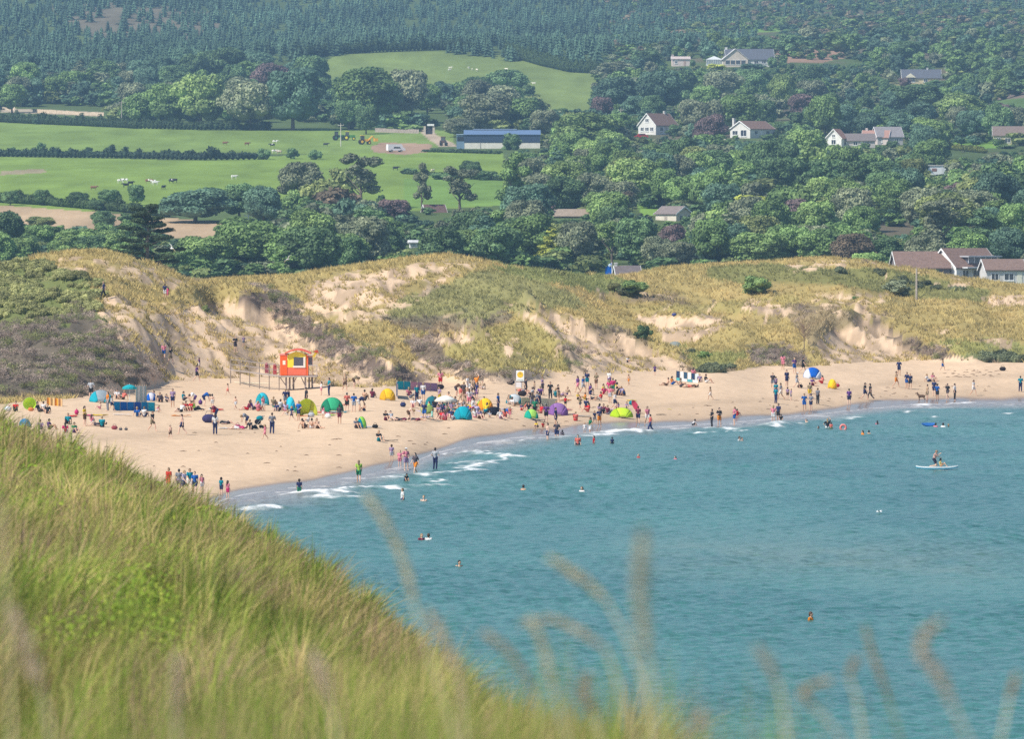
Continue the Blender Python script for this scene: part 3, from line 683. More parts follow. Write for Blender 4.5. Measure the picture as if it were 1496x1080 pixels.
def lobes_cloud(rng, lobes, per_m2, size, core=True, asp=.7, inner=.7):
    """leaf quads over a set of ellipsoids (cx,cy,cz,rx,ry,rz,tint): arrays V,Q,col"""
    Ps, Ns, Cs = [], [], []
    for (a, b_, c_, rx, ry, rz, tn) in lobes:
        area = 4*PI*((rx*ry)**1.6/3+(rx*rz)**1.6/3+(ry*rz)**1.6/3)**(1/1.6); n = max(6, int(area*per_m2))
        d = rng.normal(size=(n, 3)); d /= np.linalg.norm(d, axis=1)[:, None]; d[:, 2] = np.where(d[:, 2] < -.35, -d[:, 2], d[:, 2])
        r = rng.uniform(inner, 1.10, n)[:, None]; P = np.array([a, b_, c_])+d*r*np.array([rx, ry, rz])
        nn = d+rng.normal(size=(n, 3))*.55; nn /= np.linalg.norm(nn, axis=1)[:, None]
        Ps.append(P); Ns.append(nn); Cs.append(np.full(n, tn)*rng.uniform(.72, 1.25, n))
    P = np.concatenate(Ps); Nn = np.concatenate(Ns); t = np.concatenate(Cs)
    col = np.stack([t*(1+.10*(t-1)), t, t*.95], -1)
    V, Q, c = leafcards(P, Nn, size*rng.uniform(.6, 1.25, len(P)), asp, col, "", None, rng)
    if core:
        o = len(V); VV = [V]; QQ = [Q]; CC = [c]
        for (a, b_, c_, rx, ry, rz, tn) in lobes:
            m, k = 5, 8; th = np.linspace(0.15, PI-.15, m); ph = np.arange(k)*2*PI/k
            S = np.stack([np.outer(np.sin(th), np.cos(ph)), np.outer(np.sin(th), np.sin(ph)), np.outer(np.cos(th), np.ones(k))], -1).reshape(-1, 3)*np.array([rx, ry, rz])*(inner+.04)+np.array([a, b_, c_])
            f = [(i*k+j, (i+1)*k+j, (i+1)*k+(j+1) % k, i*k+(j+1) % k) for i in range(m-1) for j in range(k)]
            VV.append(S); QQ.append(np.array(f)+o); CC.append(np.full((len(S), 3), tn*.9)); o += len(S)
        V, Q, c = np.concatenate(VV), np.concatenate(QQ), np.concatenate(CC)
    return V, Q, c
def merged(name, items, protos, mat):
    """items: (proto index, x, y, z, scale, rot, colour); every item's faces in one mesh"""
    Vs, Qs, Cs = [], [], []; o = 0
    for (k, x_, y_, z_, s_, a_, c_) in items:
        V, Q, c = protos[k]; ca, sa = math.cos(a_), math.sin(a_); sx = s_ if isinstance(s_, tuple) else (s_, s_, s_)
        W = V*np.array(sx); W = np.stack([W[:, 0]*ca-W[:, 1]*sa+x_, W[:, 0]*sa+W[:, 1]*ca+y_, W[:, 2]+z_], -1)
        Vs.append(W.astype(np.float32)); Qs.append(Q+o); Cs.append((c*np.asarray(c_)).astype(np.float32)); o += len(W)
    return mesh_obj(name, np_mesh(name, np.concatenate(Vs), Q=np.concatenate(Qs), mat=mat, attrs={"col": ('POINT', np.concatenate(Cs))}))
# scrub bushes
rng = np.random.default_rng(31)
BP = []
for k in range(5):
    lob = [(rng.normal(0, .45), rng.normal(0, .45), rng.uniform(.15, .4), rng.uniform(.35, .6), rng.uniform(.35, .6), rng.uniform(.3, .5), rng.uniform(.85, 1.15)) for _ in range(5)]
    BP.append(lobes_cloud(rng, lob, 26, .10, True, .6, .8))
TW = []      # twiggy, leafless looking brush
for k in range(4):
    lob = [(rng.normal(0, .5), rng.normal(0, .5), rng.uniform(.15, .45), .5, .5, .45, rng.uniform(.8, 1.2)) for _ in range(4)]
    TW.append(lobes_cloud(rng, lob, 34, .10, False, .22, .3))
N = 26000; px = rng.uniform(-450, 1700, N); t = rng.random(N); fy, cy = _ftY(px), _crY(px); Y = fy-1+(cy+20-fy)*t; x = (px-748)/FPX*Y; z = Hraw(x, Y); py = pyof(z, Y)
s, sp = zones(px, py, x, Y); c = vegcol(px, py, x, Y)
isb = (np.abs(c-BRAM).sum(1) < .11) & ((s < .5) | (rng.random(N) < .3)); iss = np.abs(c-SCRUB).sum(1) < .08
inb = [i for i in np.where(isb)[0] if rng.random() < .75][:3600]; ins = [i for i in np.where(iss & (s < .5))[0] if rng.random() < .5][:2800]
bc = lambda i: tuple(np.array([.42,.33,.28])*rng.uniform(.45, 1.3)) if rng.random() < .7 else (.27,.28,.12)
it = [(int(rng.integers(4)), x[i], Y[i], z[i], rng.uniform(.5, 1.15), rng.uniform(0, 6), bc(i)) for i in inb]
o = merged("bramble_scrub", it, TW, M_LEAF); tag(o, "grey-purple brambles and dead brush along the undercut dune edges", kind="stuff")
sc_ = lambda i: tuple(np.array([.36,.36,.15])*rng.uniform(.55, 1.3)) if px[i] < 900 else tuple(np.array([.15,.17,.095])*rng.uniform(.6, 1.3))
it = [(int(rng.integers(5)), x[i], Y[i], z[i]-.1, rng.uniform(.6, 1.1)*(1.25 if px[i] > 900 else 1), rng.uniform(0, 6), sc_(i)) for i in ins]
o = merged("gorse_scrub", it, BP, M_LEAF); tag(o, "low green gorse and scrub on the left dune and in a band below the right bungalows", kind="stuff")
# ------------------------------------------------------------------ trees
def crown_round(rng, h=10, w=9.5, base=.18, nl=13, dens=6.5, leaf=.30, squash=1.0, core=True):
    lob = []
    zc = h*(base+1)/2; hz = h*(1-base)/2
    for k in range(nl):
        a = k*2.4+rng.uniform(-.4, .4); f = (k+.5)/nl; zz = -.85+1.7*f; rad = math.sqrt(max(.05, 1-zz*zz*.85))
        r = w/2*rad*.62*rng.uniform(.6, 1.28); s = rng.uniform(.13, .24)*w
        lob.append((r*math.cos(a), r*math.sin(a), zc+hz*zz*.74, s, s, s*rng.uniform(.65, .9)*squash, rng.uniform(.70, 1.32)))
    lob.append((0, 0, zc, w*.30, w*.30, hz*.75, .95))
    return lobes_cloud(rng, lob, dens, leaf, core, .7, .80)
def crown_open(rng, h=13, w=9):
    lob = []
    for k in range(15):
        a = rng.uniform(0, 6.28); f = rng.uniform(.30, .95); r = w*.36*rng.uniform(.2, 1)*(1.15-abs(f-.6)); s = rng.uniform(.11, .19)*w
        lob.append((r*math.cos(a), r*math.sin(a), h*f, s, s, s*.8, rng.uniform(.8, 1.2)))
    return lobes_cloud(rng, lob, 6.5, .30, True, .7, .72)
def crown_cone(rng, h=12, w=7):
    lob = []
    for k in range(20):
        f = k/20; r = w/2*(1-f)**.8*.7; a = k*2.4; s = max(.35, w*.26*(1-f*.8))
        lob.append((r*math.cos(a), r*math.sin(a), h*(.1+.88*f), s, s, s*.7, rng.uniform(.85, 1.2)))
    return lobes_cloud(rng, lob, 6, .28, True, .55, .78)
def trunk_mb(h, r, forks, rng, w):
    m = MB(); m.tube([(0,0,-1.2), (0,0,0), (.1,0,h*.3), (.05,.1,h*.62)], [r*1.3, r*1.15, r*.8, r*.4], 7)
    for k in range(forks):
        a = k*2*PI/forks+rng.uniform(-.4, .4); z0 = h*rng.uniform(.22, .42); rr = w*.33
        m.tube([(.05,0,z0), (math.cos(a)*rr*.5, math.sin(a)*rr*.5, z0+h*.17), (math.cos(a)*rr, math.sin(a)*rr, z0+h*.36)], [r*.5, r*.3, r*.1], 5)
    return m
PROT = {}
rng = np.random.default_rng(404)
def proto(kind, arr, trunk, name):
    me = np_mesh("crown", arr[0], Q=arr[1], mat=M_LEAF, attrs={"col": ('POINT', arr[2])})
    tm = None
    if trunk is not None:
        tm = bpy.data.meshes.new("trunk"); tm.from_pydata(trunk.v, [], trunk.f); tm.update(); tm.materials.append(M_BARK)
    PROT.setdefault(kind, []).append((me, tm, arr, name))
for k in range(6): proto('round', crown_round(rng, 10, rng.uniform(8.6, 10.5), .10, 30), trunk_mb(8, .32, 4, rng, 9), "broadleaf_tree")
for k in range(3): proto('open', crown_open(rng), trunk_mb(11, .3, 6, rng, 9), "open_crowned_tree")
for k in range(2): proto('cone', crown_cone(rng), trunk_mb(8, .22, 0, rng, 5), "conifer_tree")
for k in range(3): proto('bush', crown_round(rng, 3.2, 4.2, -.15, 9, 9, .20, 1.0), None, "bush")
BH = {'round': (10, 9.6), 'open': (13, 9), 'cone': (12.3, 7), 'bush': (3.2, 4.4)}
TREES = []      # dicts: kind,k,x,Y,z,s(xy),sz,rot,col,px,py,w,h,colour name
PAL = {'dark blue-green': (.045,.080,.050), 'dark green': (.050,.085,.035), 'mid green': (.068,.110,.036), 'olive green': (.095,.115,.042),
       'pale green': (.105,.150,.050), 'yellow-green': (.165,.185,.035), 'bright green': (.085,.128,.042), 'brownish': (.125,.100,.065), 'mauve-grey': (.13,.095,.09), 'grey-green': (.090,.105,.062), 'reddish': (.22,.10,.085)}
def gY(px, pyb): return fasthit(px, pyb) if pyb < 420 else hit(px, pyb, 380)
def add_tree(kind, px, pyb, w, h, cn, Y=None, expl=False, note=None):
    """w, h: size in pixels of the photograph"""
    if Y is None: x, Y, z = gY(px, pyb)
    else: x = (px-748)/FPX*Y; z = H(x, Y)
    m = Y/FPX; bh, bw = BH[kind]
    # stand the crown's foot at the given row even where the ground is a little lower
    c = np.array(PAL[cn])*(random.uniform(1.3, 1.7) if cn in ('brownish','mauve-grey','reddish') else random.uniform(2.0, 3.5))*np.array([1.04,1.0,1.05])
    TREES.append(dict(kind=kind, k=random.randrange(len(PROT[kind])), x=x, Y=Y, z=z, s=w*m/bw, sz=h*m/bh, rot=random.uniform(0, 6.28), col=c, px=px, py=pyb, w=w, h=h, cn=cn, e=expl, note=note))
E = lambda *a, **k: EXPL.append((a, k))
EXPL = []
# trees that stand out in the photograph
for a in [('round',293,188,78,86,'pale green'),('round',366,190,80,78,'grey-green'),('round',428,190,84,96,'dark blue-green'),('round',245,186,60,70,'mid green'),('round',330,120,64,56,'dark green'),('round',395,150,62,60,'mauve-grey'),
          ('round',205,182,56,50,'mid green'),('round',18,165,40,46,'mid green'),('round',455,140,56,64,'dark green'),('round',540,182,92,88,'mid green'),('round',592,180,70,86,'grey-green'),('round',510,190,44,48,'dark green'),('round',535,196,34,44,'dark green'),
          ('round',618,178,50,50,'dark green'),('round',660,172,64,60,'dark green'),('round',672,200,70,46,'grey-green'),('round',712,192,80,60,'grey-green'),('round',760,190,76,64,'mid green'),('round',738,140,66,40,'dark green'),('round',700,148,52,40,'dark green'),
          ('round',808,178,40,46,'dark green'),('round',818,180,34,30,'dark green'),('round',795,205,56,60,'grey-green'),('round',850,225,92,62,'bright green'),('round',875,215,60,50,'bright green'),
          ('round',898,166,92,68,'dark blue-green'),('round',965,168,70,70,'dark blue-green'),('round',990,150,60,50,'dark green'),('round',1012,98,36,38,'dark green'),('round',940,205,40,30,'mid green'),
          ('round',1055,150,60,50,'grey-green'),('round',1105,145,50,60,'dark green'),('round',1088,130,46,40,'dark green'),('round',1142,165,46,76,'pale green'),('round',1185,130,60,50,'dark green'),('round',1205,205,56,70,'mid green'),
          ('round',1080,195,70,60,'mid green'),('round',1010,190,44,50,'grey-green'),('round',1035,200,50,56,'grey-green'),('round',1225,200,60,50,'dark blue-green'),('round',1335,170,80,50,'dark green'),('round',1400,185,64,52,'pale green'),('round',1420,205,60,60,'dark blue-green'),('round',1460,210,44,60,'dark green'),
          ('round',1445,160,40,40,'grey-green'),('round',1320,90,56,34,'dark green'),('round',1290,140,20,28,'dark green'),('cone',1291,142,18,28,'dark green'),
          ('round',437,300,72,66,'grey-green'),('open',528,305,80,84,'grey-green'),('open',500,300,50,60,'olive green'),('open',616,310,34,74,'grey-green'),('open',672,312,66,72,'grey-green'),('round',688,262,30,30,'dark green'),
          ('open',752,318,64,98,'mid green'),('open',818,322,92,92,'dark green'),('open',905,328,86,80,'brownish'),('round',865,300,56,50,'grey-green'),('round',1105,330,98,50,'yellow-green'),('round',1112,300,90,42,'olive green'),
          ('round',1033,382,96,80,'dark blue-green'),('round',965,345,60,56,'mid green'),('cone',806,392,58,66,'yellow-green'),('round',1380,350,90,72,'olive green'),('round',1245,310,60,50,'grey-green'),('round',1170,345,52,60,'mauve-grey'),
          ('round',575,328,58,40,'mauve-grey'),('round',712,390,46,36,'mauve-grey'),('round',705,330,50,30,'dark green'),('round',640,345,50,56,'dark green'),('round',560,385,64,60,'dark green'),('round',640,392,70,66,'grey-green'),('round',730,350,70,50,'mid green'),
          ('round',870,395,78,52,'bright green'),('round',925,392,70,56,'mid green'),('round',990,398,60,50,'grey-green'),('round',285,325,100,52,'dark blue-green'),('round',350,322,66,58,'dark green'),('round',385,330,60,60,'dark blue-green'),
          ('round',8,385,60,84,'dark green'),('round',55,372,60,48,'mid green'),('round',110,372,70,40,'bright green'),('round',60,332,40,18,'olive green'),('round',152,335,34,30,'dark green'),('round',15,300,24,24,'dark green'),
          ('round',62,300,26,26,'dark green'),('round',115,300,30,22,'dark green'),('round',160,300,34,26,'dark green'),('round',200,300,30,34,'dark green'),('round',140,308,24,18,'dark green'),
          ('round',370,400,110,84,'mid green'),('round',300,402,90,60,'bright green'),('round',430,402,90,70,'mid green'),('round',460,360,66,70,'grey-green'),('round',500,398,80,60,'bright green'),('round',335,350,50,26,'mid green'),
          ('round',1200,395,80,64,'mid green'),('round',1110,395,90,60,'bright green'),('round',1285,392,80,60,'dark green'),('round',1265,415,60,50,'bright green'),('round',1440,330,60,54,'bright green'),('round',1480,345,50,44,'reddish'),('round',1475,390,60,60,'dark blue-green'),
          ('round',1420,385,60,50,'mid green'),('round',1345,380,60,50,'mid green'),('round',1350,400,70,60,'grey-green'),('round',1460,290,70,60,'dark green'),('round',1300,280,50,50,'dark blue-green'),('round',1400,290,60,50,'mid green'),('round',1120,270,50,70,'dark green')]:
    E(*a)
E('open', 1308, 338, 44, 42, 'reddish', note='dead')
# bushes one can tell apart
BUSH = [(385,233,26,18,'dark green'),(426,232,24,18,'dark green'),(461,233,26,16,'dark green'),(315,228,14,12,'dark green'),(58,299,24,16,'dark green'),(557,298,16,16,'dark green'),(598,252,28,8,'dark green'),(645,262,40,12,'dark green'),(712,263,46,16,'dark green'),
        (925,428,54,22,'bright green'),(1104,428,52,28,'bright green'),(940,496,30,24,'dark green'),(1250,440,16,10,'mid green'),(1030,522,24,12,'bright green'),(1258,412,60,18,'bright green'),(1310,430,50,24,'grey-green'),(1160,418,44,14,'olive green'),
        (130,222,14,9,'dark green'),(60,220,16,14,'dark green'),(20,222,12,9,'dark green'),(1150,190,30,14,'dark green'),(600,192,46,12,'bright green'),(988,199,34,20,'dark green'),(1012,202,30,14,'grey-green'),(925,199,14,8,'dark green'),(1122,205,26,11,'dark green'),(1148,206,30,12,'mid green'),(1075,203,12,7,'mid green'),(1128,99,18,18,'dark green'),(1100,101,44,10,'dark blue-green'),(1045,101,36,9,'yellow-green'),(1020,104,24,10,'olive green'),(1368,127,46,12,'dark green'),(1322,125,22,14,'mauve-grey'),(1340,130,40,9,'mid green'),(1240,219,30,8,'dark green'),(1263,217,18,10,'mid green'),(1272,215,14,9,'dark green'),(1303,216,26,12,'dark green'),(1470,217,40,7,'mid green'),(748,219,36,28,'dark green'),(978,330,24,9,'mid green'),(1004,330,26,16,'dark green'),(832,326,40,8,'dark green'),(300,455,14,12,'olive green')]
for a in BUSH: E('bush', *a)
# things that filler trees must not hide: photograph boxes with the distance behind which they may stand
CLEAR = [(0,228,235,285,1720),(235,225,420,262,1720),(400,225,560,258,1800),(560,222,735,300,1640),(470,190,665,226,2100),(0,180,480,215,2100),(665,188,790,218,2190),(450,78,860,108,2600),(790,104,862,158,2550),
         (640,100,790,112,2600),(5,300,160,325,1500),(250,318,400,345,1480),(240,320,300,340,1480),(925,164,992,198,2300),(1060,172,1140,202,2280),(1030,70,1135,98,2880),(980,84,1006,97,2880),(1205,196,1322,210,2180),(1310,96,1375,122,2760),
         (1450,190,1500,216,2180),(960,300,1004,326,1560),(812,306,850,320,1590),(618,298,648,320,1590),(1306,370,1496,408,1300),(1362,240,1378,256,2000),(1140,300,1200,330,1),(885,372,930,396,1290),(1385,212,1440,228,2100),(1150,60,1260,92,2890),(1430,100,1500,150,2700),(1075,28,1140,48,3400),(0,156,155,170,2400),
         (625,150,650,168,2350),(630,180,650,194,2250),(1288,295,1330,340,1480),(598,352,612,364,1400),(930,294,968,312,1650),(1385,200,1470,215,2150)]
CLEAR = [(a, t, r, b_, gY((a+r)/2, b_ if ((r-a) < 137 and a != 790) else max(t, 60))[1]+(14 if (r-a) < 137 else 0)) if yy > 10 else (a, t, r, b_, 1) for a, t, r, b_, yy in CLEAR]
def blocked(px, pyb, w, h, Y):
    x0, x1, y0, y1 = px-w*.42, px+w*.42, pyb-h*.95, pyb
    for (a, t, r, b_, yy) in CLEAR:
        if Y < yy+2 and x1 > a and x0 < r and y1 > t and y0 < b_-1: return True
    return False
for a, k in EXPL:
    kind, px, pyb, w, h, cn = a[:6]; x, Y, z = gY(px, pyb); f = 1.0
    small = [c for c in CLEAR if c[2]-c[0] < 137]; SV = CLEAR; CLEAR = small
    while kind != 'bush' and blocked(px, pyb, w*f, h*f, Y) and f > .3: f *= .8
    if kind == 'bush' or not blocked(px, pyb, w*f, h*f, Y): add_tree(kind, px, pyb, w*f, h*f, cn, expl=True, **k)
    CLEAR = SV
W1 = [(270,402),(262,380),(300,352),(400,352),(420,300),(560,312),(735,306),(742,222),(800,205),(900,212),(1700,214),(1700,425),(1300,408),(1200,392),(1000,402),(640,402),(430,416)]
W2 = [(868,120),(905,104),(1020,70),(1200,62),(1700,62),(1700,216),(860,218),(862,168)]
W0 = [(-330,352),(0,340),(270,352),(300,415),(-330,400)]
W4 = [(-330,108),(200,120),(330,100),(440,120),(520,140),(870,150),(870,196),(480,190),(200,186),(-330,172)]
rng = np.random.default_rng(52); TS = bpy.data; nf = 0
def near_ok(px, py, w, lst):
    for t in lst:
        if abs(t['px']-px) < (t['w']+w)*.24 and abs(t['py']-py) < 9: return False
    return True
for poly, dens, hs, pal in ((W1, 1.0, (7.5, 11.5), [('dark blue-green',2),('dark green',3),('mid green',4),('grey-green',3),('bright green',1.6),('olive green',1.3),('mauve-grey',.25),('pale green',.8),('brownish',.12)]),
                       (W0, .8, (6, 9), [('mid green',3),('dark green',2),('bright green',1.5)]), (W2, .95, (6, 10.5), [('dark blue-green',2.4),('dark green',3),('mid green',3),('grey-green',2.4),('bright green',.8),('mauve-grey',.4)]),
                       (W4, .9, (9, 13), [('dark blue-green',3),('dark green',3),('mid green',2),('grey-green',2)])):
    x0, x1 = min(p[0] for p in poly), max(p[0] for p in poly); y0, y1 = min(p[1] for p in poly), max(p[1] for p in poly)
    tries = int((x1-x0)*(y1-y0)/190*dens*2.2)
    for _ in range(tries):
        px, py = rng.uniform(x0, x1), rng.uniform(y0, y1)
        if not inpoly(np.array([px]), np.array([py]), poly)[0]: continue
        x, Y, z = gY(px, py); hm = rng.uniform(*hs); wm = hm*rng.uniform(.8, 1.15); w, h = wm*FPX/Y, hm*FPX/Y
        tries2 = 0
        while blocked(px, py, w, h, Y) and tries2 < 3: w *= .62; h *= .62; tries2 += 1
        if blocked(px, py, w, h, Y) or h*Y/FPX < 2.2: continue
        if not near_ok(px, py, w, TREES): continue
        nm = [p[0] for p in pal]; ww = np.array([p[1] for p in pal]); cn = nm[rng.choice(len(nm), p=ww/ww.sum())]
        add_tree('round' if rng.random() < .86 else ('open' if rng.random() < .6 else 'cone'), px, py, w, h, cn)
print("trees", len(TREES))
inframe = lambda t: -20 < t['px'] < 1516 and -10 < t['py']-t['h']*.5 < 420
big = sorted([t for t in TREES if t['kind'] != 'bush' and inframe(t)], key=lambda t: -(t['w']*t['h']*(6 if t['e'] else 1)))
# of two nearly coincident crowns only the nearer one shows
def hidden(t, others):
    n = 0
    for o in others:
        if o is t or o['Y'] >= t['Y']: continue
        ox = max(0, min(t['px']+t['w']/2, o['px']+o['w']/2)-max(t['px']-t['w']/2, o['px']-o['w']/2)); oy = max(0, min(t['py'], o['py'])-max(t['py']-t['h'], o['py']-o['h'])); n += ox*oy/(t['w']*t['h'])
    return n
shown = [t for t in big if hidden(t, TREES) < 2.6]
indiv = shown[:288]; ids = set(id(t) for t in indiv)
bushes = [t for t in TREES if t['kind'] == 'bush']
FARLM = [("the brown ploughed field",200,325),("the cypress behind the left dune",215,350),("the upper meadow",650,120),("the blue-roofed barn",728,205),("the red-roofed gabled house",960,182),("the white bungalow with a tall chimney",1100,188),
         ("the large dark-roofed house on the hill",1085,85),("the slate-roofed house among hill trees",1340,112),("the row of low roofs on the right slope",1262,206),("the cream bungalow at the right edge",1475,204),("the small pale gabled cottage",985,314),
         ("the grey lean-to roof in the wood",830,315),("the half hidden thatched cottage",632,310),("the seaside bungalows behind the dunes",1400,390),("the yellow and orange tractors",525,198),("the left roadside hedge",120,180),("the green cattle field",150,270),
         ("the blue flag behind the dunes",893,388),("the narrow garden hedge by the yellow lawn",1410,222),("the white caravan in the wood",1370,248),("the highest central dune",640,380),("the telegraph pole above the wood",1160,258),("the heather spur at the right edge",1470,140)]
BEACHLM = [("the lifeguard hut",435,560),("the green dome tent",488,592),("the lime half dome tent",448,598),("the white parasol",640,588),("the teal parasol",189,575),("the long blue windbreak",195,592),("the lime round tent",43,592),("the orange windbreak",80,590),
           ("the far yellow tent",567,580),("the yellow tent by the crowd",708,592),("the low teal tent in the crowd",677,606),("the yellow emblem sign",760,575),("the purple dome tent",814,598),("the lime dome tent",906,604),("the striped navy windbreak",1005,551),
           ("the blue dome tent",1187,546),("the small yellow shelter",1215,564),("the pink windbreak",612,568),("the cream windbreak",790,585),("the lime and blue shelter",527,618),("the brown dog",1347,585),("the paddleboard",1369,684),
           ("the teal shelter",385,585),("the water's edge left corner",335,725),("the black pushchair",374,622),("the sand slope above the hut",330,500),("the standing figure in red",245,712)]
ORD = ["first","second","third","fourth","fifth","sixth","seventh","eighth","ninth","tenth","eleventh","twelfth"]
def relation(px, py, lm):
    dx, dy = px-lm[1], py-lm[2]
    if abs(dx) < 14 and abs(dy) < 10: return "right beside"
    if abs(dx) > abs(dy)*1.3: side = "right of" if dx > 0 else "left of"
    else: side = "below" if dy > 0 else "above"
    d = math.hypot(dx, dy)
    return ("just " if d < 45 else "well " if d > 120 else "")+side
def label_all(things, lms, group=None):
    """things: (object, px, py, description); labels by look, then nearest landmark, then order from the left"""
    cand = []
    for o, px, py, desc in things:
        srt = sorted(lms, key=lambda l: math.hypot(px-l[1], (py-l[2])*1.3)); cand.append([desc+" "+relation(px, py, l)+" "+l[0] for l in srt[:3]])
    used = {}
    pickd = [c[0] for c in cand]
    for rnd in (1, 2):
        cnt = {}
        for i, l in enumerate(pickd): cnt.setdefault(l, []).append(i)
        for l, ii in cnt.items():
            for i in ii[1:]:
                if cand[i][rnd] not in pickd: pickd[i] = cand[i][rnd]
    cnt = {}
    for i, l in enumerate(pickd): cnt.setdefault(l, []).append(i)
    for l, ii in cnt.items():
        if len(ii) > 1:
            ii.sort(key=lambda i: things[i][1])
            for k, i in enumerate(ii):
                sfx = ", leftmost one" if k == 0 else ", rightmost one" if k == len(ii)-1 else ", %s from left" % ORD[min(k, 11)]
                pickd[i] = l+sfx
    for (o, px, py, d), l in zip(things, pickd):
        w = l.split()
        while len(w) > 16:
            n = len(d.split()); tail = w[n:]; h_ = d.split(", ")[0].split() if ", " in d else d.split()[1:]
            if h_ == d.split(): break
            d = " ".join(h_); w = h_+tail
        o["label"] = " ".join(w)
lab = []
for t in indiv+bushes:
    me, tm, arr, nm = PROT[t['kind']][t['k']]
    rt = empty(nm, (t['x'], t['Y'], t['z']-.2), t['rot']) if tm is not None else mesh_obj(nm, me)
    if tm is not None:
        c = mesh_obj("crown", me, rt); tk = mesh_obj("trunk", tm, rt); tk.color = (.16,.13,.11,1) if t['note'] != 'dead' else (.55,.48,.42,1); c.color = (*t['col'], 1)
        big_ = "large" if t['h']*t['Y']/FPX > 11 else "small" if t['h']*t['Y']/FPX < 7 else "medium"
        d = "dead reddish tree with a pale bare trunk" if t['note'] else big_+" "+t['cn']+" "+("conifer" if t['kind'] == 'cone' else "open-crowned tree" if t['kind'] == 'open' else "round tree"); cat, grp = "tree", "trees on the slopes behind the dunes"
    else:
        rt.location = (t['x'], t['Y'], t['z']-.15); rt.rotation_euler = (0, 0, t['rot']); rt.color = (*t['col'], 1)
        d = t['cn']+" rounded bush"; cat, grp = "bush", "single bushes on dunes and fields"
    rt.scale = (t['s'], t['s'], t['sz']); tag(rt, None, cat, grp); lab.append((rt, t['px'], t['py']-t['h']*.5, d))
label_all(lab, FARLM)
rest = [t for t in TREES if id(t) not in ids and t['kind'] != 'bush']
rng = np.random.default_rng(77); LOD = [crown_round(rng, 10, 9.6, .02, 10, 1.9, .58) for _ in range(5)]
HB = [crown_round(rng, 10, 9.6, -.1, 4, .9, .95, core=True) for _ in range(4)]
it = [(int(rng.integers(5)), t['x'], t['Y'], t['z']-.2, (t['s'], t['s'], t['sz']*(1.3 if t['kind'] == 'open' else 1)), t['rot'], t['col']) for t in rest]
# dense low growth that closes the woodland, and the scrubby upper right slope
UR = [(880,-60),(1900,-60),(1900,62),(1200,62),(1020,70),(905,100),(870,60)]
MASS = [(W1, 2600, 1.9, 4.2), (W2, 2200, 1.6, 4.2), (W4, 1100, 3, 7), (UR, 5200, 1.2, 4.4), (W0, 500, 2, 4)]
lowit = []
for poly, n, s0, s1 in MASS:
    x0, x1 = min(p[0] for p in poly), max(p[0] for p in poly); y0, y1 = min(p[1] for p in poly), max(p[1] for p in poly)
    P = np.stack([rng.uniform(x0, x1, n*3), rng.uniform(y0, y1, n*3)], 1); P = P[inpoly(P[:, 0], P[:, 1], poly)][:n]
    for px, py in P:
        x, Y, _z = fasthit(px, py)
        hm = rng.uniform(s0, s1)*(1.25 if rng.random() < .2 else 1); w = h = hm*FPX/Y
        if blocked(px, py, w, h, Y): 
            if poly is UR or rng.random() < .7: continue
            hm = 1.0
            if blocked(px, py, 4, 4, Y): continue
        pal = ['dark green','mid green','grey-green','dark blue-green','olive green'] if poly is not UR else ['dark green','mid green','dark blue-green','grey-green','olive green','brownish','bright green']
        lowit.append((x, Y, hm, pal[int(rng.integers(len(pal)))]))
xs_ = np.array([l[0] for l in lowit]); ys_ = np.array([l[1] for l in lowit]); zs_ = Hraw(xs_, ys_)
_unused = [(int(rng.integers(4)), l[0], l[1], z_-.3, (l[2]/9*1.5, l[2]/9*1.5, l[2]/10), rng.uniform(0, 6), tuple(np.array(PAL[l[3]])*rng.uniform(.75, 1.2))) for l, z_ in zip(lowit, zs_)] if False else []
o = merged("woodland", it, LOD, M_LEAF); tag(o, "mass of smaller broadleaf trees closing the woods between the single trees", kind="stuff")
it = [(int(rng.integers(4)), l[0], l[1], z_-.3, (l[2]/9*1.5, l[2]/9*1.5, l[2]/10), rng.uniform(0, 6), tuple(np.array(PAL[l[3]])*rng.uniform(1.5, 2.9))) for l, z_ in zip(lowit, zs_)]
o = merged("undergrowth", it, HB, M_LEAF); tag(o, "bushes and undergrowth covering the slopes between trees and houses", kind="stuff")
# the conifer plantation on the high slope
def conifer_arr(rng, h=6.0, w=6.4):
    V = []; Q = []; C = []; n = 6
    for k in range(5):
        z0 = h*(.08+.17*k); z1 = z0+h*.30; r = w/2*(1-k*.16)*rng.uniform(.85, 1.1)
        for j in range(n):
            a = 2*PI*(j+rng.uniform(-.25, .25))/n; d = rng.uniform(.75, 1.2); aw = .62
            o = len(V); V += [(math.cos(a-aw)*r*.45, math.sin(a-aw)*r*.45, z0+h*.05), (math.cos(a)*r*d, math.sin(a)*r*d, z0-h*.02), (math.cos(a+aw)*r*.45, math.sin(a+aw)*r*.45, z0+h*.05), (0, 0, min(h, z1))]
            Q.append((o, o+1, o+2, o+3)); C += [(rng.uniform(.8, 1.2),)*3]*4
    return np.array(V), np.array(Q), np.array(C)
rng = np.random.default_rng(15); CF = [conifer_arr(rng) for _ in range(6)]
CP = [(-500,-120),(880,-120),(900,60),(860,100),(800,96),(640,72),(500,76),(440,98),(340,84),(280,118),(180,132),(60,125),(-500,120)]
Ys = np.concatenate([np.arange(2560, 3200, 9), np.arange(3200, 4300, 14), np.arange(4300, 5100, 26)]); it = []
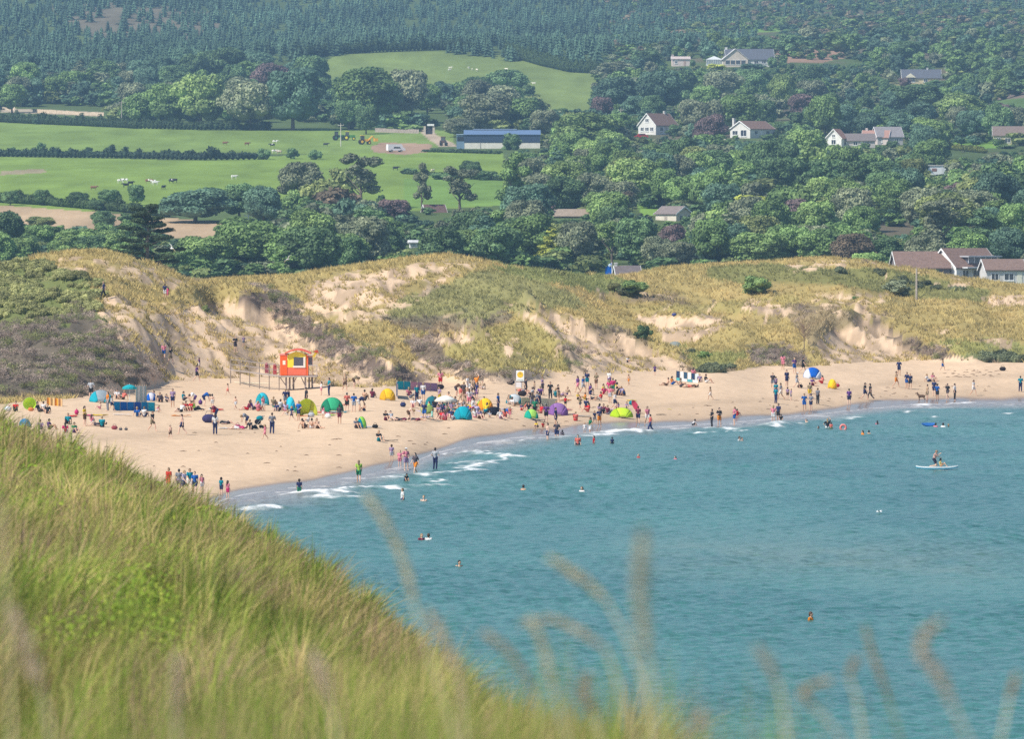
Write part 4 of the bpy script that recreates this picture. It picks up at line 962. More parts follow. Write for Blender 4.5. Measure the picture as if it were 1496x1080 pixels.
for Y in Ys:
    wx = 0.095*Y; k = int(2*wx/5.0); x = rng.uniform(-wx, wx, k); Yr = Y+rng.uniform(-5, 5, k); z = Hraw(x, Yr); px, py = pxof(x, Yr), pyof(z, Yr)
    j = (fbm(x/40, Yr/90, 3, 66)-.5); ok = inpoly(px+j*30, py+j*22, CP); gap = fbm(x/45, Yr/110, 3, 68); ok &= ~((gap > .60) & (px < 420) & (py < 90) & (rng.random(k) < .75))
    fr = inpoly(px, py, [(870,-120),(1800,-120),(1800,20),(1200,30),(950,40)]) & (rng.random(k) < .10); ok |= fr
    sf = (px+j*120 < 1130) & (px > 860) & (py < 75) & (rng.random(k) < np.clip((1120-px)/330, 0, .8)); ok |= sf; ok &= ~((px > 780) & (px < 905) & (rng.random(k) < .35))
    tn = fbm(x/30, Yr/60, 3, 69)
    for i in np.where(ok)[0]:
        s = rng.uniform(.6, 1.35)*(.75+.5*gap[i]); c = np.array([.085,.150,.092])*(.45+1.25*tn[i])*rng.uniform(.75, 1.3)
        it.append((int(rng.integers(6)), x[i], Yr[i], z[i]-.5, (s*1.1, s*1.1, s), rng.uniform(0, 6), c))
print("conifers", len(it))
o = merged("conifer_forest", it, CF, M_LEAF); tag(o, "dense dark blue-green conifer plantation covering the high hillside", kind="stuff")

# the broad cypress behind the left dune: flat sprays of foliage on long limbs
rng = np.random.default_rng(9); cY = 1010; cx = (215-748)/FPX*cY; cz = H(cx, cY)
rt = empty("cypress_tree", (cx, cY, cz)); tag(rt, "big dark cypress with flat spreading sprays just behind the left dune top", "tree", "trees on the slopes behind the dunes")
topz = zY(300, cY)-cz; m_ = MB(); m_.tube([(0,0,-1),(0,0,topz*.5),(.2,0,topz*.95)], [.42,.3,.08], 8); lob = []
for k in range(40):
    f = .12+.86*(k/40); a = k*2.4+rng.uniform(-.5, .5); r = (5.4*(1-f**2.6)**.8+.6)*rng.uniform(.5, 1.05); z0 = topz*f
    if f < .45: r *= .95
    ex, ey = r*math.cos(a), r*math.sin(a); m_.tube([(0,0,z0-.5),(ex*.5,ey*.5,z0-.1),(ex,ey,z0+.35)], [.10,.06,.02], 4)
    for q in (.45, .75, 1.0): lob.append((ex*q+rng.normal(0, .2), ey*q+rng.normal(0, .2), z0+.35*q+.2, .95*(1.25-q*.4), .95*(1.25-q*.4), .34, rng.uniform(.75, 1.25)))
V, Q, c = lobes_cloud(rng, lob, 26, .16, True, .55, .7)
me = np_mesh("crown", V, Q=Q, mat=M_LEAF, attrs={"col": ('POINT', c)}); cr = mesh_obj("crown", me, rt); cr.color = (.055,.085,.038,1)
m_.build("trunk", M_BARK, rt, color=(.24,.20,.17))
# little bare tree on the right dune
tx, tY, tz = hit(1175, 516); rt = empty("dead_sapling", (tx, tY, tz)); tag(rt, "thin dead brown sapling standing alone in the dune grass", "tree")
m_ = MB(); m_.tube([(0,0,-.3),(0,0,3.2)], [.07,.03], 5); br_ = MB()
for k in range(26):
    a = rng.uniform(0, 6.28); z0 = rng.uniform(1.2, 3.1); br_.tube([(0,0,z0),(.5*math.cos(a),.5*math.sin(a),z0+.5),(.75*math.cos(a+.2),.75*math.sin(a+.2),z0+1.0)], [.03,.02,.01], 4)
m_.build("trunk", M_BARK, rt, color=(.25,.18,.13)); br_.build("crown", M_BARK, rt, color=(.25,.17,.12))
# hedges
def hedge(label, pts, hm, wm, cn, seed):
    rng = np.random.default_rng(seed); W = [gY(*p) for p in pts]; org = W[0]; rt_lob = []
    for a, b_ in zip(W[:-1], W[1:]):
        Ln = math.hypot(b_[0]-a[0], b_[1]-a[1]); k = max(2, int(Ln/1.6))
        for i in range(k):
            t = i/k; x = a[0]+(b_[0]-a[0])*t; Y = a[1]+(b_[1]-a[1])*t; h = hm*rng.uniform(.7, 1.2)*(1.35 if rng.random() < .07 else 1)
            rt_lob.append((x-org[0], Y-org[1]+rng.normal(0, .3), H(x, Y)-org[2]+h*.45, 1.25, wm*.5, h*.55, rng.uniform(.8, 1.2)))
    V, Q, c = lobes_cloud(rng, rt_lob, 2.6, .33, True, .7, .75)
    o = mesh_obj("hedge", np_mesh("hedge", V, Q=Q, mat=M_LEAF, attrs={"col": ('POINT', c)})); o.location = org; o.color = (*PAL[cn], 1)
    tag(o, label, "hedge", "field hedges")
hedge("long dark hedge between the two green cattle fields at left", [(-200,226),(0,229),(150,231),(300,234),(380,233)], 2.6, 3, 'dark blue-green', 1)
hedge("roadside hedge along the top of the upper left field", [(-200,176),(0,178),(120,184),(200,188),(300,190),(400,190)], 3.0, 3, 'dark green', 2)
hedge("low hedge below the barn yard", [(622,222),(660,223),(735,225)], 1.0, 3, 'dark green', 3)
hedge("hedge at the bottom of the left cattle field beside the brown field", [(-150,286),(0,296),(90,302),(180,310),(250,318)], 2.2, 3, 'mid green', 4)
hedge("hedge along the top edge of the upper meadow", [(430,92),(480,79),(560,76),(640,73),(720,76)], 4.5, 5, 'dark green', 5)
hedge("bushy hedge on the upper right edge of the upper meadow", [(740,80),(790,96),(830,105),(878,108)], 5.0, 7, 'mid green', 6)
hedge("thin hedge on the right of the middle field, below the barn", [(590,254),(650,258),(735,264)], 1.0, 2, 'dark green', 7)
hedge("garden hedge right of the white bungalow", [(1115,200),(1150,202),(1195,206)], 2.4, 3, 'dark green', 8)
hedge("bright clipped hedge around the yellow lawn", [(1385,218),(1410,221),(1440,224)], 1.8, 2, 'yellow-green', 9)
# ------------------------------------------------------------------ buildings on the slopes
def gable_house(label, px, pyb, L, W, wh, rh, rz, wallc, roofc, Y=None, windows=(), doors=(), chim=(), cat="house", name="house", gablec=None, over=.35, frame=(.85,.85,.84), extra=None, porch=None, sink=.3):
    """ridge along local x; L long, W deep; rz turns it. Windows: (side, u, v, w, h), side f = the long side facing the camera, l/r = the gables, u along the side from its left end"""
    if Y is None: x, Y, z = gY(px, pyb)
    else: x = (px-748)/FPX*Y; z = zY(pyb, Y)
    rt = empty(name, (x, Y, z), R(rz)); tag(rt, label, cat)
    w = MB(); hx, hy = L/2, W/2; b0 = -1.5
    w.add([(-hx,-hy,b0),(hx,-hy,b0),(hx,hy,b0),(-hx,hy,b0),(-hx,-hy,wh),(hx,-hy,wh),(hx,hy,wh),(-hx,hy,wh),(-hx,0,wh+rh),(hx,0,wh+rh)],
          [(0,1,5,4),(2,3,7,6),(1,2,6,9,5),(3,0,4,8,7),(4,5,9,8),(6,7,8,9)])
    w.build("wall", M_RENDERW, rt, color=wallc)
    r = MB(); sl_ = rh/hy; t = .16; o = over
    for s in (-1, 1):
        e = hy+o; ez = wh-o*sl_
        V = [(-hx-o, s*e, ez+.03), (hx+o, s*e, ez+.03), (hx+o, 0, wh+rh+.03), (-hx-o, 0, wh+rh+.03)]
        V += [(a, b_, c+t) for a, b_, c in V]
        F = [(0,1,2,3),(4,7,6,5),(0,4,5,1),(1,5,6,2),(2,6,7,3),(3,7,4,0)]
        if s > 0: F = [f[::-1] for f in F]
        r.add(V, F)
    ro = r.build("roof", M_ROOF, rt, color=roofc)
    for (cx, cy, ch, cw) in chim:
        m_ = MB().box(cx-cw, cx+cw, cy-cw*.7, cy+cw*.7, wh+rh*.3, wh+rh+ch).box(cx-cw-.06, cx+cw+.06, cy-cw*.7-.06, cy+cw*.7+.06, wh+rh+ch-.25, wh+rh+ch-.08); m_.build("chimney", M_STONE, ro, color=wallc if sum(wallc) > 1.5 else (.6,.58,.55))
    # white barge boards along the gables
    for gx in (-hx-o-.05, hx+o+.003):
        for s in (-1, 1):
            bb = MB()
            e = hy+o; ez = wh-o*sl_
            bb.add([(gx, s*e, ez-.12), (gx+.05, s*e, ez-.12), (gx+.05, 0, wh+rh-.12), (gx, 0, wh+rh-.12), (gx, s*e, ez+.2), (gx+.05, s*e, ez+.2), (gx+.05, 0, wh+rh+.2), (gx, 0, wh+rh+.2)], [(0,1,2,3),(4,7,6,5),(0,4,5,1),(1,5,6,2),(2,6,7,3),(3,7,4,0)])
            bb.build("barge_board", M_PAINT, rt, color=frame)
    def place(side, u, v, ww, hh):
        if side == 'f': return Matrix.Translation((-hx+u, -hy, v))
        if side == 'b': return Matrix.Translation((hx-u, hy, v)) @ Matrix.Rotation(PI, 4, 'Z')
        if side == 'l': return Matrix.Translation((-hx, hy-u, v)) @ Matrix.Rotation(-PI/2, 4, 'Z')
        if side == 'r': return Matrix.Translation((hx, -hy+u, v)) @ Matrix.Rotation(PI/2, 4, 'Z')
    for (side, u, v, ww, hh) in windows:
        M = place(side, u, v, ww, hh)
        g = MB().box(-ww/2, ww/2, -.04, .05, 0, hh, M).build("window", M_GLASS, rt, color=(.05,.06,.08))
        f = MB(); k = .09
        f.box(-ww/2-k, ww/2+k, -.08, -.01, -k, 0, M).box(-ww/2-k, ww/2+k, -.08, -.01, hh, hh+k, M).box(-ww/2-k, -ww/2, -.08, -.01, 0, hh, M).box(ww/2, ww/2+k, -.08, -.01, 0, hh, M).box(-.04, .04, -.075, -.02, 0, hh, M)
        f.build("frame", M_PAINT, g, color=frame); MB().box(-ww/2-.15, ww/2+.15, -.16, -.003, -k-.1, -k-.004, M).build("sill", M_PAINT, g, color=frame)
    for (side, u, ww, hh, c) in doors:
        M = place(side, u, 0, ww, hh); d = MB().box(-ww/2, ww/2, -.05, .05, 0, hh, M).build("door", M_PAINT, rt, color=c)
        MB().box(ww/2-.15, ww/2-.08, -.09, -.052, 1.0, 1.12, M).build("handle", M_METAL, d, color=(.4,.4,.4))
    if extra: extra(rt)
    return rt
WHT = (.70,.68,.64); CRM = (.72,.62,.36); SLATE = (.12,.125,.15); RED = (.23,.145,.115); BRNR = (.2,.13,.11); GRYR = (.20,.17,.165); PEB = (.55,.49,.43)
gable_house("red-roofed gabled white house standing alone on the mid slope, its gable towards the sea", 961, 196, 11.5, 7.0, 2.9, 3.6, 52, WHT, RED, windows=[('l',1.6,1.0,1.2,1.1),('l',3.5,1.0,1.3,1.1),('l',5.4,1.0,1.2,1.1),('l',3.5,3.9,1.3,.9),('f',3,1,1.4,1.1),('f',8,1,1.6,1.1)], doors=[('f',5.6,1.0,2.1,(.45,.42,.4))], chim=[(3.5,0,.9,.4)])
gable_house("white bungalow with brown roof and a tall white chimney, right of the red-roofed house", 1099, 201, 12.5, 8.0, 2.7, 2.4, 50, WHT, RED, windows=[('l',2.0,.9,2.0,1.2),('l',5.4,.4,2.2,1.9),('f',3,1,1.4,1.1),('f',9,1,1.6,1.1)], doors=[('f',6.0,1.1,2.1,(.75,.75,.72))], chim=[(-5.6,3.0,1.0,.45)])
def conserv(rt):
    g = MB().box(-3.2, 3.2, -1.9, 1.9, 0, 2.3, Matrix.Translation((-14.2, -1.2, 0))); g.build("conservatory", M_GLASS, rt, color=(.30,.34,.36))
    f = MB()
    for k in range(8): f.box(-17.4+k*.9, -17.3+k*.9, -3.2, -3.1, 0, 2.3)
    f.box(-17.5, -10.9, -3.25, -3.12, 2.2, 2.45); f.box(-17.5, -10.9, -3.25, -3.12, 0, .5); f.build("conservatory_frame", M_PAINT, rt, color=(.85,.85,.83))
    c = MB().add([(-17.6,-3.3,2.46),(-10.9,-3.3,2.46),(-10.9,.8,2.46),(-17.6,.8,2.46),(-14.2,-1.2,3.9)], [(0,1,4),(1,2,4),(2,3,4),(3,0,4)]); c.build("conservatory_roof", M_PAINT, rt, color=(.6,.62,.62))
    # the big cross gable
    g2 = MB().add([(-11,-5.6,-1),(-1,-5.6,-1),(-1,-3,-1),(-11,-3,-1),(-11,-5.6,2.6),(-1,-5.6,2.6),(-1,0,2.6),(-11,0,2.6),(-6,-5.6,6.4),(-6,0,6.4)], [(0,1,5,8,4),(1,2,6,5),(3,0,4,7),(5,6,9,8),(7,4,8,9)]); g2.build("front_gable", M_RENDERW, rt, color=(.66,.56,.47))
    rr_ = MB()
    for s in (-1, 1): rr_.add([(-6+s*5.5,-6,2.2),(-6+s*5.5,1,2.2),(-6,1,6.6),(-6,-6,6.6),(-6+s*5.5,-6,2.4),(-6+s*5.5,1,2.4),(-6,1,6.8),(-6,-6,6.8)], [(0,1,2,3),(4,7,6,5),(0,4,5,1),(1,5,6,2),(2,6,7,3),(3,7,4,0)] )
    rr_.build("gable_roof", M_ROOF, rt, color=(.62,.6,.58))
    for k in range(4):
        g = MB().box(-10+k*2.1, -8.4+k*2.1, -5.68, -5.6, .5, 2.1).build("window", M_GLASS, rt, color=(.06,.07,.09))
        MB().box(-10.1+k*2.1, -8.3+k*2.1, -5.72, -5.6, 2.1, 2.25).box(-10.1+k*2.1, -8.3+k*2.1, -5.72, -5.6, .35, .5).build("frame", M_PAINT, g, color=(.85,.85,.83))
gable_house("large slate-roofed house on the hill with a big pale front gable and a conservatory", 1094, 96, 19, 8.5, 2.6, 4.0, 4, WHT, SLATE, windows=[('f',12,.8,1.6,1.3),('f',15,.8,1.6,1.3),('f',17.6,.8,1.2,1.3)], doors=[('f',13.6,1,2.1,(.5,.5,.5))], chim=[(-9.2,0,.9,.45)], extra=conserv)
gable_house("small pinkish-white outbuilding left of the large hill house", 994, 96, 7, 4, 2.7, .9, 5, (.72,.60,.56), (.55,.45,.42), windows=[('f',1.5,1,.9,.9)], doors=[('f',5,.9,2,(.5,.35,.3))], chim=[(-3.2,0,.9,.4)])
def dorm(rt):
    MB().add([(-6.5,-4.6,2.3),(-2.3,-4.6,2.3),(-4.4,-4.6,3.9),(-6.5,-1,2.3),(-2.3,-1,2.3),(-4.4,-1,3.9)], [(0,1,2),(0,2,5,3),(1,4,5,2)]).build("front_gable", M_PAINT, rt, color=(.78,.72,.55))
gable_house("slate-roofed bungalow half hidden among hill trees, with a small cream gable and pale chimney", 1345, 122, 15, 7.5, 2.2, 3.2, 2, (.62,.52,.34), SLATE, windows=[('f',4,.6,1.4,1.1),('f',9,.6,1.4,1.1)], doors=[('f',12,.9,1.9,(.7,.55,.3))], chim=[(2.5,0,.8,.35)], extra=dorm)
gable_house("low flat-roofed cream wing stepping off to the right of the hill trees bungalow", 1402, 106, 11, 3, 1.6, .25, 2, (.60,.55,.36), (.55,.5,.35), windows=[('f',2,.5,1,.8)])
gable_house("red-brown cottage with a bright white gable, leftmost of the row of low roofs", 1222, 215, 5.5, 5, 2.8, 2.6, 68, (.82,.80,.78), (.40,.22,.16), windows=[('l',2.5,.9,1.3,1.3),('l',2.5,3,.8,.8)], doors=[('f',3,.9,2,(.4,.3,.25))])
gable_house("long grey-roofed bungalow, second of the row of low roofs", 1248, 215, 12, 6, 2.0, 2.0, 3, (.55,.5,.48), GRYR, windows=[('f',2.5,.6,1.2,1),('f',6,.6,1.2,1),('f',9.5,.6,1.2,1)], doors=[('f',8,.9,1.9,(.75,.74,.7))])
gable_house("reddish cottage among shrubs in the middle of the row of low roofs", 1280, 211, 8, 5, 2.2, 2.0, -12, (.72,.60,.55), (.38,.22,.18), windows=[('f',2,.7,1.1,1),('f',5.5,.7,1.1,1)], chim=[(-3,0,.8,.35)])
gable_house("taller grey hip-like roof at the right end of the row of low roofs", 1296, 211, 8, 7, 2.4, 2.9, 12, (.5,.47,.46), (.27,.25,.26), windows=[('f',2,.7,1.1,1),('f',6,.7,1.1,1)], doors=[('r',3.5,1,2,(.2,.2,.25))])
gable_house("cream bungalow with a long brown roof at the right edge of the picture", 1484, 212, 14, 7, 3.0, 2.7, -3, (.75,.66,.42), (.21,.16,.14), windows=[('f',1.6,.8,1.2,1.4),('f',4.4,.8,1.6,1.3),('f',9.5,.8,1.8,1.3)], doors=[('f',6.6,1.4,2.2,(.3,.25,.2))])
gable_house("small pale gabled cottage with a grey roof deep in the wood", 984, 327, 7.0, 4.6, 2.3, 1.5, -50, (.66,.60,.50), (.22,.18,.17), Y=1590, windows=[('r',1.4,.7,.8,1.2),('r',3.8,.7,.8,1.2)], doors=[('f',3.5,.9,2,(.4,.35,.3))])
gable_house("low grey-brown shed roof half buried in the wood", 831, 322, 11, 5, 1.0, 1.4, 3, (.22,.18,.16), (.33,.26,.20), Y=1600, doors=[('f',5,2.2,1.0,(.05,.05,.05))], cat="shed", name="shed")
gable_house("old brown-roofed cottage with a white gable end peeping out of the trees", 634, 324, 4.6, 3.6, 1.9, 1.9, 20, (.78,.77,.77), (.16,.10,.09), Y=1620, windows=[('f',1.2,.6,.7,.8)], doors=[('f',3.4,.8,1.6,(.6,.3,.2))])
gable_house("tiny white garden building in the wood under the old cottage", 604, 362, 1.5, 1.4, 1.1, .3, 10, (.82,.82,.82), (.6,.6,.6), cat="shed", name="shed", doors=[('f',.75,.5,1.0,(.5,.5,.5))])
gable_house("dark roof with a white chimney showing just over the dunes behind the blue flag", 916, 421, 4.0, 5, 1.8, 2.0, 8, (.3,.27,.25), (.17,.14,.14), Y=1250, chim=[(-2.0,0,.7,.25)], windows=[('f',3,.5,1,1)])
# bungalows right behind the dunes
gable_house("long brown-roofed bungalow, leftmost of the three behind the right dunes", 1344, 409, 9.3, 8, 2.2, 2.7, 6, (.22,.19,.19), (.22,.145,.12), Y=1260, windows=[('f',3,.6,1.2,1.1)], doors=[('f',7,.9,2,(.2,.3,.2))])
def lounge(rt):
    MB().box(-1.8, 4.6, -3.6, 0, 3.1, 4.2).build("balcony_room", M_GLASS, rt, color=(.10,.11,.14))
    MB().box(-2.3, 5.2, -4.4, .6, 4.2, 4.42).build("flat_roof", M_PAINT, rt, color=(.45,.45,.48))
    f = MB(); [f.box(-1.8+k*1.28, -1.72+k*1.28, -3.68, -3.6, 3.1, 4.2) for k in range(6)]; f.build("frame", M_PAINT, rt, color=(.7,.7,.72))
    MB().box(-3.6, 5.6, -5.8, -4.1, 2.25, 2.45).build("terrace", M_PAINT, rt, color=(.75,.75,.76))
gable_house("white house with a steep brown roof, dark glazed upper room and terrace, between two bungalows", 1408, 410, 9.4, 8, 2.4, 3.2, 34, (.80,.80,.79), (.22,.145,.12), Y=1262, windows=[('f',2,.7,1.2,1.2),('f',4.5,.7,1.6,1.2),('f',7.5,.7,1.2,1.2)], doors=[('f',6,1,2,(.5,.5,.5))], extra=lounge)
gable_house("lower brown-roofed bungalow, rightmost of the three behind the right dunes", 1464, 414, 6.8, 6, 2.4, 1.7, 8, (.62,.60,.58), (.22,.15,.125), Y=1245, windows=[('f',1.5,.6,1.2,1.1),('f',4,.6,1.6,1.1)], doors=[('f',5.9,.9,2,(.75,.72,.6))])
# the blue-roofed barn
Y = gY(728, 217)[1]; x = (728-748)/FPX*Y; z = zY(217.5, Y); k = Y/FPX
rt = empty("barn", (x, Y, z)); tag(rt, "long farm barn with dark blue roof and pale lower walls", "barn")
hx = 61*k; MB().box(-hx*.81, hx, 0, 9, -1.5, 1.9).build("wall", M_RENDERW, rt, color=(.74,.70,.62))
MB().box(-hx*.81, hx, .1, 8.9, 1.9, 4.3).box(-hx*.82, hx+.05, -.12, -.0, 2.0, 4.35).build("cladding", M_PAINT, rt, color=(.040,.065,.115))
r = MB().add([(-hx*.83,-.35,4.25),(hx+.2,-.35,4.25),(hx+.2,4.5,5.6),(-hx*.83,4.5,5.6),(hx+.2,9.3,4.25),(-hx*.83,9.3,4.25),(-hx*.83,-.35,4.4),(hx+.2,-.35,4.4),(hx+.2,4.5,5.75),(-hx*.83,4.5,5.75),(hx+.2,9.3,4.4),(-hx*.83,9.3,4.4)], [(6,7,8,9),(9,8,10,11),(0,3,2,1),(3,5,4,2),(0,1,7,6),(1,2,8,7),(2,4,10,8),(4,5,11,10),(5,3,9,11),(3,0,6,9)]); ro = r.build("roof", M_METAL, rt, color=(.13,.20,.33))
MB().box(-hx*.6, hx*.45, 4.1, 4.9, 5.76, 6.1).build("ridge_vent", M_METAL, ro, color=(.2,.26,.36))
MB().box(-hx, -hx*.815, .5, 7, -1.5, 4.3).build("lean_to", M_PAINT, rt, color=(.16,.25,.34)); MB().box(-hx-.1, -hx*.815, .2, 7.2, 4.32, 4.5).build("lean_to_roof", M_METAL, rt, color=(.45,.58,.70)); MB().box(-hx+.2, -hx*.83, .44, .49, 2.4, 3.7).build("opening_shade", M_PAINT, rt, color=(.02,.025,.03))  # near-black panel painted for the shade inside the lean-to
for s in (.0, .36): MB().box(-hx*.44+hx*s*2, -hx*.42+hx*s*2, -.06, 0, -1, 1.9).build("wall_joint", M_PAINT, rt, color=(.4,.38,.35))
# caravan and small white things
x, Y, z = gY(1370, 258)
rt = empty("caravan", (x, Y, z), R(8)); tag(rt, "small white caravan boxed in by dark trees", "caravan")
MB().box(-2.6, 2.6, 0, 2.2, .5, 2.9).build("body", M_PAINT, rt, color=(.82,.82,.82)); w_ = MB().box(-1.6, -.3, -.04, 0, 1.4, 2.2).build("window", M_GLASS, rt, color=(.3,.15,.12)); MB().box(.9, 1.6, -.04, 0, .7, 2.5).build("door", M_PAINT, rt, color=(.7,.7,.7))
MB().box(-2.8, 2.8, -.2, 2.4, 2.9, 3.1).build("roof", M_PAINT, rt, color=(.6,.55,.5)); MB().tube([(-.3,-.02,.3),(-.3,.2,.3)], .32, 10).build("wheel", M_PAINT, rt, color=(.03,.03,.03))
# walls
def wall_run(label, pts, hgt, th, c, mat=M_STONE, name="stone_wall", cat="wall"):
    W = [gY(*p) for p in pts]; o = W[0]; m_ = MB()
    for a, b_ in zip(W[:-1], W[1:]):
        n = max(1, int(math.hypot(b_[0]-a[0], b_[1]-a[1])/4))
        for i in range(n):
            p = [a[0]+(b_[0]-a[0])*i/n, a[1]+(b_[1]-a[1])*i/n]; q = [a[0]+(b_[0]-a[0])*(i+1)/n, a[1]+(b_[1]-a[1])*(i+1)/n]
            z0, z1 = H(*p)-o[2], H(*q)-o[2]; hh = hgt*random.uniform(.85, 1.1)
            m_.add([(p[0]-o[0],p[1]-o[1],z0-.5),(q[0]-o[0],q[1]-o[1],z1-.5),(q[0]-o[0],q[1]-o[1]+th,z1-.5),(p[0]-o[0],p[1]-o[1]+th,z0-.5),(p[0]-o[0],p[1]-o[1],z0+hh),(q[0]-o[0],q[1]-o[1],z1+hh),(q[0]-o[0],q[1]-o[1]+th,z1+hh),(p[0]-o[0],p[1]-o[1]+th,z0+hh)], [(0,3,2,1),(4,5,6,7),(0,1,5,4),(1,2,6,5),(2,3,7,6),(3,0,4,7)])
    ob = m_.build(name, mat, None, color=c); ob.location = o; return tag(ob, label, cat)
wall_run("pale rubble wall along the road above the upper left field", [(-60,157),(0,160),(22,161)], 1.2, .5, (.62,.52,.40))
wall_run("long pale sunlit roadside wall above the left field, right of the gap", [(48,164),(90,166),(152,169)], 1.2, .5, (.58,.47,.35))
wall_run("grey stone wall running left from the farm gateway", [(548,193),(580,194),(612,195)], 1.3, .6, (.36,.30,.27))
wall_run("pale garden wall between the red-roofed house and the white bungalow", [(1016,203),(1060,204)], .8, .4, (.62,.55,.46))
rt = empty("gateway", gY(627, 196)); tag(rt, "dark farm gateway with pale stone piers and a white slab roof", "gateway")
[MB().box(a,a+.7,0,.8,-.5,2.6).build("pier", M_STONE, rt, color=(.55,.48,.40)) for a in (-1.8,1.1)]; MB().box(-1.1,1.1,.4,.6,-.5,2.2).build("gate", M_PAINT, rt, color=(.04,.04,.05)); MB().box(-.6,1.6,-.3,1.2,2.7,3.3).build("slab_roof", M_PAINT, rt, color=(.8,.8,.78))
# poles
def pole(label, px, pyb, hpx, arms=True, Y=None, c=(.42,.37,.33)):
    if Y is None: x, Y, z = gY(px, pyb)
    else: x = (px-748)/FPX*Y; z = H(x, Y)
    h = hpx*Y/FPX; rt = empty("telegraph_pole", (x, Y, z)); tag(rt, label, "pole", "telegraph poles")
    MB().tube([(0,0,-.6),(0,0,h)], [.16,.11], 7).build("post", M_WOOD, rt, color=c)
    if arms: MB().box(-.9,.9,-.06,.06,h-.7,h-.55).build("crossarm", M_WOOD, rt, color=c)
    iz = MB(); [iz.tube([(s,0,h-.55),(s,0,h-.3)], .06, 5) for s in ((-.8,0,.8) if arms else (0,))]; iz.build("insulator", M_PAINT, rt, color=(.7,.7,.7))
pole("weathered pole at the hedge above the upper left field", 178, 185, 38)
pole("pale pole standing in the grass left of the tractors", 498, 214, 34, c=(.6,.55,.48))
pole("pole beside the trees left of the red-roofed house", 907, 196, 38)
pole("tall pale pole above the wood, right of the yellow-green trees", 1160, 272, 32)
pole("pole on the dunes below the leftmost seaside bungalow", 1339, 438, 46, False)
pole("short white post in the brown field", 363, 323, 12, True, c=(.8,.8,.8))
pole("pole in the wood behind the central dune saddle", 465, 386, 26, False)
pole("thin pole right of the white bungalow", 1167, 190, 16); pole("pale pole among the trees right of the row of low roofs", 1331, 216, 16)
pole("pole behind the seaside bungalow at the right edge", 1457, 395, 18, False, Y=1290); pole("slim pole among the trees above the white bungalow", 1134, 148, 14)
# vehicles
def car(label, px, pyb, c, rz=0, kind="car", name="parked_car", s=1.0):
    x, Y, z = gY(px, pyb); rt = empty(name, (x, Y, z), R(rz), s); tag(rt, label, kind)
    b = MB(); prof = [(-2.1,.35),(-2.15,.8),(-1.3,.95),(-.8,1.45),(.9,1.48),(1.5,.95),(2.1,.85),(2.15,.35)] if kind != "van" else [(-2.4,.4),(-2.4,2.1),(1.4,2.15),(2.0,1.2),(2.5,1.0),(2.5,.4)]
    n = len(prof); V = [(p, -.85, q) for p, q in prof]+[(p, .85, q) for p, q in prof]; F = [tuple(range(n))[::-1], tuple(range(n, 2*n))]+[(i, (i+1) % n, n+(i+1) % n, n+i) for i in range(n)]
    b.add(V, F); b.build("body", M_PAINT, rt, color=c)
    MB().add([(-.95,-.87,1.0),(1.3,-.87,1.0),(.85,-.87,1.4),(-.7,-.87,1.4)], [(0,1,2,3)]).add([(1.56,-.7,.98),(1.56,.7,.98),(.98,.6,1.47),(.98,-.6,1.47)], [(0,1,2,3)]).build("window", M_GLASS, rt, color=(.03,.035,.04))
    for wx in (-1.35, 1.35):
        for wy in (-.88, .7): 
            w = MB().tube([(wx,wy,.33),(wx,wy+.18,.33)], .33, 12).build("wheel", M_PAINT, rt, color=(.02,.02,.02)); MB().tube([(wx,wy-.01,.33),(wx,wy+.03,.33)], .18, 8).build("rim", M_METAL, w, color=(.5,.5,.5))
    return rt
car("bright red car parked in front of the red-roofed house", 937, 202, (.45,.03,.04), 5)
car("white farm van in the muddy field corner", 578, 222, (.78,.78,.80), 20, "van", "farm_van", 1.1)
car("silver car behind the hedge beyond the red-roofed house", 1006, 202, (.6,.65,.7), 0)
car("white car by the leftmost cottage of the row of low roofs", 1209, 219, (.75,.75,.75), 0)
def tractor(label, px, pyb, c, c2, rz, bucket):
    x, Y, z = gY(px, pyb); rt = empty("tractor", (x, Y, z), R(rz)); tag(rt, label, "tractor", "farm machines in the field")
    MB().box(-.2,2.0,-.5,.5,.9,1.7).box(-1.2,.0,-.65,.65,1.0,1.6).build("body", M_PAINT, rt, color=c); cb = MB().box(-1.1,.0,-.6,.6,1.6,2.7).build("cab", M_GLASS, rt, color=(.06,.07,.08)); MB().box(-1.2,.1,-.7,.7,2.7,2.85).build("roof", M_PAINT, cb, color=c2)
    for wx, r_ in ((-.8,.85),(1.5,.55)):
        for wy in (-.95, .6): w = MB().tube([(wx,wy,r_),(wx,wy+.35,r_)], r_, 14).build("wheel", M_PAINT, rt, color=(.03,.03,.03)); MB().tube([(wx,wy-.02,r_),(wx,wy+.05,r_)], r_*.5, 10).build("rim", M_PAINT, w, color=c2)
    if bucket: MB().tube([(1.2,-.6,1.2),(2.6,-.6,2.6),(3.4,-.6,1.6)], .12, 5).tube([(1.2,.6,1.2),(2.6,.6,2.6),(3.4,.6,1.6)], .12, 5).box(3.2,4.2,-1,1,1.0,1.9).build("loader", M_PAINT, rt, color=c)
tractor("dark green tractor, leftmost of the farm machines", 494, 205, (.03,.12,.07), (.05,.15,.1), 10, False)
tractor("yellow and green tractor in the middle of the farm machines", 510, 205, (.07,.22,.05), (.75,.62,.05), 0, False)
tractor("orange-yellow digger with raised arm, rightmost and largest of the farm machines", 532, 211, (.80,.40,.04), (.85,.5,.05), 15, True)
tractor("small dark machine at the end of the farm lane", 648, 213, (.10,.06,.05), (.2,.1,.08), 80, False)
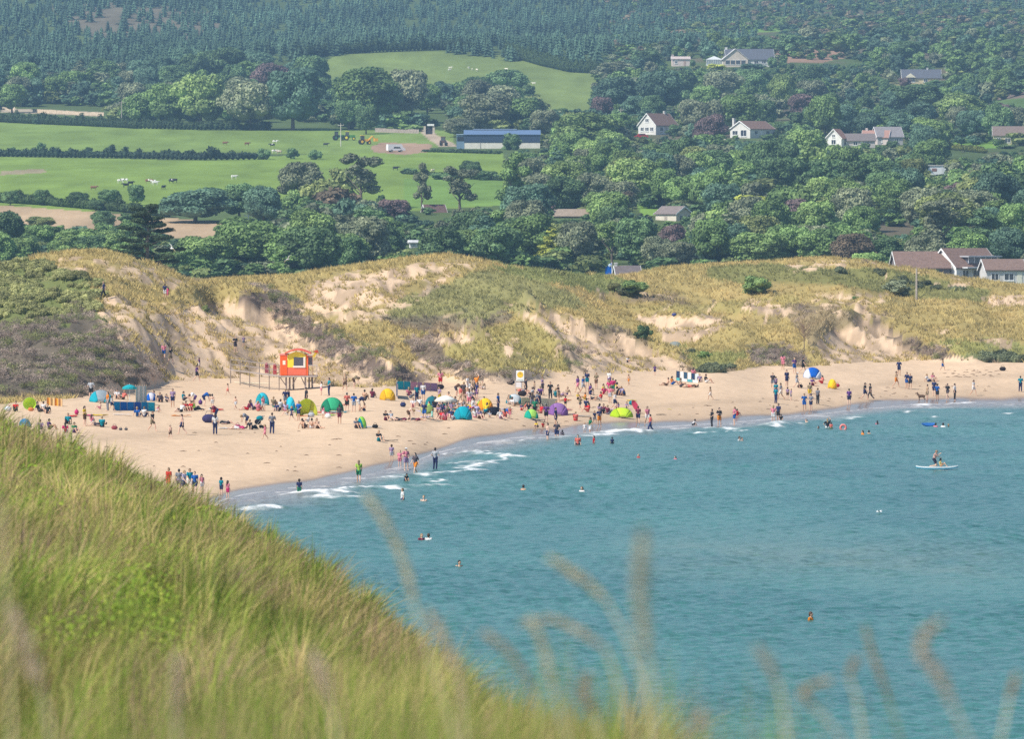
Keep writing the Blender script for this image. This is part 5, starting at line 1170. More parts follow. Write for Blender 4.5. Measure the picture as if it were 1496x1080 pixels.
# animals
def beast(pxy, c, c2, rz, s, name, cat, lab, grp, lying=False):
    x, Y, z = gY(*pxy); rt = empty(name, (x, Y, z-(.35 if lying else 0)*s), R(rz), s); tag(rt, lab, cat, grp)
    m_ = MB(); m_.ball((0,0,1.0), .42, 12, 8, (2.0,.82,.95)).ball((.62,0,1.08), .36, 10, 7, (1,.8,1)).ball((-.62,0,1.06), .38, 10, 7, (1,.85,.95)).tube([(.75,0,1.15),(1.15,0,1.28),(1.28,0,1.25)], [.24,.17,.15], 8).tube([(1.15,0,1.32),(1.45,0,1.18),(1.62,0,1.08)], [.16,.13,.09], 8)
    for lx, fx in ((.62, .04), (-.68, -.08)):
        for ly in (-.22, .22): m_.tube([(lx,ly,.9),(lx+fx,ly,.5),(lx,ly,.25),(lx+.02,ly,0)], [.14,.085,.055,.06], 6)
    m_.tube([(-.95,0,1.2),(-1.06,0,.9),(-1.06,0,.55)], [.04,.03,.05], 5).tube([(1.2,-.12,1.38),(1.18,-.28,1.38)], [.05,.03], 4).tube([(1.2,.12,1.38),(1.18,.28,1.38)], [.05,.03], 4)
    me = m_; o = me.build("body", M_HAIR, rt, True, c); rm = o.modifiers.new("r", 'REMESH'); rm.mode = 'VOXEL'; rm.voxel_size = .05
    if c2: MB().ball((.05,0,1.12), .36, 8, 6, (1.1,1.0,.9)).build("coat_patch", M_HAIR, rt, True, c2)
    return rt
W_, B_, N_ = (.75,.72,.68), (.03,.03,.035), (.22,.10,.06)
for p, c, c2, rz, nm in [((176,268),W_,B_,10,"black and white cow, leftmost of the grazing herd in the lower cattle field"),((183,267),W_,B_,170,"white-faced cow, second of the herd in the lower cattle field"),((191,271),B_,None,30,"black cow, third from left of the herd in the lower cattle field"),((217,268),N_,W_,0,"reddish-brown cow, first of the middle group in the lower cattle field"),((224,269),W_,N_,190,"white and brown cow, middle group in the lower cattle field"),((227,271),W_,None,15,"all white cow, lower edge of the middle group"),
                      ((251,268),B_,W_,5,"black cow with white flank, right group of the herd"),((255,267),B_,None,170,"dark cow, rightmost of the grazing herd"),((239,277),B_,None,60,"dark cow just above the hedge under the right group"),((137,278),N_,None,0,"lone brown cow low in the lower cattle field"),((329,212),N_,None,0,"brown cow alone in the upper cattle field"),((361,213),N_,None,20,"red-brown cow left of the white cattle in the upper field"),
                      ((402,210),W_,B_,0,"white cow, uppermost of the pair left of the pole"),((398,215),B_,W_,180,"dark cow close under the uppermost white cow"),((401,224),W_,B_,10,"white cow in front of the field bushes"),((408,225),(.5,.4,.3),W_,170,"tan cow in front of the field bushes"),((476,214),B_,None,0,"black cow lying left of the pale pole"),((578,249),B_,None,10,"small dark cow in the middle field below the barn"),((632,253),(.7,.6,.42),None,60,"pale cream cow in the middle field below the barn"),((342,262),W_,None,20,"single white cow above the right end of the lower wood edge"),((184,274),B_,None,200,"black cow close above the hedge, left group of the herd")]:
    beast(p, c, c2, rz, .80, "cow", "cow", nm, "cattle grazing in the green fields")
for k, (p, nm) in enumerate([((658,101),"white sheep, leftmost in the upper meadow"),((657,104),"white sheep just below the leftmost one in the upper meadow"),((685,101),"sheep, first of the three close together in the upper meadow"),((690,103),"sheep, middle of the three close together in the upper meadow"),((697,104),"sheep, rightmost of the three close together in the upper meadow"),((740,103),"lone sheep at the right of the upper meadow"),((780,124),"sheep low down alone in the upper meadow")]):
    beast(p, (.80,.74,.62), None, 30*k, .72, "sheep", "sheep", nm, "sheep in the upper meadow")
# gulls
def gull(label, px, py, Y, rz, roll, gs=1.0):
    x = (px-748)/FPX*Y; z = zY(py, Y); rt = empty("gull", (x, Y, z), R(rz)); rt.rotation_euler[1] = R(roll); tag(rt, label, "gull", "white gulls in flight")
    m_ = MB().ball((0,0,0), .09, 10, 6, (1,2.6,.9)).ball((0,-.27,.03), .055, 8, 5).tube([(0,-.31,.03),(0,-.37,.02)], [.02,.005], 5).tube([(0,.2,0),(0,.36,.0)], [.06,.02], 5)
    for s in (-1, 1): m_.add([(s*.05,-.12,.03),(s*.38,-.16,.16),(s*.75,.02,.08),(s*.40,.02,.15),(s*.05,.10,.03),(s*.05,-.12,.06),(s*.38,-.16,.18),(s*.75,.02,.09),(s*.40,.02,.17),(s*.05,.10,.06)], [(0,1,3,4),(1,2,3),(5,9,8,6),(6,8,7),(0,5,6,1),(1,6,7,2),(2,7,8,3),(3,8,9,4)])
    m_.build("body", M_PAINT, rt, True, (.82,.82,.82)); rt.scale = (gs,)*3
gull("white gull in flight in front of the big cypress", 251, 363, 860, 40, 50); gull("white gull in flight against the wood, right of the cypress", 421, 379, 860, -30, -45)
gull("white gull resting on the open water", 1285, 748.5, 471, 60, 0, .62)
# the blue flag behind the dunes
rt = empty("flagpole", ((894-748)/FPX*1010, 1010, H((894-748)/FPX*1010, 1010))); tag(rt, "blue and white flag just showing over the dune ridge", "flag")
zt = zY(383, 1010)-rt.location.z; MB().tube([(0,0,-.5),(0,0,zt)], .05, 6).build("pole", M_METAL, rt, color=(.7,.7,.7))
MB().add([(-.02,0,zt-.1),(-.45,.1,zt-.3),(-.95,-.05,zt-.9),(-1.0,.1,zt-1.7),(-.05,0,zt-1.9),(-.02,.03,zt-.1),(-.45,.13,zt-.3),(-.95,-.02,zt-.9),(-1.0,.13,zt-1.7),(-.05,.03,zt-1.9)], [(0,1,2,3,4),(9,8,7,6,5)]).build("flag_cloth", M_CLOTH, rt, color=(.01,.12,.50))
MB().ball((-.3,-.05,zt-.45), .22, 8, 6, (1,.3,1)).build("emblem", M_CLOTH, rt, color=(.6,.75,.85))
# ------------------------------------------------------------------ the lifeguard hut
hx_, hY, hz_ = hit(433, 562); hY = 690; hx_ = (433-748)/FPX*hY; k = hY/FPX; hz_ = zY(549, hY)        # floor height
gz = [H(hx_+dx, hY) for dx in (-1.5, 0, 1.5)]; rt = empty("lifeguard_hut", (hx_, hY, hz_)); tag(rt, "red and yellow lifeguard hut on stilts with arched roof at the dune foot", "lifeguard hut")
P = lambda px: (px-433)*k; HH = lambda py: (549-py)*k
MB().box(P(410), P(450), 0, 2.6, 0, HH(527)).box(P(420), P(450), .02, 2.58, HH(527), HH(518)).build("wall", M_PAINT, rt, color=(.88,.14,.03))
MB().box(P(420), P(447), -.03, 0, .05, HH(537)).build("front_panel", M_PAINT, rt, color=(.82,.16,.08))
MB().box(P(409), P(419.5), -.06, 0, .05, HH(518)).build("door", M_PAINT, rt, color=(.88,.12,.02)); 
arc = [(P(420)+(P(447)-P(420))*t, HH(519)+.32*math.sin(PI*t)) for t in np.linspace(0, 1, 12)]
m_ = MB(); V = [(P(420),-.045,HH(537)),(P(447),-.045,HH(537))]+[(a, -.045, b_) for a, b_ in arc[::-1]]; V += [(a, 0, c) for a, _, c in V]; n = len(V)//2
m_.add(V, [tuple(range(n)), tuple(range(n, 2*n))[::-1]]+[(i, (i+1) % n, n+(i+1) % n, n+i) for i in range(n)]); m_.build("yellow_arch", M_PAINT, rt, color=(.88,.68,.04))
w = MB().box(P(429), P(443), -.075, -.046, HH(534.5), HH(522)).build("window", M_GLASS, rt, color=(.09,.085,.11)); MB().box(P(428), P(446), -.085, -.076, HH(537.3), HH(534.6)).box(P(443.2), P(446), -.085, -.076, HH(534.5), HH(521.5)).build("frame", M_PAINT, w, color=(.85,.75,.68))
w = MB().box(P(450.5)-.03, P(456), .4, 2.0, HH(534), HH(522)).build("window", M_GLASS, rt, color=(.16,.15,.19)); MB().box(P(450)+.02, P(456)+.04, .36, .40, HH(522), HH(520)).box(P(456), P(456)+.04, .36, .4, 0, HH(520)).build("frame", M_PAINT, w, color=(.8,.4,.3))
MB().box(P(413), P(417), -.075, -.061, HH(533), HH(527)).build("notice", M_PAINT, rt, color=(.9,.8,.65))
ro = MB(); n = 14
for i in range(n):
    t0, t1 = i/n, (i+1)/n; a0, a1 = P(416)+(P(454)-P(416))*t0, P(416)+(P(454)-P(416))*t1; b0, b1 = HH(517.5)+.38*math.sin(PI*t0), HH(517.5)+.38*math.sin(PI*t1)
    ro.add([(a0,-.35,b0),(a1,-.35,b1),(a1,2.9,b1),(a0,2.9,b0),(a0,-.35,b0+.13),(a1,-.35,b1+.13),(a1,2.9,b1+.13),(a0,2.9,b0+.13)], [(0,3,2,1),(4,5,6,7),(0,1,5,4),(1,2,6,5),(2,3,7,6),(3,0,4,7)])
ro.build("roof", M_PAINT, rt, color=(.72,.12,.07)); MB().box(P(408), P(421), -.1, 2.7, HH(519.2), HH(517.5)).build("porch_roof", M_PAINT, rt, color=(.75,.25,.2))
MB().box(P(407), P(463), -.5, 3.0, -.14, -.005).build("platform", M_WOOD, rt, color=(.42,.36,.33))
for px, dy in ((418,.0),(422.5,1.3),(427.5,2.5),(446,.0),(451,1.3),(455,2.5)):
    g_ = H(hx_+P(px), hY+dy)-hz_; MB().tube([(P(px),dy,g_-.5),(P(px),dy,-.14)], .10, 6).build("leg", M_WOOD, rt, color=(.40,.33,.30))
for a, b_ in ((446, 440), (455, 463), (418, 409), (427, 433)): MB().tube([(P(a),.02,-1.0),(P(b_),.02,-.16)], .05, 5).build("brace", M_WOOD, rt, color=(.42,.34,.30))
MB().tube([(P(449),-.2,HH(519)),(P(463),-.5,HH(519))], .04, 5).tube([(P(450),-.3,1.0),(P(463),-.4,1.0)], .035, 5).tube([(P(463),-.4,0),(P(463),-.4,1.0)], .035, 5).build("handrail", M_METAL, rt, color=(.45,.40,.38))
MB().add([(P(456),-.55,HH(521)),(P(462),-.5,HH(513)),(P(465),-.45,HH(514)),(P(460),-.52,HH(522)),(P(456),-.52,HH(521)),(P(462),-.47,HH(513)),(P(465),-.42,HH(514)),(P(460),-.49,HH(522))], [(0,1,2,3),(7,6,5,4),(0,4,5,1),(2,6,7,3)]).build("warning_flag", M_CLOTH, rt, color=(.85,.60,.05))
MB().add([(P(458),-.58,HH(513)),(P(464),-.5,HH(511)),(P(466),-.46,HH(516)),(P(461),-.54,HH(515)),(P(458),-.55,HH(513)),(P(464),-.47,HH(511)),(P(466),-.43,HH(516)),(P(461),-.51,HH(515))], [(0,1,2,3),(7,6,5,4),(0,4,5,1),(2,6,7,3)]).build("warning_flag", M_CLOTH, rt, color=(.75,.12,.05))
# the access ramp
rt2 = empty("access_ramp", (hx_, hY, hz_)); tag(rt2, "long weathered ramp with railings running left from the lifeguard hut", "ramp")
RY = 20.0; kr = (hY+RY)/FPX; x0, x1 = ((336-748)*kr-hx_), P(407); z0 = zY(541, hY+RY)-hz_+.9; MB().add([(x0,.8+RY,z0-.95),(x1,.8,-.14),(x1,2.0,-.14),(x0,2.0+RY,z0-.95),(x0,.8+RY,z0-.85),(x1,.8,-.02),(x1,2.0,-.02),(x0,2.0+RY,z0-.85)], [(0,3,2,1),(4,5,6,7),(0,1,5,4),(1,2,6,5),(2,3,7,6),(3,0,4,7)]).build("deck", M_WOOD, rt2, color=(.40,.34,.31))
for dy in (.82, 1.98):
    for dz in (.5, 1.0): MB().tube([(x0,dy+RY,z0-.85+dz),(x1,dy,dz)], .022, 5).build("handrail", M_METAL, rt2, color=(.30,.25,.22))
    for i in range(6):
        t = i/5; xx = x0+(x1-x0)*t; yy = dy+RY*(1-t); zz = (z0-.85)*(1-t); g_ = H(hx_+xx, hY+yy)-hz_; MB().tube([(xx,yy,min(g_-.3, zz)),(xx,yy,zz+1.0)], .030, 5).build("post", M_WOOD, rt2, color=(.32,.26,.22))
def on_ramp(label, px, c):
    t = (px-336)/(407-336); xx = P(px); zz = (z0-.85)*(1-t); o = MB().box(-.18, .18, 0, .2, 0, .75).ball((0,.1,.85), .18, 8, 6).build("rescue_board", M_PAINT, None, color=c); o.location = (hx_+xx, hY+.9+RY*(1-t), hz_+zz+.05); tag(o, label, "rescue buoy")
on_ramp("dull red rescue float on the left end of the ramp railing", 386, (.35,.08,.10)); on_ramp("dull red rescue float on the ramp beside the hut", 400, (.40,.07,.08))
x, Y, z = hit(370, 561); o = MB(); o.add([(-1.6,.0,.12),(-.2,-.3,.05),(1.5,-.5,.02),(1.5,-.35,.02),(-.2,.1,.05),(-1.6,.3,.12),(-1.6,.0,.2),(-.2,-.3,.14),(1.5,-.5,.08),(1.5,-.35,.08),(-.2,.1,.14),(-1.6,.3,.2)], [(0,1,4,5),(1,2,3,4),(6,11,10,7),(7,10,9,8),(0,6,7,1),(1,7,8,2),(3,9,10,4),(4,10,11,5),(0,5,11,6),(2,8,9,3)]); ob = o.build("rescue_surfboard", M_PAINT, None, color=(.80,.74,.55)); ob.location = (x, Y, z); ob.scale = (1.2,1,1); tag(ob, "long pale rescue board lying on the sand slope below the ramp", "surfboard")
# the sign
x, Y, z = hit(760, 577); kk = Y/FPX; rt = empty("beach_sign", (x, Y, z)); tag(rt, "white board with a round yellow emblem on two thin posts behind the crowd", "sign")
q = lambda a: (a-760.3)*kk; v = lambda a: (577-a)*kk
for a in (753.5, 762.5): MB().tube([(q(a),0,-.4),(q(a),0,v(556))], .035, 6).build("post", M_METAL, rt, color=(.55,.5,.5))
b1 = MB().box(q(754.3), q(766), -.06, -.0, v(557), v(541)).build("board", M_PAINT, rt, color=(.86,.86,.82)); MB().box(q(754.1), q(766.2), -.065, .005, v(541.2), v(540.5)).box(q(760), q(766.2), -.065, .005, v(558.5), v(557)).build("rim", M_PAINT, b1, color=(.10,.09,.10))
cc = [(q(760.3)+.30*math.cos(t), v(547.6)+.30*math.sin(t)) for t in np.linspace(0, 2*PI, 21)[:-1]]; MB().add([(a, -.066, b_) for a, b_ in cc], [tuple(range(20))[::-1]]).build("emblem", M_PAINT, b1, color=(.85,.55,.03))
MB().box(q(756), q(764.6), -.0665, -.0655, v(547.2), v(546.9)).add([(q(760.3)-.13,-.067,v(547)),(q(760.3)+.13,-.067,v(547)),(q(760.3),-.067,v(543.6))], [(0,1,2)]).build("emblem_mark", M_PAINT, b1, color=(.50,.33,.05))
MB().box(q(756), q(764.6), -.068, -.06, v(555.8), v(554.8)).build("lettering", M_PAINT, b1, color=(.45,.55,.50)); MB().box(q(754.5), q(762), -.05, -.0, v(566), v(558.8)).build("lower_board", M_PAINT, rt, color=(.78,.75,.75))
# ------------------------------------------------------------------ tents, windbreaks, parasols
def bpos(px, py): return hit(px, py)
def dome(label, px, pyb, wpx, hpx, c, c2=None, rz=0, name="beach_tent", openc=None, front=False):
    """a half dome shelter of curved panels over poles with an open front; c2: side panels"""
    x, Y, z = bpos(px, pyb); k = Y/FPX; w = wpx*k; h = hpx*k; rt = empty(name, (x, Y, z), R(rz+(0 if front else 180))); tag(rt, label, "beach tent")
    n = 14; m = 6; panels = {0: MB(), 1: MB(), 2: MB()}
    def pt(i, j):
        t = PI*i/n; f = j/m; yy = -0.0+f*w*.42; s = math.cos(f*PI/2*.96)
        wx = w/2*math.cos(t)*(.35+.65*s); return (wx, yy, max(0, h*math.sin(t)**.85*(s**.8)))
    for i in range(n):
        for j in range(m):
            a = [pt(i, j), pt(i+1, j), pt(i+1, j+1), pt(i, j+1)]; g = 0 if c2 is None else 1 if i < n*.3 else 2 if i >= n*.78 else 0
            panels[g].add(a, [(0,1,2,3)])
    for g, cc_ in ((0, c), (1, c2), (2, c2)):
        if panels[g].v:
            o = panels[g].build("canopy" if g == 0 else "side_panel", M_CLOTH, rt, True, cc_); bm = bmesh.new(); bm.from_mesh(o.data); bmesh.ops.remove_doubles(bm, verts=bm.verts, dist=.002); bmesh.ops.recalc_face_normals(bm, faces=bm.faces); bm.to_mesh(o.data); bm.free(); so_ = o.modifiers.new("t", 'SOLIDIFY'); so_.thickness = .02
    MB().tube([pt(i, 0) for i in range(n+1)], .025, 5).build("pole", M_METAL, rt, color=tuple(np.array(c)*.5))
    MB().box(-w*.46, w*.46, -.25, w*.3, .0, .03).build("groundsheet", M_CLOTH, rt, color=openc or tuple(np.array(c)*.6))
    return rt
def windbreak(label, px0, py0, px1, py1, hpx, cols, name="windbreak", bulge=.25, n=None):
    a = bpos(px0, py0); b_ = bpos(px1, py1); k = a[1]/FPX; h = hpx*k; rt = empty(name, a); tag(rt, label, "windbreak"); n = n or len(cols); d = (b_[0]-a[0], b_[1]-a[1], b_[2]-a[2])
    for i in range(n):
        m_ = MB(); s = 4
        for q in range(s):
            t0, t1 = (i+q/s)/n, (i+(q+1)/s)/n; o0, o1 = bulge*math.sin(PI*q/s), bulge*math.sin(PI*(q+1)/s)
            A = (d[0]*t0, d[1]*t0+o0, d[2]*t0); B = (d[0]*t1, d[1]*t1+o1, d[2]*t1); m_.add([A, B, (B[0], B[1], B[2]+h), (A[0], A[1], A[2]+h)], [(0,1,2,3)])
        o = m_.build("panel", M_CLOTH, rt, False, cols[i % len(cols)]); so_ = o.modifiers.new("t", 'SOLIDIFY'); so_.thickness = .02
    for i in range(n+1):
        t = i/n; MB().tube([(d[0]*t, d[1]*t-.02, d[2]*t-.3), (d[0]*t, d[1]*t-.02, d[2]*t+h+.12)], .022, 5).build("stake", M_WOOD, rt, color=(.5,.4,.28))
    return rt
def parasol(label, px, pyb, rpx, topy, c, tilt=0, fringe=None):
    x, Y, z = bpos(px, pyb); k = Y/FPX; r = rpx*k; h = (pyb-topy)*k; rt = empty("parasol", (x, Y, z)); rt.rotation_euler = (R(tilt), 0, 0); tag(rt, label, "parasol")
    m_ = MB(); n = 12; V = [(0,0,h)]
    for j in range(1, 5):
        f = j/4
        for i in range(n): a = 2*PI*i/n; V.append((r*f*math.cos(a), r*f*math.sin(a), h-r*.42*f**1.8))
    F = [(0, 1+i, 1+(i+1) % n) for i in range(n)]+[(1+(j-1)*n+i, 1+j*n+i, 1+j*n+(i+1) % n, 1+(j-1)*n+(i+1) % n) for j in range(1, 4) for i in range(n)]
    o = m_.add(V, F).build("canopy", M_CLOTH, rt, True, c); so_ = o.modifiers.new("t", 'SOLIDIFY'); so_.thickness = .02
    m2 = MB(); [m2.add([(r*math.cos(a), r*math.sin(a), h-r*.42), (r*math.cos(b_), r*math.sin(b_), h-r*.42), (r*math.cos(b_), r*math.sin(b_), h-r*.42-.14), (r*math.cos(a), r*math.sin(a), h-r*.42-.14)], [(0,1,2,3)]) for a, b_ in [(2*PI*i/n, 2*PI*(i+1)/n) for i in range(n)]]; m2.build("valance", M_CLOTH, rt, color=fringe or c)
    MB().tube([(0,0,-.3),(0,0,h+.08)], .025, 6).build("pole", M_METAL, rt, color=(.7,.7,.7)); rb = MB(); [rb.tube([(0,0,h-.05),(r*.97*math.cos(2*PI*i/n), r*.97*math.sin(2*PI*i/n), h-r*.40)], .008, 4) for i in range(n)]; rb.build("rib", M_METAL, rt, color=(.6,.6,.6))
    return rt
TEAL = (.02,.46,.55); LIME = (.62,.82,.05); CYAN = (.05,.60,.72); NAVY = (.02,.035,.13); BLUE = (.01,.13,.58); YEL = (.92,.60,.03); GRN = (.05,.45,.22)
# popped-up disc shelter facing the camera
x, Y, z = bpos(43, 599); k = Y/FPX; rt = empty("beach_tent", (x, Y, z)); tag(rt, "bright lime round pop-up tent at the far left of the beach", "beach tent")
m_ = MB(); n = 20; V = [(0,.9,9*k)]+[(9.5*k*math.cos(2*PI*i/n), .0, 9*k+9*k*math.sin(2*PI*i/n)) for i in range(n)]; V += [(6.5*k*math.cos(2*PI*i/n), .65, 9*k+6.5*k*math.sin(2*PI*i/n)) for i in range(n)]
m_.add(V, [(1+i, 1+(i+1) % n, 1+n+(i+1) % n, 1+n+i) for i in range(n)]+[(0, 1+n+i, 1+n+(i+1) % n) for i in range(n)]); m_.build("canopy", M_CLOTH, rt, True, LIME); MB().tube([V[1+i] for i in list(range(n))+[0]], .03, 5).build("rim", M_METAL, rt, color=(.3,.5,.05))
windbreak("orange and pale yellow windbreak left of the bramble bank", 68, 592, 91, 594, 11, [(.80,.42,.10),(.75,.55,.28),(.85,.42,.06),(.78,.50,.25)])
dome("grey-blue tent with teal flap under the bramble bank", 147, 588, 34, 18, (.32,.38,.42), (.02,.40,.50), 0)
parasol("teal parasol on the left beach over the long blue windbreak", 189, 598, 10.5, 562, (.02,.42,.48))
windbreak("pale grey striped screen standing beside the teal parasol", 198, 590, 214, 590, 26, [(.45,.55,.56),(.70,.72,.70),(.45,.55,.56),(.70,.72,.70),(.40,.50,.52)], bulge=.02)
windbreak("long blue windbreak with a light blue end", 165, 600, 226, 601, 13, [(.01,.28,.55),(.01,.14,.50),(.01,.20,.55),(.02,.10,.42),(.01,.25,.52),(.02,.45,.60)])
dome("white and blue tent end just right of the grey striped screen", 220, 586, 14, 12, (.75,.75,.85), BLUE, 10)
dome("crumpled blue shelter at the left edge near the headland grass", 36, 624, 18, 12, (.02,.22,.48), (.03,.30,.60), -15)
dome("teal shelter lying open behind a family, leftmost of the central tents", 383, 592, 22, 18, CYAN, (.02,.36,.42), 30)
dome("turquoise tent side behind seated people left of the lime half dome", 424, 600, 16, 20, CYAN, (.02,.40,.62), -25)
dome("lime half dome tent with orange doorway", 448, 608, 31, 25, LIME, (.55,.62,.06), 0, openc=(.7,.2,.05), front=True)
dome("green dome tent beside the standing group", 485, 602, 34, 21, GRN, (.02,.22,.12), 8)
dome("small upright lime and blue shelter on the open sand", 528, 626, 17, 17, (.38,.78,.10), (.01,.30,.42), 40)
dome("far yellow tent in front of the pink windbreak", 566, 585, 23, 17, YEL, (.75,.42,.02), 5)
windbreak("long pink and teal patterned windbreak below the dune foot", 580, 569, 639, 572, 12, [(.02,.38,.48),(.02,.34,.45),(.55,.28,.38),(.40,.24,.36),(.42,.26,.40),(.35,.22,.38)], bulge=.1)
windbreak("thin dark blue upright panel at the left end of the pink windbreak", 579, 578, 581, 583, 20, [(.04,.07,.20)])
dome("dark teal shelter at the left side of the white parasol", 631, 594, 20, 15, (.02,.16,.20), (.02,.22,.25), -10)
parasol("large white parasol over the crowd", 651, 612, 16, 578, (.85,.84,.78), 0, (.70,.66,.58))
parasol("low teal and lime umbrella lying at the left of the crowd", 624, 612, 10, 590, (.30,.40,.12), 35, (.3,.35,.2))
dome("low teal tent at the front of the crowd", 676, 613, 27, 19, (.01,.42,.52), (.02,.32,.42), 0)
dome("yellow tent with an orange side at the right of the crowd", 709, 600, 23, 18, YEL, (.80,.30,.02), -8)
dome("white and grey tent with dark teal edge below the yellow emblem sign", 751, 591, 25, 15, (.62,.66,.68), (.02,.20,.25), 10)
windbreak("long cream windbreak between the grey tent and the purple dome", 762, 595, 814, 597, 14, [(.62,.62,.40),(.68,.66,.48),(.66,.66,.50),(.70,.66,.52)], bulge=.3)
dome("small lime and green tent at the left foot of the purple dome", 776, 612, 22, 14, (.45,.78,.15), (.02,.42,.30), 20)
dome("purple dome tent near the water", 815, 607, 30, 18, (.33,.17,.42), (.26,.12,.36), 0)
dome("lime dome tent standing alone nearest the water", 908, 610, 34, 14, LIME, (.42,.60,.02), 5)
dome("tiny dark maroon arch shelter right of the seated families", 907, 578, 14, 11, (.16,.07,.08), (.10,.05,.06), 0)
windbreak("navy and white striped windbreak at the foot of the right dunes", 988, 552, 1021, 557, 10, [(.03,.06,.14),(.75,.78,.80),(.04,.10,.18),(.78,.80,.82),(.03,.06,.14),(.70,.78,.82)], bulge=.3)
windbreak("low turquoise and white striped cloth in front of the navy striped windbreak", 988, 556, 1020, 560, 4, [(.10,.45,.50),(.75,.78,.80),(.10,.40,.48),(.75,.78,.80)], bulge=.2)
dome("royal blue dome tent with a white stripe at the dune foot", 1187, 553, 27, 16, BLUE, (.70,.75,.85), 0)
dome("small yellow shelter right of the royal blue dome", 1216, 568, 15, 14, YEL, (.80,.48,.02), -35)
dome("faded grey tent tucked in the grassy dune hollow", 986, 507, 20, 8, (.30,.34,.33), None, 0)
# small things lying on the sand
def clump(name, label, cat, px, py, parts, rz=0):
    x, Y, z = bpos(px, py); rt = empty(name, (x, Y, z), R(rz)); tag(rt, label, cat)
    for nm, mb, c in parts: mb.build(nm, M_CLOTH, rt, nm != "towel", c)
def bag(label, px, py, c, s=1.0, name="beach_bag"):
    clump(name, label, "bag", px, py, [("body", MB().ball((0,0,.2*s), .26*s, 10, 7, (1.3,.7,.85)), c), ("strap", MB().tube([(-.2*s,0,.35*s),(-.1*s,0,.55*s),(.1*s,0,.55*s),(.2*s,0,.35*s)], .02, 5), tuple(np.array(c)*.6))])
def towel(label, px, py, c, L=1.6, W=.8, rz=10):
    x, Y, z = bpos(px, py); rng = np.random.default_rng(int(px)); n = 8; X_ = np.linspace(-L/2, L/2, n); V = []; 
    for i in range(n):
        for j in range(4): V.append((X_[i], -W/2+W*j/3, .05+rng.uniform(0, .05)))
    m_ = MB().add(V, [(i*4+j, (i+1)*4+j, (i+1)*4+j+1, i*4+j+1) for i in range(n-1) for j in range(3)]); o = m_.build("towel", M_CLOTH, None, False, c); o.location = (x, Y, z+.02); o.rotation_euler = (0, 0, R(rz)); so_ = o.modifiers.new("t", 'SOLIDIFY'); so_.thickness = .03; tag(o, label, "towel", "towels and blankets on the sand")
for a in [("black bag beside the seated woman in the dark top", 548, 626, (.03,.03,.03), .8), ("dark navy bag behind the bending adult right of the left group", 305, 618, (.06,.05,.14), 1.8), ("black bag left of the blue-clad adult at the right of the crowd", 722, 607, (.02,.02,.03), 1.9), ("black case under the person in pink above the pink windbreak's end", 643, 569, (.03,.02,.03), 1.2),
          ("flat black bags on the sand left of the yellow emblem sign", 746, 562, (.04,.03,.03), 1.2), ("small red bag alone on the left beach", 167, 628, (.35,.08,.10), .8), ("tiny dark object on the sand right of the red bag", 176, 629, (.1,.1,.12), .45), ("second tiny dark object right of the red bag", 184, 629, (.1,.1,.12), .45),
          ("black dog-sized bag near the walkers in grey on the right beach", 1169, 567, (.05,.03,.03), .9), ("bright red bag beside the small yellow shelter", 1223, 566, (.55,.04,.08), .9), ("dark object high on the sand at the far right", 1465, 542, (.04,.03,.03), 1.1), ("blue bundle in the sandy hollow of the dunes", 985, 463, (.08,.10,.30), .9),
          ("orange bundle in front of the lime round tent", 45, 601, (.7,.25,.08), .8), ("white bundle left of the red-clad sitter at far left", 11, 601, (.7,.75,.85), 1.0), ("maroon bag in front of the seated family on open sand", 347, 626, (.4,.10,.18), .8), ("black rucksack at the foot of the posts under the sign", 763, 579, (.04,.03,.03), 1.3)]: bag(*a)
for a in [("white towel spread on the sand in front of the reclining dark figure", 333, 627, (.78,.78,.80)), ("navy blanket in front of the green-topped sitter by the purple dome", 783, 615, (.03,.04,.12)), ("grey blanket on the sand left of the lime dome", 850, 609, (.30,.30,.32)), ("dark flat sheet as cast shadow right of the seated woman in the dark top", 568, 645, (.06,.06,.06), 1.5, .5), ("white towel right of the small lime and blue shelter", 543, 625, (.7,.7,.72)),  # the thin dark sheet among these stands in for the seated woman's shadow
          ("thin dark strip of driftwood on the sand right of the lime dome", 966, 607, (.06,.05,.05), 1.0, .2), ("brown mat beside the sunbathers at the foot of the right dunes", 1009, 566, (.25,.13,.08)), ("yellow ball-like cloth on the right beach", 978, 599, (.7,.6,.2), .35, .3), ("white cloth on the left beach near the blue windbreak", 178, 607, (.8,.72,.66), 1.5, .6)]: towel(*a)
# driftwood and seaweed litter
rng = np.random.default_rng(6); m_ = MB()
for k in range(130):
    px, py = (rng.uniform(100, 500), rng.uniform(625, 690)) if k < 30 else (rng.uniform(540, 1490), 0)
    if k >= 30: py = float(pyof(0.5, _shY(px)+rng.uniform(8, 60)))
    if k > 95: px = rng.uniform(1380, 1460); py = rng.uniform(541, 552)
    x, Y, z = bpos(px, py); L = rng.uniform(.08, .3); a = rng.uniform(-.4, .4); m_.tube([(x-L*math.cos(a),Y-L*math.sin(a),z+.02),(x,Y+.05,z+.06),(x+L*math.cos(a),Y+L*math.sin(a),z+.02)], [.015,.03,.015], 4)
tag(m_.build("seaweed", M_BARK, None, color=(.16,.10,.07)), "scattered dry seaweed and small driftwood on the sand", kind="stuff")
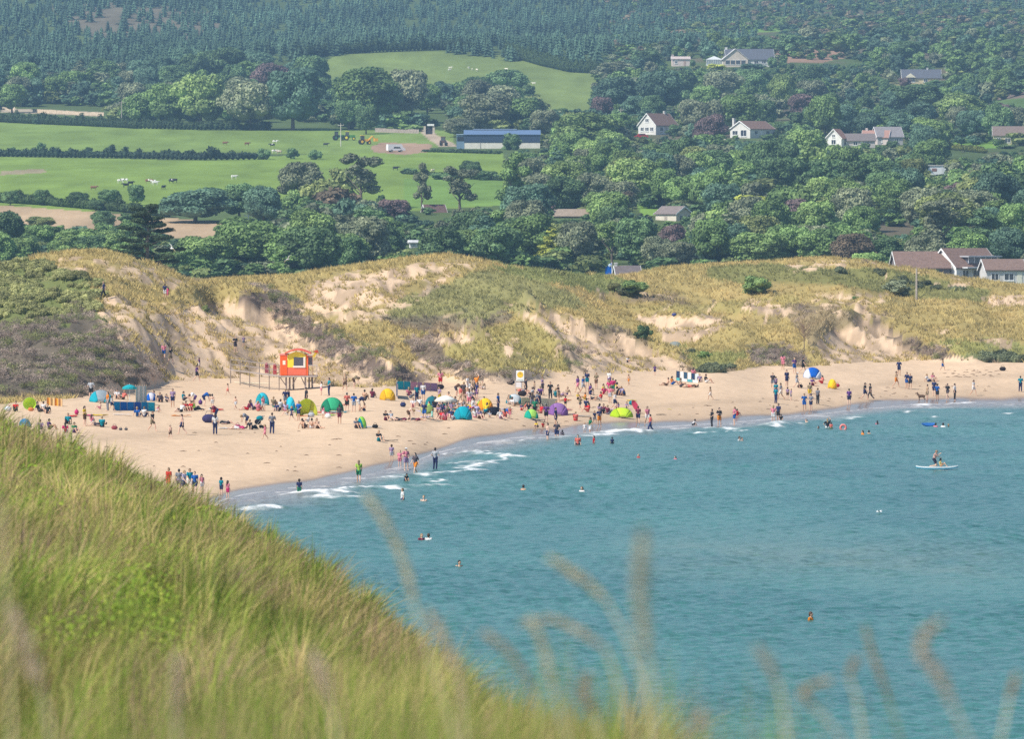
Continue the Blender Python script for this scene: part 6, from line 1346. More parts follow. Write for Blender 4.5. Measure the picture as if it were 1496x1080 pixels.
# ------------------------------------------------------------------ people: every pose is grown once as a continuous skin over its limbs
def voxel(name, segs, balls, vox, mat, smooth_it=4, ratio=1.0):
    m_ = MB()
    for a, b_, ra, rb in segs:
        a, b_ = Vector(a), Vector(b_); d = (b_-a); L = d.length
        if L < 1e-4: continue
        d /= L; pts = []; rs = []
        for t in (-.98, -.7, -.3, 0): pts.append(a+d*ra*t); rs.append(ra*math.sqrt(max(0.02, 1-t*t)))
        for t in (0, .3, .7, .98): pts.append(b_+d*rb*t); rs.append(rb*math.sqrt(max(0.02, 1-t*t)))
        m_.tube(pts, rs, 10)
    for c, r, sq in balls: m_.ball(c, r, 12, 9, sq)
    me = bpy.data.meshes.new(name); me.from_pydata(m_.v, [], m_.f); me.update()
    o = bpy.data.objects.new("tmp", me); COL.objects.link(o)
    r = o.modifiers.new("r", 'REMESH'); r.mode = 'VOXEL'; r.voxel_size = vox
    s = o.modifiers.new("s", 'SMOOTH'); s.iterations = smooth_it; s.factor = .5
    if ratio < 1: dm = o.modifiers.new("d", 'DECIMATE'); dm.ratio = ratio
    dg = bpy.context.evaluated_depsgraph_get(); out = bpy.data.meshes.new_from_object(o.evaluated_get(dg)); out.name = name
    bpy.data.objects.remove(o); out.materials.clear(); out.materials.append(mat); out.polygons.foreach_set("use_smooth", np.ones(len(out.polygons), bool)); return out
def V3(*a): return Vector(a)
def build_pose(J, child=False, dress=False, long_hair=False):
    """J: joints in metres, facing -Y. Returns meshes for skin, top, shorts, trousers, hair"""
    hs = 1.28 if child else 1.0
    P, C, N, Hd = J['pel'], J['che'], J['neck'], J['head']; up = (Hd-N).normalized(); fwd = J.get('face', V3(0,-1,0)); side = fwd.cross(up).normalized(); hr = .098*hs
    seg = [(P, P.lerp(C, .5), .125, .112), (P.lerp(C, .5), C, .112, .135), (C, N, .12, .055), (N, Hd, .052, .055), (P+side*.07, P-side*.07, .12, .12)]
    bal = [(Hd, hr, (.80, .98, 1.18)), (Hd-up*.055*hs+fwd*.03*hs, .062*hs, (.9, 1, .9)), (Hd+fwd*(hr*.98)-up*.012, .016*hs, (1,1,1.3)), (Hd+side*hr*.80, .022*hs, (.5,1,1.4)), (Hd-side*hr*.80, .022*hs, (.5,1,1.4)),
           (Hd+fwd*(hr*.86)-up*.055*hs, .016*hs, (1.6,.8,.6))]
    top = [(P.lerp(C, .12), P.lerp(C, .5), .150, .140), (P.lerp(C, .5), C, .140, .158), (C, C.lerp(N, .55), .145, .095)]
    sh = [(P+side*.07, P-side*.07, .142, .142), (P, P.lerp(C, .2), .142, .135)]; tr = list(sh)
    for s, t in ((1, 'l'), (-1, 'r')):
        S, El, W = J['sh'+t], J['el'+t], J['wr'+t]; K, A, T = J['kn'+t], J['an'+t], J['to'+t]; Hp = P+side*(.09*s)-up*0
        seg += [(C+side*.06*s+up*0, S, .085, .062), (S, El, .055, .040), (El, W, .040, .027), (Hp, K, .088, .058), (K, K.lerp(A, .35), .055, .057), (K.lerp(A, .35), A, .056, .036), (A, T, .040, .028)]
        hd = (W-El).normalized(); ax = hd.cross(fwd); ax = ax.normalized() if ax.length > .1 else side; pm = W+hd*.05
        seg.append((W, pm, .027, .033)); o2 = ax.cross(hd).normalized()
        for f, L in ((-1.5, .050), (-.5, .064), (.5, .070), (1.5, .062)):
            b0 = pm+o2*(f*.017)+hd*.02; k1 = b0+hd*L*.55; seg += [(b0, k1, .0105, .0095), (k1, k1+hd*L*.4+ax*L*.25*s, .0095, .008)]
        th = W+hd*.02+o2*(-.028); seg += [(th, th+hd*.03-o2*.022, .012, .011), (th+hd*.03-o2*.022, th+hd*.058-o2*.026, .011, .009)]
        top += [(C+side*.07*s, S, .10, .082), (S, S.lerp(El, .62), .076, .066)]
        sh.append((Hp, Hp.lerp(K, .62), .112, .098)); tr += [(Hp, K, .110, .080), (K, K.lerp(A, .9), .078, .066)]
    if dress:
        sh.append((P, P-V3(0,0,.22), .17, .21))
    R_ = {}
    R_['body'] = voxel("body", seg, bal, .0125, M_SKIN, 3, .45)
    R_['top'] = voxel("shirt", top, [], .022, M_CLOTH, 3); R_['shorts'] = voxel("shorts", sh, [], .024, M_CLOTH, 3); R_['trousers'] = voxel("trousers", tr, [], .024, M_CLOTH, 3)
    hb = [(Hd+up*.030*hs-fwd*.026*hs, hr*1.06, (.90, 1.0, 1.10)), (Hd-up*.01-fwd*.05*hs, hr*.86, (.95, .9, 1.15))]
    R_['hair'] = voxel("hair", [], hb, .016, M_HAIR, 2)
    R_['longhair'] = voxel("hair", [(Hd-fwd*.06*hs, Hd-fwd*.085*hs-up*.24*hs, .085*hs, .055*hs)], hb, .018, M_HAIR, 2)
    R_['hat'] = voxel("hat", [(Hd+up*.055*hs-fwd*.0, Hd+up*.075*hs, .005, .005)], [(Hd+up*.062*hs, hr*.98, (.95,1.05,.85)), (Hd+up*.062*hs+fwd*.02, hr*1.65, (1,1,.10))], .018, M_CLOTH, 1)
    # eyes
    e = MB()
    for s in (1, -1): e.ball(Hd+fwd*hr*.90+side*(.032*s*hs)+up*.012, .012*hs, 6, 5)
    me = bpy.data.meshes.new("eyes"); me.from_pydata(e.v, [], e.f); me.materials.append(M_HAIR); R_['eyes'] = me
    return R_
def J_(pel, che, neck, head, sh, el, wr, kn, an, to, face=(0,-1,0)):
    d = dict(pel=V3(*pel), che=V3(*che), neck=V3(*neck), head=V3(*head), face=V3(*face).normalized())
    for nm, v in (('sh', sh), ('el', el), ('wr', wr), ('kn', kn), ('an', an), ('to', to)):
        l, r = v if isinstance(v[0], (tuple, list)) else (v, (-v[0], v[1], v[2])); d[nm+'l'] = V3(*l); d[nm+'r'] = V3(*r)
    return d
# 'l' is the +x side seen with side = fwd x up; keep the joints on the same side
def fixside(d):
    up = (d['head']-d['neck']).normalized(); side = d['face'].cross(up)
    if side.dot(d['shl']-d['shr']) < 0:
        for k in ('sh','el','wr','kn','an','to'): d[k+'l'], d[k+'r'] = d[k+'r'], d[k+'l']
    return d
POSE = {
 'st': J_((0,0,.95),(0,.01,1.28),(0,0,1.47),(0,-.015,1.60),(.175,.01,1.40),(.23,.02,1.12),(.25,-.06,.88),(.105,-.01,.50),(.115,.02,.07),(.13,-.13,.03)),
 'st2': J_((0,0,.95),(.01,.02,1.28),(.01,.01,1.47),(.01,-.01,1.60),(.175,.02,1.40),((.30,.05,1.16),(-.30,.02,1.15)),((.16,-.12,1.02),(-.20,-.14,1.18)),((.12,-.05,.50),(-.10,.0,.50)),((.15,-.02,.07),(-.10,.03,.07)),((.20,-.15,.03),(-.13,-.12,.03))),
 'wk': J_((0,0,.93),(0,-.02,1.27),(0,-.03,1.46),(0,-.06,1.585),(.175,-.02,1.39),((.22,.10,1.13),(-.22,-.12,1.13)),((.22,.08,.88),(-.20,-.28,.95)),((.10,-.22,.53),(-.10,.06,.50)),((.10,-.28,.09),(-.10,.36,.16)),((.11,-.43,.06),(-.11,.28,.04))),
 'be': J_((0,.12,.88),(0,-.18,1.10),(0,-.36,1.06),(0,-.48,.98),(.17,-.25,1.08),(.20,-.35,.82),(.16,-.42,.58),(.11,-.02,.48),(.12,.05,.07),(.13,-.10,.03),(0,-.6,-.8)),
 'si': J_((0,0,.13),(0,.08,.45),(0,.06,.64),(0,.02,.77),(.175,.08,.57),(.22,-.08,.36),(.15,-.32,.38),(.13,-.42,.42),(.12,-.62,.06),(.13,-.76,.03)),
 'si2': J_((0,0,.13),(0,.16,.42),(0,.20,.60),(0,.18,.74),(.175,.17,.54),(.26,.32,.30),(.27,.36,.05),((.12,-.40,.14),(-.14,-.36,.34)),((.13,-.82,.07),(-.12,-.66,.06)),((.15,-.90,.16),(-.12,-.80,.03))),
 'cr': J_((0,.14,.30),(0,-.04,.58),(0,-.14,.74),(0,-.20,.86),(.17,-.06,.68),(.22,-.25,.48),(.16,-.42,.22),(.17,-.30,.42),(.13,-.04,.07),(.15,-.20,.03)),
 'ly': J_((0,0,.13),(0,.36,.17),(0,.55,.20),(0,.68,.24),(.17,.46,.15),(.30,.28,.08),(.24,.02,.07),((.12,-.42,.13),(-.13,-.38,.30)),((.12,-.82,.07),(-.12,-.64,.07)),((.13,-.88,.18),(-.12,-.78,.04)),(0,-.5,.85)),
 'kn': J_((0,.10,.62),(0,0,.93),(0,-.06,1.11),(0,-.12,1.23),(.17,-.02,1.04),((.34,-.12,.92),(-.10,-.25,.85)),((.36,-.30,1.05),(.20,-.42,.75)),(.12,-.12,.12),(.12,.32,.07),(.12,.45,.04)),
 'up': J_((0,0,.95),(0,.01,1.28),(0,0,1.47),(0,-.015,1.60),(.175,.01,1.42),((.34,.0,1.22),(-.26,.0,1.66)),((.18,-.02,1.02),(-.12,-.04,1.80)),(.115,-.01,.50),(.135,.02,.07),(.15,-.13,.03)),
}
PB = {k: build_pose(fixside(v)) for k, v in POSE.items()}
CB = {k: build_pose(fixside(POSE[k]), child=True) for k in ('st', 'wk', 'si', 'cr', 'up')}
PC = {'nv':((.035,.045,.13),'navy'),'bk':((.035,.035,.042),'black'),'wh':((.78,.77,.77),'white'),'rd':((.60,.03,.035),'red'),'pk':((.72,.25,.33),'pink'),'mg':((.60,.04,.18),'magenta'),'tl':((.01,.26,.34),'teal'),'bl':((.025,.12,.42),'blue'),
      'gy':((.22,.23,.27),'grey'),'lg':((.48,.50,.54),'pale grey'),'kh':((.27,.22,.14),'khaki'),'yl':((.75,.55,.04),'yellow'),'or':((.75,.26,.03),'orange'),'gr':((.03,.22,.12),'green'),'lm':((.40,.60,.10),'lime'),'pu':((.14,.06,.24),'purple'),
      'mv':((.34,.24,.38),'mauve'),'mr':((.20,.035,.07),'maroon'),'tn':((.50,.36,.24),'tan'),'br':((.14,.08,.05),'brown'),'co':((.70,.18,.14),'coral'),'aq':((.30,.66,.60),'aqua'),'lv':((.50,.45,.66),'lavender'),'dk':((.09,.075,.09),'dark')}
SKN = [(.58,.36,.25),(.62,.40,.30),(.50,.30,.20),(.66,.44,.34)]; HRC = [(.035,.022,.016),(.07,.04,.025),(.14,.09,.05),(.30,.20,.10),(.02,.016,.015)]
WORD = {'st':'standing','st2':'standing','up':'standing','wk':'walking','be':'bending over','si':'sitting','si2':'leaning back','cr':'crouching','ly':'lying down','wa':'wading','kd':'paddling','sw':'swimming','kn':'kneeling'}
SKT = "bare-chested"
ORIG = {'0':(0,500),'1':(200,500),'2':(400,500),'3':(600,500),'4':(800,500),'5':(1000,500),'6':(1246,500),'7':(150,620)}
# place (crop and its coordinates, or p and photograph coordinates), pose, A adult / C child, top, lower, hair (s short, l long, h hat)
PEOPLE = """
0 795 500 st A lg bk h;0 940 605 st A or gy l;0 975 600 st C wh nv s;0 1075 503 si A co br s;0 1022 497 si A wh gy s;0 1378 615 be C pk wh l;0 1262 655 si A wh nv s;0 1205 655 si A bl gy s;0 1330 782 wk A bk kh s;0 738 738 st2 A yl br l;0 800 705 si C pk wh l;0 890 745 si A tl bk s;0 850 735 ly A bk dk s;0 592 715 si A tl bk s;0 570 795 si A mg wh l;0 650 795 si A gr pu s;0 352 765 si A mv gy s;0 432 765 si A pu bk s;0 135 608 si A rd bk s;0 345 612 si A bk dk s;0 378 605 si A wh gy s;0 414 625 si A bk bk s;0 872 585 ly C sk pk s;0 1395 524 si A dk bk s;0 1325 505 si A bl nv s;0 1455 515 si C nv bk s
1 235 152 wk A pk bl l;1 290 203 wk A bk kh s;1 545 240 st C pu wh s;1 522 345 wk A pu bk s;1 860 88 st A bk dk s;1 932 45 st C mv gy s;1 795 466 wk C sk co s;1 312 572 st A mv nv l;1 410 512 si A tl dk s;1 500 556 be A wh pu s;1 592 562 be A bl nv s;1 385 612 si A wh bk s;1 430 603 si A rd br l;1 468 600 si A rd rd s;1 508 598 si A lm bk s;1 658 580 st C sk wh s;1 215 522 si C dk bk s;1 265 524 si C gy bk s;1 290 850 wk C sk br s;1 395 810 wk A sk nv s;1 688 680 be A mr nv h;1 683 812 st A wh nv l;1 780 720 ly A bk dk s;1 883 766 ly A mg wh l;1 862 592 st C sk lg s;1 955 745 be A gy nv s;1 1000 766 si A bk bk s;1 1182 806 st A gy nv s;1 1120 852 wk C pk pk l;1 1455 757 si C nv sk s
1 965 596 si A mr rd l;1 1012 592 si A pu dk l;1 1060 604 si A pk co l;1 1102 604 st C pk wh l;1 1195 562 si A kh gy s;1 1235 606 si A nv bk s;1 1258 582 si A lg bk s;1 1298 570 st A nv gy s;1 1325 572 st A nv bk s;1 1300 604 si A lv pk l;1 1355 690 wk C nv nv s;1 1412 690 st2 A bl nv s;1 1202 602 si C gr wh s;1 1312 642 ly C tn wh s;1 1480 566 st A bk bk h
2 482 473 st2 A tl nv s;2 415 466 st C wh pk s;2 620 432 wk A tn br s;2 705 402 be A kh br s;2 795 503 si A sk dk s;2 862 487 si A mr dk l;2 640 608 st2 A co bk h;2 700 612 st A bl lg s;2 750 602 be A nv wh s;2 790 604 si C sk nv s;2 574 717 st A dk mr s;2 430 667 st C pk wh l;2 262 757 si A sk br s;2 332 757 si2 A sk wh s;2 386 757 si A sk br l;2 300 700 si C lg lg s;2 722 755 si A gy dk s;2 920 870 si A bk tl l;2 980 687 si A bk mr l;2 1030 684 si A lg wh s;2 1110 692 ly A mr dk s;2 1185 692 be A sk br l;2 1250 692 ly A dk mr s
p 572 675 st C mv lg s;p 584 682 st C pk pk s;p 593 687 st2 A pk mv h;p 607 694 st A dk or l;p 636 686 st2 A lg nv s;p 524 705 wk A lm sk l
2 1195 490 si A mr gy l;2 1250 530 st A tl nv s;2 1306 515 st A wh bl s;2 1218 572 si A wh pk s;2 1315 684 st A nv bl s;2 1385 692 wk C aq aq l;2 1180 470 si A pk dk l;2 1340 600 si A lm kh s;2 1275 560 si A wh gy s
3 260 402 st A pk rd l;3 402 474 be A br dk s;3 465 512 st A dk br s;3 497 452 st A wh wh l;3 516 462 st C lg wh s;3 546 482 st A tn dk s;3 577 452 up A or nv s;3 628 412 si2 A tn wh s;3 608 405 si C sk br s;3 505 494 si A mg mv l;3 438 545 st A co tn l;3 512 575 st A wh pk l;3 580 512 st A nv pu l;3 545 500 si A mv bk s
3 300 684 si A pk rd l;3 330 604 st2 A sk dk s;3 352 644 st A gy mv l;3 250 640 si A mg nv l;3 270 680 si A rd pk s;3 375 604 si A gy dk s;3 405 612 si A tn br s;3 290 600 si A nv wh s;3 318 640 si A br mv l;3 368 682 si C lg sk s;3 215 560 si A wh nv s
3 562 662 si A wh pk l;3 602 672 si A mv br s;3 632 664 si C br rd s;3 642 590 si A pu bk s;3 765 602 st A bl nv s;3 790 672 si2 A wh mv s;3 822 662 si A co mr l;3 868 672 st C co pk l;3 690 660 si C lg wh s;3 580 620 si A lv nv s
3 1006 470 st A dk bk s;3 1060 472 si A lg dk s;3 1152 457 st A mv dk s;3 1132 462 si A pu nv s;3 1220 500 st2 A bk bk s;3 1270 482 si A tl dk l;3 1315 474 ly A nv mv s;3 1360 470 si A tn pu s;3 1062 595 st A dk gy l;3 1102 586 st A gy nv s;3 1127 596 st A nv bk s;3 1137 622 si A rd co l;3 1085 658 st A gr bk s;3 1185 704 st2 A pu bk h;3 1268 737 st A nv nv s;3 1102 757 cr C yl bk s;3 1157 757 cr C rd rd s;3 1290 525 st A br tn s;3 900 560 si A wh tn s;3 860 545 si A tn lg l
4 265 442 st A pu pk l;4 310 452 wk A bl lg s;4 346 402 st A nv tl s;4 425 412 st A kh br s;4 505 442 si A yl mg s;4 495 458 si A mg rd l;4 540 402 st A wh pu s;4 582 424 si A yl bk s;4 605 406 si A dk br s;4 545 462 si A pk bl l;4 268 504 si C yl bk s;4 326 502 si C or yl s;4 372 514 st A pu nv l;4 402 505 ly A br dk s;4 462 512 si A rd wh s;4 545 532 st A pk lg l;4 285 592 st C kh dk s;4 352 612 si A rd co s;4 245 690 si A co rd s;4 490 622 si A mr dk l;4 527 634 si A mr gy s;4 588 592 st A wh nv s;4 458 622 si A mv dk l
4 710 382 st C sk or s;4 700 178 si C wh dk s;4 938 292 st C pu nv s;4 1040 382 si A sk br s;4 1092 374 si A or sk l;4 1165 394 si A sk dk s;4 1252 398 ly A br sk s;4 1275 295 si A pk mg l;4 1330 348 si A mv nv s;4 1388 357 si A bk wh s;4 1425 505 wk C tn wh s;4 792 722 wk A mr nv s;4 872 724 wk A pk wh l;4 902 786 wk A co nv s;4 1278 732 be C wh bk s;4 410 722 st C nv gy s;4 452 742 st A nv or s
5 240 741 st A bk bk s;5 305 736 st2 A bk or s;5 437 722 st2 A pk bl l;5 462 642 si C rd rd s;5 772 412 st A dk gy s;5 800 402 st C mv pu s;5 800 494 st A tl bl s;5 845 505 wk A gy wh s;5 895 394 st A nv nv s;5 982 404 wk A gy lg h;5 862 240 st A pk pk l;5 962 276 st A pu bl s;5 1035 270 wk A bk bk s;5 902 502 st C mv br s;5 932 512 st C mv gy s;5 778 702 st A pk wh l;5 822 692 st A nv bk s;5 845 695 cr C bk dk s;5 1048 602 st A bl bl s;5 1106 602 st A gy nv h;5 1096 500 st A kh yl s;5 1166 546 st A gy bk s;5 1440 556 st A pu nv s;5 1122 382 si A pu mr s;5 1202 364 si A co rd l;5 800 540 st A tl nv s
6 105 507 st A bk nv s;6 155 507 wk A bk dk s;6 405 292 st2 A nv nv s;6 378 395 wk A tn or s;6 472 408 st A nv bl s;6 502 412 st A nv bk s;6 662 348 si A wh nv s;6 702 340 si A pk wh l;6 785 250 st C tn sk s;6 652 512 st A tn kh s;6 712 474 st A nv nv s;6 740 512 st A bl bk h;6 830 502 st A bk dk s;6 892 508 st A wh bk s;6 1055 467 wk A wh wh l;6 1467 436 st A tl nv s
7 575 600 st A rd rd s;7 665 602 st A gy mv s;7 708 624 wk A lv nv s;7 758 604 st A tl wh s;7 803 622 st A bl nv s;7 865 604 st C pk wh l;7 1035 628 st C tl nv s;7 1092 642 st C pk mg l;7 175 440 si A mr mr s
p 152 437 wk A nv bk s;p 241 437 st A nv wh s;p 245 438 st C mg mg l
"""
WATER = """p 437 724 kd C nv sk s;p 588 731 wa A wh nv s;p 593 704 cr C bk nv s;p 619 732 sw A sk sk s;p 616 789 sw A mr dk l;p 626 789 sw A wh sk s;p 671 829 sw A sk sk s;p 765 716 sw A sk or s;p 850 719 sw A wh sk l;p 1185 906 sw A or dk s
4 265 900 wa A co bk s;4 405 885 wa C rd mr s;4 565 887 wa C nv bk s;4 325 795 kd C wh wh s;4 372 800 kd A gr wh l;3 1197 852 kd A sk nv s;3 1277 842 kd A dk nv s;3 1322 832 cr C dk br s
4 795 1012 sw C rd rd s;4 1117 1026 sw C pk sk l;5 482 862 sw A wh sk s;5 505 862 sw C sk sk s;5 1068 728 wa C sk co s;5 1172 760 sw C bk dk s;5 1252 752 wa A bk wh l;5 1283 756 wa C co sk s;6 85 806 sw A or sk l;6 142 800 sw C sk wh s;6 215 716 sw C pk sk l;6 725 742 sw A pk sk s;6 792 742 sw A wh sk s;6 838 740 sw C br br s"""
PGRP = "beachgoers around the bay"
plab = []; pn = 0
def person(line):
    global pn
    f = line.split(); a, b_ = float(f[1]), float(f[2]); pose, age, tc_, bc_, hc_ = f[3], f[4], f[5], f[6], f[7]
    if f[0] != 'p': o = ORIG[f[0]]; s = 5.984; px, py = o[0]+a/s, o[1]+b_/s
    else: px, py = a, b_
    rnd = random.Random(int(px*31+py*17)); sink = 0
    geo = pose
    if pose in ('wa', 'kd', 'sw'):
        x, Y, z = onsea(px, py); sink = {'wa': .88, 'kd': .28, 'sw': 1.36}[pose]; geo = rnd.choice(['st2', 'st', 'up'] if pose == 'wa' else ['st', 'st2'])
    else:
        x, Y, z = hit(px, py, 430, 1200)
        if Y < float(_shY(px)): x, Y, z = onsea(px, py); z = -.08
    if pose == 'st': geo = rnd.choice(['st','st','st2','st2','wk'])
    child = age == 'C'; lib = CB if child else PB
    if child and geo not in CB: geo = {'st2':'st','be':'cr','ly':'si','si2':'si','kn':'cr'}.get(geo, 'st')
    B = lib[geo]; sc = (rnd.uniform(.62, .78) if child else rnd.uniform(.96, 1.05))
    if pose == 'si' and not child and rnd.random() < .4: B = PB['si2']
    side_on = {'wk': rnd.choice([80, -80, 60, -100, 20, 180]), 'be': rnd.choice([70, -70, 100]), 'ly': rnd.choice([80, -80])}
    rz = side_on.get(pose, rnd.choice([0, 180, 160, 30, -40, 70, -70, 140]))
    o = mesh_obj("person", B['body']); o.location = (x, Y, z-sink*sc+.005); o.rotation_euler = (0, 0, R(rz)); o.scale = (sc,)*3; o.color = (*rnd.choice(SKN), 1)
    hrm = {'s': 'hair', 'l': 'longhair', 'h': 'hair'}[hc_]; h = mesh_obj("hair", B[hrm], o); h.color = (*rnd.choice(HRC), 1)
    if hc_ == 'h': h2 = mesh_obj("hat", B['hat'], o); h2.color = (*(PC[rnd.choice(['nv','bk','wh','rd'])][0]), 1)
    e = mesh_obj("eyes", B['eyes'], o); e.color = (.02,.02,.02,1)
    if tc_ != 'sk': t = mesh_obj("shirt", B['top'], o); t.color = (*(np.array(PC[tc_][0])*rnd.uniform(.85, 1.15)), 1)
    lc = bc_ if bc_ != 'sk' else rnd.choice(['nv', 'bk', 'bl', 'co', 'gr'])
    long_ = (not child) and pose not in ('wa', 'kd', 'sw') and tc_ != 'sk' and (lc in ('bk', 'dk', 'nv', 'gy') and rnd.random() < .25)
    q = mesh_obj("trousers" if long_ else "shorts", B['trousers' if long_ else 'shorts'], o); q.color = (*(np.array(PC[lc][0])*rnd.uniform(.85, 1.15)), 1)
    topw = SKT if tc_ == 'sk' else PC[tc_][1]+" top"; low = "" if bc_ == 'sk' or pose in ('sw', 'wa') else (", "+PC[lc][1]+(" trousers" if long_ else " shorts"))
    if tc_ == bc_ and tc_ != 'sk': topw = "all in "+PC[tc_][1]; low = ""
    tag(o, None, "person", PGRP); plab.append((o, px, py, ("child " if child else "adult ")+WORD[pose]+" "+topw+low)); pn += 1; return o
for ln in PEOPLE.replace("\n", ";").split(";"):
    if ln.strip(): person(ln)
rx = random.Random(4); CL = ['nv','bk','wh','rd','pk','mg','tl','bl','gy','lg','yl','gr','pu','mv','mr','co','tn','lv','sk']
for k in range(40):       # the thick of the crowd
    px = rx.gauss(668, 34) if k < 26 else rx.uniform(760, 930); py = rx.uniform(592, 611) if k < 26 else rx.uniform(572, 604)
    person("p %.1f %.1f %s %s %s %s %s" % (px, py, rx.choice(['si','si','si2','si','ly','cr','st2']), rx.choice('AAAC'), rx.choice(CL), rx.choice(CL[:12]), rx.choice('sl')))
for ln in WATER.replace("\n", ";").split(";"):
    if ln.strip(): person(ln)
# the lifeguard on the hut platform and the paddler
o = person("p 453 560 st A rd nv s"); o.location = (hx_+P(454), hY-.2, hz_); o.scale = (.98,)*3; o["label"] = "lifeguard in red top leaning at the right end of the hut platform"; plab.pop()
bx, bY, _ = onsea(1369, 686); rt = empty("paddleboard", (bx, bY, 0.06), R(2)); tag(rt, "white and teal paddleboard floating on the open water at right", "paddleboard")
def board(L, W, t0, t1, up=.0):
    m_ = MB(); n = 16; V = []; 
    for i in range(n+1):
        s = i/n; xx = -L/2+L*s; w = W/2*math.sin(PI*min(1, max(0.0, .03+.94*s)))**.5; r = .10*(abs(2*s-1)**4)+up; V += [(xx,-w,t0+r),(xx,w,t0+r),(xx,w,t1+r),(xx,-w,t1+r)]
    F = [(4*i+a, 4*(i+1)+a, 4*(i+1)+(a+1) % 4, 4*i+(a+1) % 4) for i in range(n) for a in range(4)]+[(0,1,2,3),(4*n+3,4*n+2,4*n+1,4*n)]
    return m_.add(V, F)
board(3.3, .80, -.03, .05).build("hull", M_PAINT, rt, color=(.02,.25,.38)); board(3.26, .78, .051, .13).build("deck", M_PAINT, rt, color=(.78,.80,.80)); MB().add([(-1.5,-.02,-.02),(-1.25,-.02,-.02),(-1.45,0,-.25)], [(0,1,2)]).build("fin", M_PAINT, rt, color=(.05,.05,.05))
def rider(pose, age, dx, col, low, rz, lab_, hair):
    B = (CB if age == 'C' else PB)[pose]; s = .7 if age == 'C' else .95; o = mesh_obj("person", B['body']); o.location = (bx+dx, bY, .20); o.rotation_euler = (0, 0, R(rz)); o.scale = (s,)*3; o.color = (.62,.40,.28,1)
    h = mesh_obj("hair", B['hair'], o); h.color = (*hair, 1)
    if col: t = mesh_obj("shirt", B['top'], o); t.color = (*col, 1)
    q = mesh_obj("shorts", B['shorts'], o); q.color = (*low, 1); mesh_obj("eyes", B['eyes'], o).color = (.02,.02,.02,1); tag(o, lab_, "person", PGRP)
rider('kn', 'A', -.12, (.70,.42,.36), (.05,.05,.08), 70, "adult in pale pink kneeling upright on the paddleboard", (.30,.17,.10))
rider('si', 'C', .32, (.78,.60,.22), (.6,.35,.2), 90, "child in yellow sitting in front of the kneeling adult on the paddleboard", (.03,.02,.02))
m_ = MB().tube([(0,0,0),(0,0,1.7)], .018, 6); p_ = m_.build("paddle", M_METAL, None, color=(.2,.2,.22)); p_.location = (bx-.12, bY-.38, -.15); p_.rotation_euler = (R(-6), R(8), 0); MB().box(-.10,.10,-.015,.015,-.3,.08).build("blade", M_PAINT, p_, color=(.9,.9,.9)); tag(p_, "thin paddle dipped beside the paddleboard", "paddle")
label_all(plab, BEACHLM+[("the paddlers at the shore",600,680),("the first breaking wave",480,726),("the middle of the bay",700,750),("the right hand surf",1290,610),("the dune path top",200,432),("the right end shallows",1400,600)])
for o, *_ in plab: pass
ilab = []
for k in range(56):       # towels, cushions and bags among the groups
    px = rx.gauss(668, 40) if k < 26 else rx.uniform(360, 520) if k < 38 else rx.uniform(60, 330) if k < 46 else rx.uniform(760, 930); py = {0: rx.uniform(590, 613), 1: rx.uniform(592, 612), 2: rx.uniform(590, 620), 3: rx.uniform(580, 608)}[0 if k < 26 else 1 if k < 38 else 2 if k < 46 else 3]
    cn = rx.choice(['nv','wh','rd','pk','mg','tl','bl','lg','yl','gr','pu','co','lv','or','lm']); x, Y, z = hit(px, py, 430, 1200)
    if k % 3:
        L_, W_2 = rx.uniform(1.0, 1.8), rx.uniform(.6, .9); n = 7; V = [(-L_/2+L_*i/(n-1), -W_2/2+W_2*j/2, .05+rx.uniform(0, .10)) for i in range(n) for j in range(3)]
        o = MB().add(V, [(i*3+j, (i+1)*3+j, (i+1)*3+j+1, i*3+j+1) for i in range(n-1) for j in range(2)]).build("towel", M_CLOTH, None, False, PC[cn][0]); so_ = o.modifiers.new("t", 'SOLIDIFY'); so_.thickness = .03; tag(o, None, "towel", "towels and blankets on the sand"); d = PC[cn][1]+" towel"
    else:
        o = MB().ball((0,0,.2), .26, 10, 7, (1.2,.75,.9)).tube([(-.2,0,.33),(-.1,0,.52),(.1,0,.52),(.2,0,.33)], .02, 5).build("beach_bag", M_CLOTH, None, True, PC[cn][0]); tag(o, None, "bag", "bags on the sand"); d = "small "+PC[cn][1]+" bag"
    o.location = (x, Y, z+.01); o.rotation_euler = (0, 0, rx.uniform(0, 3)); ilab.append((o, px, py, d))
label_all(ilab, BEACHLM)
# swim ring, bodyboard, pushchair, dog
def ring(label, px, py, c):
    x, Y, z = onsea(px, py); m_ = MB(); n = 16; V = []; F = []
    for i in range(n):
        for j in range(8): a, b_ = 2*PI*i/n, 2*PI*j/8; V.append(((.25+.10*math.cos(b_))*math.cos(a), .10*math.sin(b_), (.25+.10*math.cos(b_))*math.sin(a)))
        for j in range(8): F.append((i*8+j, ((i+1) % n)*8+j, ((i+1) % n)*8+(j+1) % 8, i*8+(j+1) % 8))
    o = m_.add(V, F).build("swim_ring", M_PAINT, None, True, c); o.location = (x, Y, .18); tag(o, label, "swim ring")
ring("coral inflatable swim ring tipped upright in the shallows", 1232, 628, (.75,.22,.20))
x, Y, z = onsea(1356, 623); o = board(1.3, .6, 0, .1).build("bodyboard", M_PAINT, None, color=(.02,.12,.38)); o.location = (x, Y, .10); o.rotation_euler = (R(25), 0, R(20)); tag(o, "dark blue bodyboard afloat beside swimmers at the right", "bodyboard")
x, Y, z = hit(791/5.984+800+0, 500+650/5.984); o = board(1.2, .5, 0, .06).build("bodyboard", M_PAINT, None, color=(.60,.05,.10)); o.location = (x-.25, Y-.25, z+1.0); o.rotation_euler = (R(80), R(60), 0); tag(o, "red bodyboard carried under the arm of the walker right of the lime dome tent", "bodyboard")
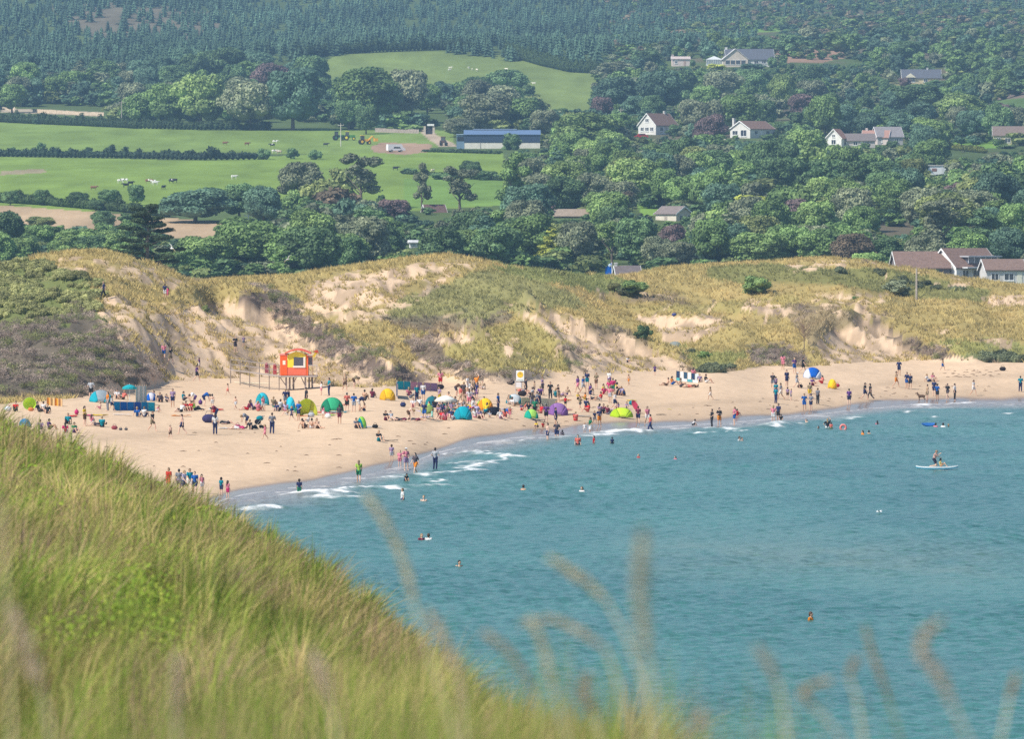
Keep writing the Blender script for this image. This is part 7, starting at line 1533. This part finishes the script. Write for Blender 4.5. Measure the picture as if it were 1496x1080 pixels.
x, Y, z = hit(376, 626); rt = empty("pushchair", (x, Y, z), R(25)); tag(rt, "black pushchair draped with teal cloth beside the bending adult", "pushchair")
fm = MB(); [fm.tube([(-.35,s,.12),(.1,s,.62),(.55,s,1.05)], .02, 5).tube([(.4,s,.12),(.0,s,.62)], .02, 5) for s in (-.25, .25)]; fm.tube([(.55,-.25,1.05),(.55,.25,1.05)], .02, 5).build("frame", M_METAL, rt, color=(.06,.06,.07))
for wx in (-.35, .4):
    for wy in (-.28, .28): MB().tube([(wx,wy-.02,.14),(wx,wy+.02,.14)], .14, 12).build("wheel", M_PAINT, rt, color=(.02,.02,.02))
MB().ball((.02,0,.55), .30, 10, 7, (1,.8,.8)).build("seat", M_CLOTH, rt, True, (.02,.02,.03)); MB().ball((.22,0,.85), .33, 12, 8, (1,.85,.7)).build("hood", M_CLOTH, rt, True, (.01,.24,.30))
x, Y, z = hit(1347, 585.5); o = MB(); o.ball((0,0,.52), .17, 12, 8, (2.2,.8,1)).ball((.26,0,.50), .18, 10, 8, (1,.85,1.15)).tube([(.34,0,.58),(.50,0,.78),(.56,0,.82)], [.11,.09,.09], 8).tube([(.52,0,.84),(.68,0,.82),(.78,0,.79)], [.085,.055,.04], 8).ball((.50,.07,.90), .045, 6, 5, (1,.4,1.4)).ball((.50,-.07,.90), .045, 6, 5, (1,.4,1.4)).tube([(-.36,0,.58),(-.52,0,.72),(-.58,0,.92)], [.04,.03,.02], 6)
for ly in (-.09, .09): o.tube([(.30,ly,.45),(.31,ly,.25),(.30,ly,.02)], [.07,.035,.035], 6).tube([(-.30,ly,.48),(-.22,ly,.32),(-.36,ly,.18),(-.33,ly,.02)], [.10,.055,.03,.033], 6)
ob = o.build("dog", M_HAIR, None, True, (.10,.055,.03)); ob.location = (x, Y, z); ob.rotation_euler = (0, 0, R(165)); ob.scale = (.92,)*3; rm = ob.modifiers.new("r", 'REMESH'); rm.mode = 'VOXEL'; rm.voxel_size = .022; tag(ob, "brown dog standing on the wet sand beside the tan-clad walker", "dog")
print("people", pn+2)
# ------------------------------------------------------------------ the air: one closed box of even haze round everything
hz = MB().box(-2700, 2700, -60, 5400, -6, 420).build("haze", newmat("haze_air")[0]); tag(hz, "blue summer haze over the land", kind="stuff")
hm_ = hz.data.materials[0]; nt = hm_.node_tree; nt.nodes.remove(nt.nodes["Principled BSDF"])
pv = node(nt, "ShaderNodeVolumePrincipled"); pv.inputs["Color"].default_value = (.42, .70, 1.0, 1); pv.inputs["Density"].default_value = 0.000098; pv.inputs["Anisotropy"].default_value = 0.1
nt.links.new(pv.outputs[0], nt.nodes["Material Output"].inputs["Volume"])
hz.visible_shadow = True
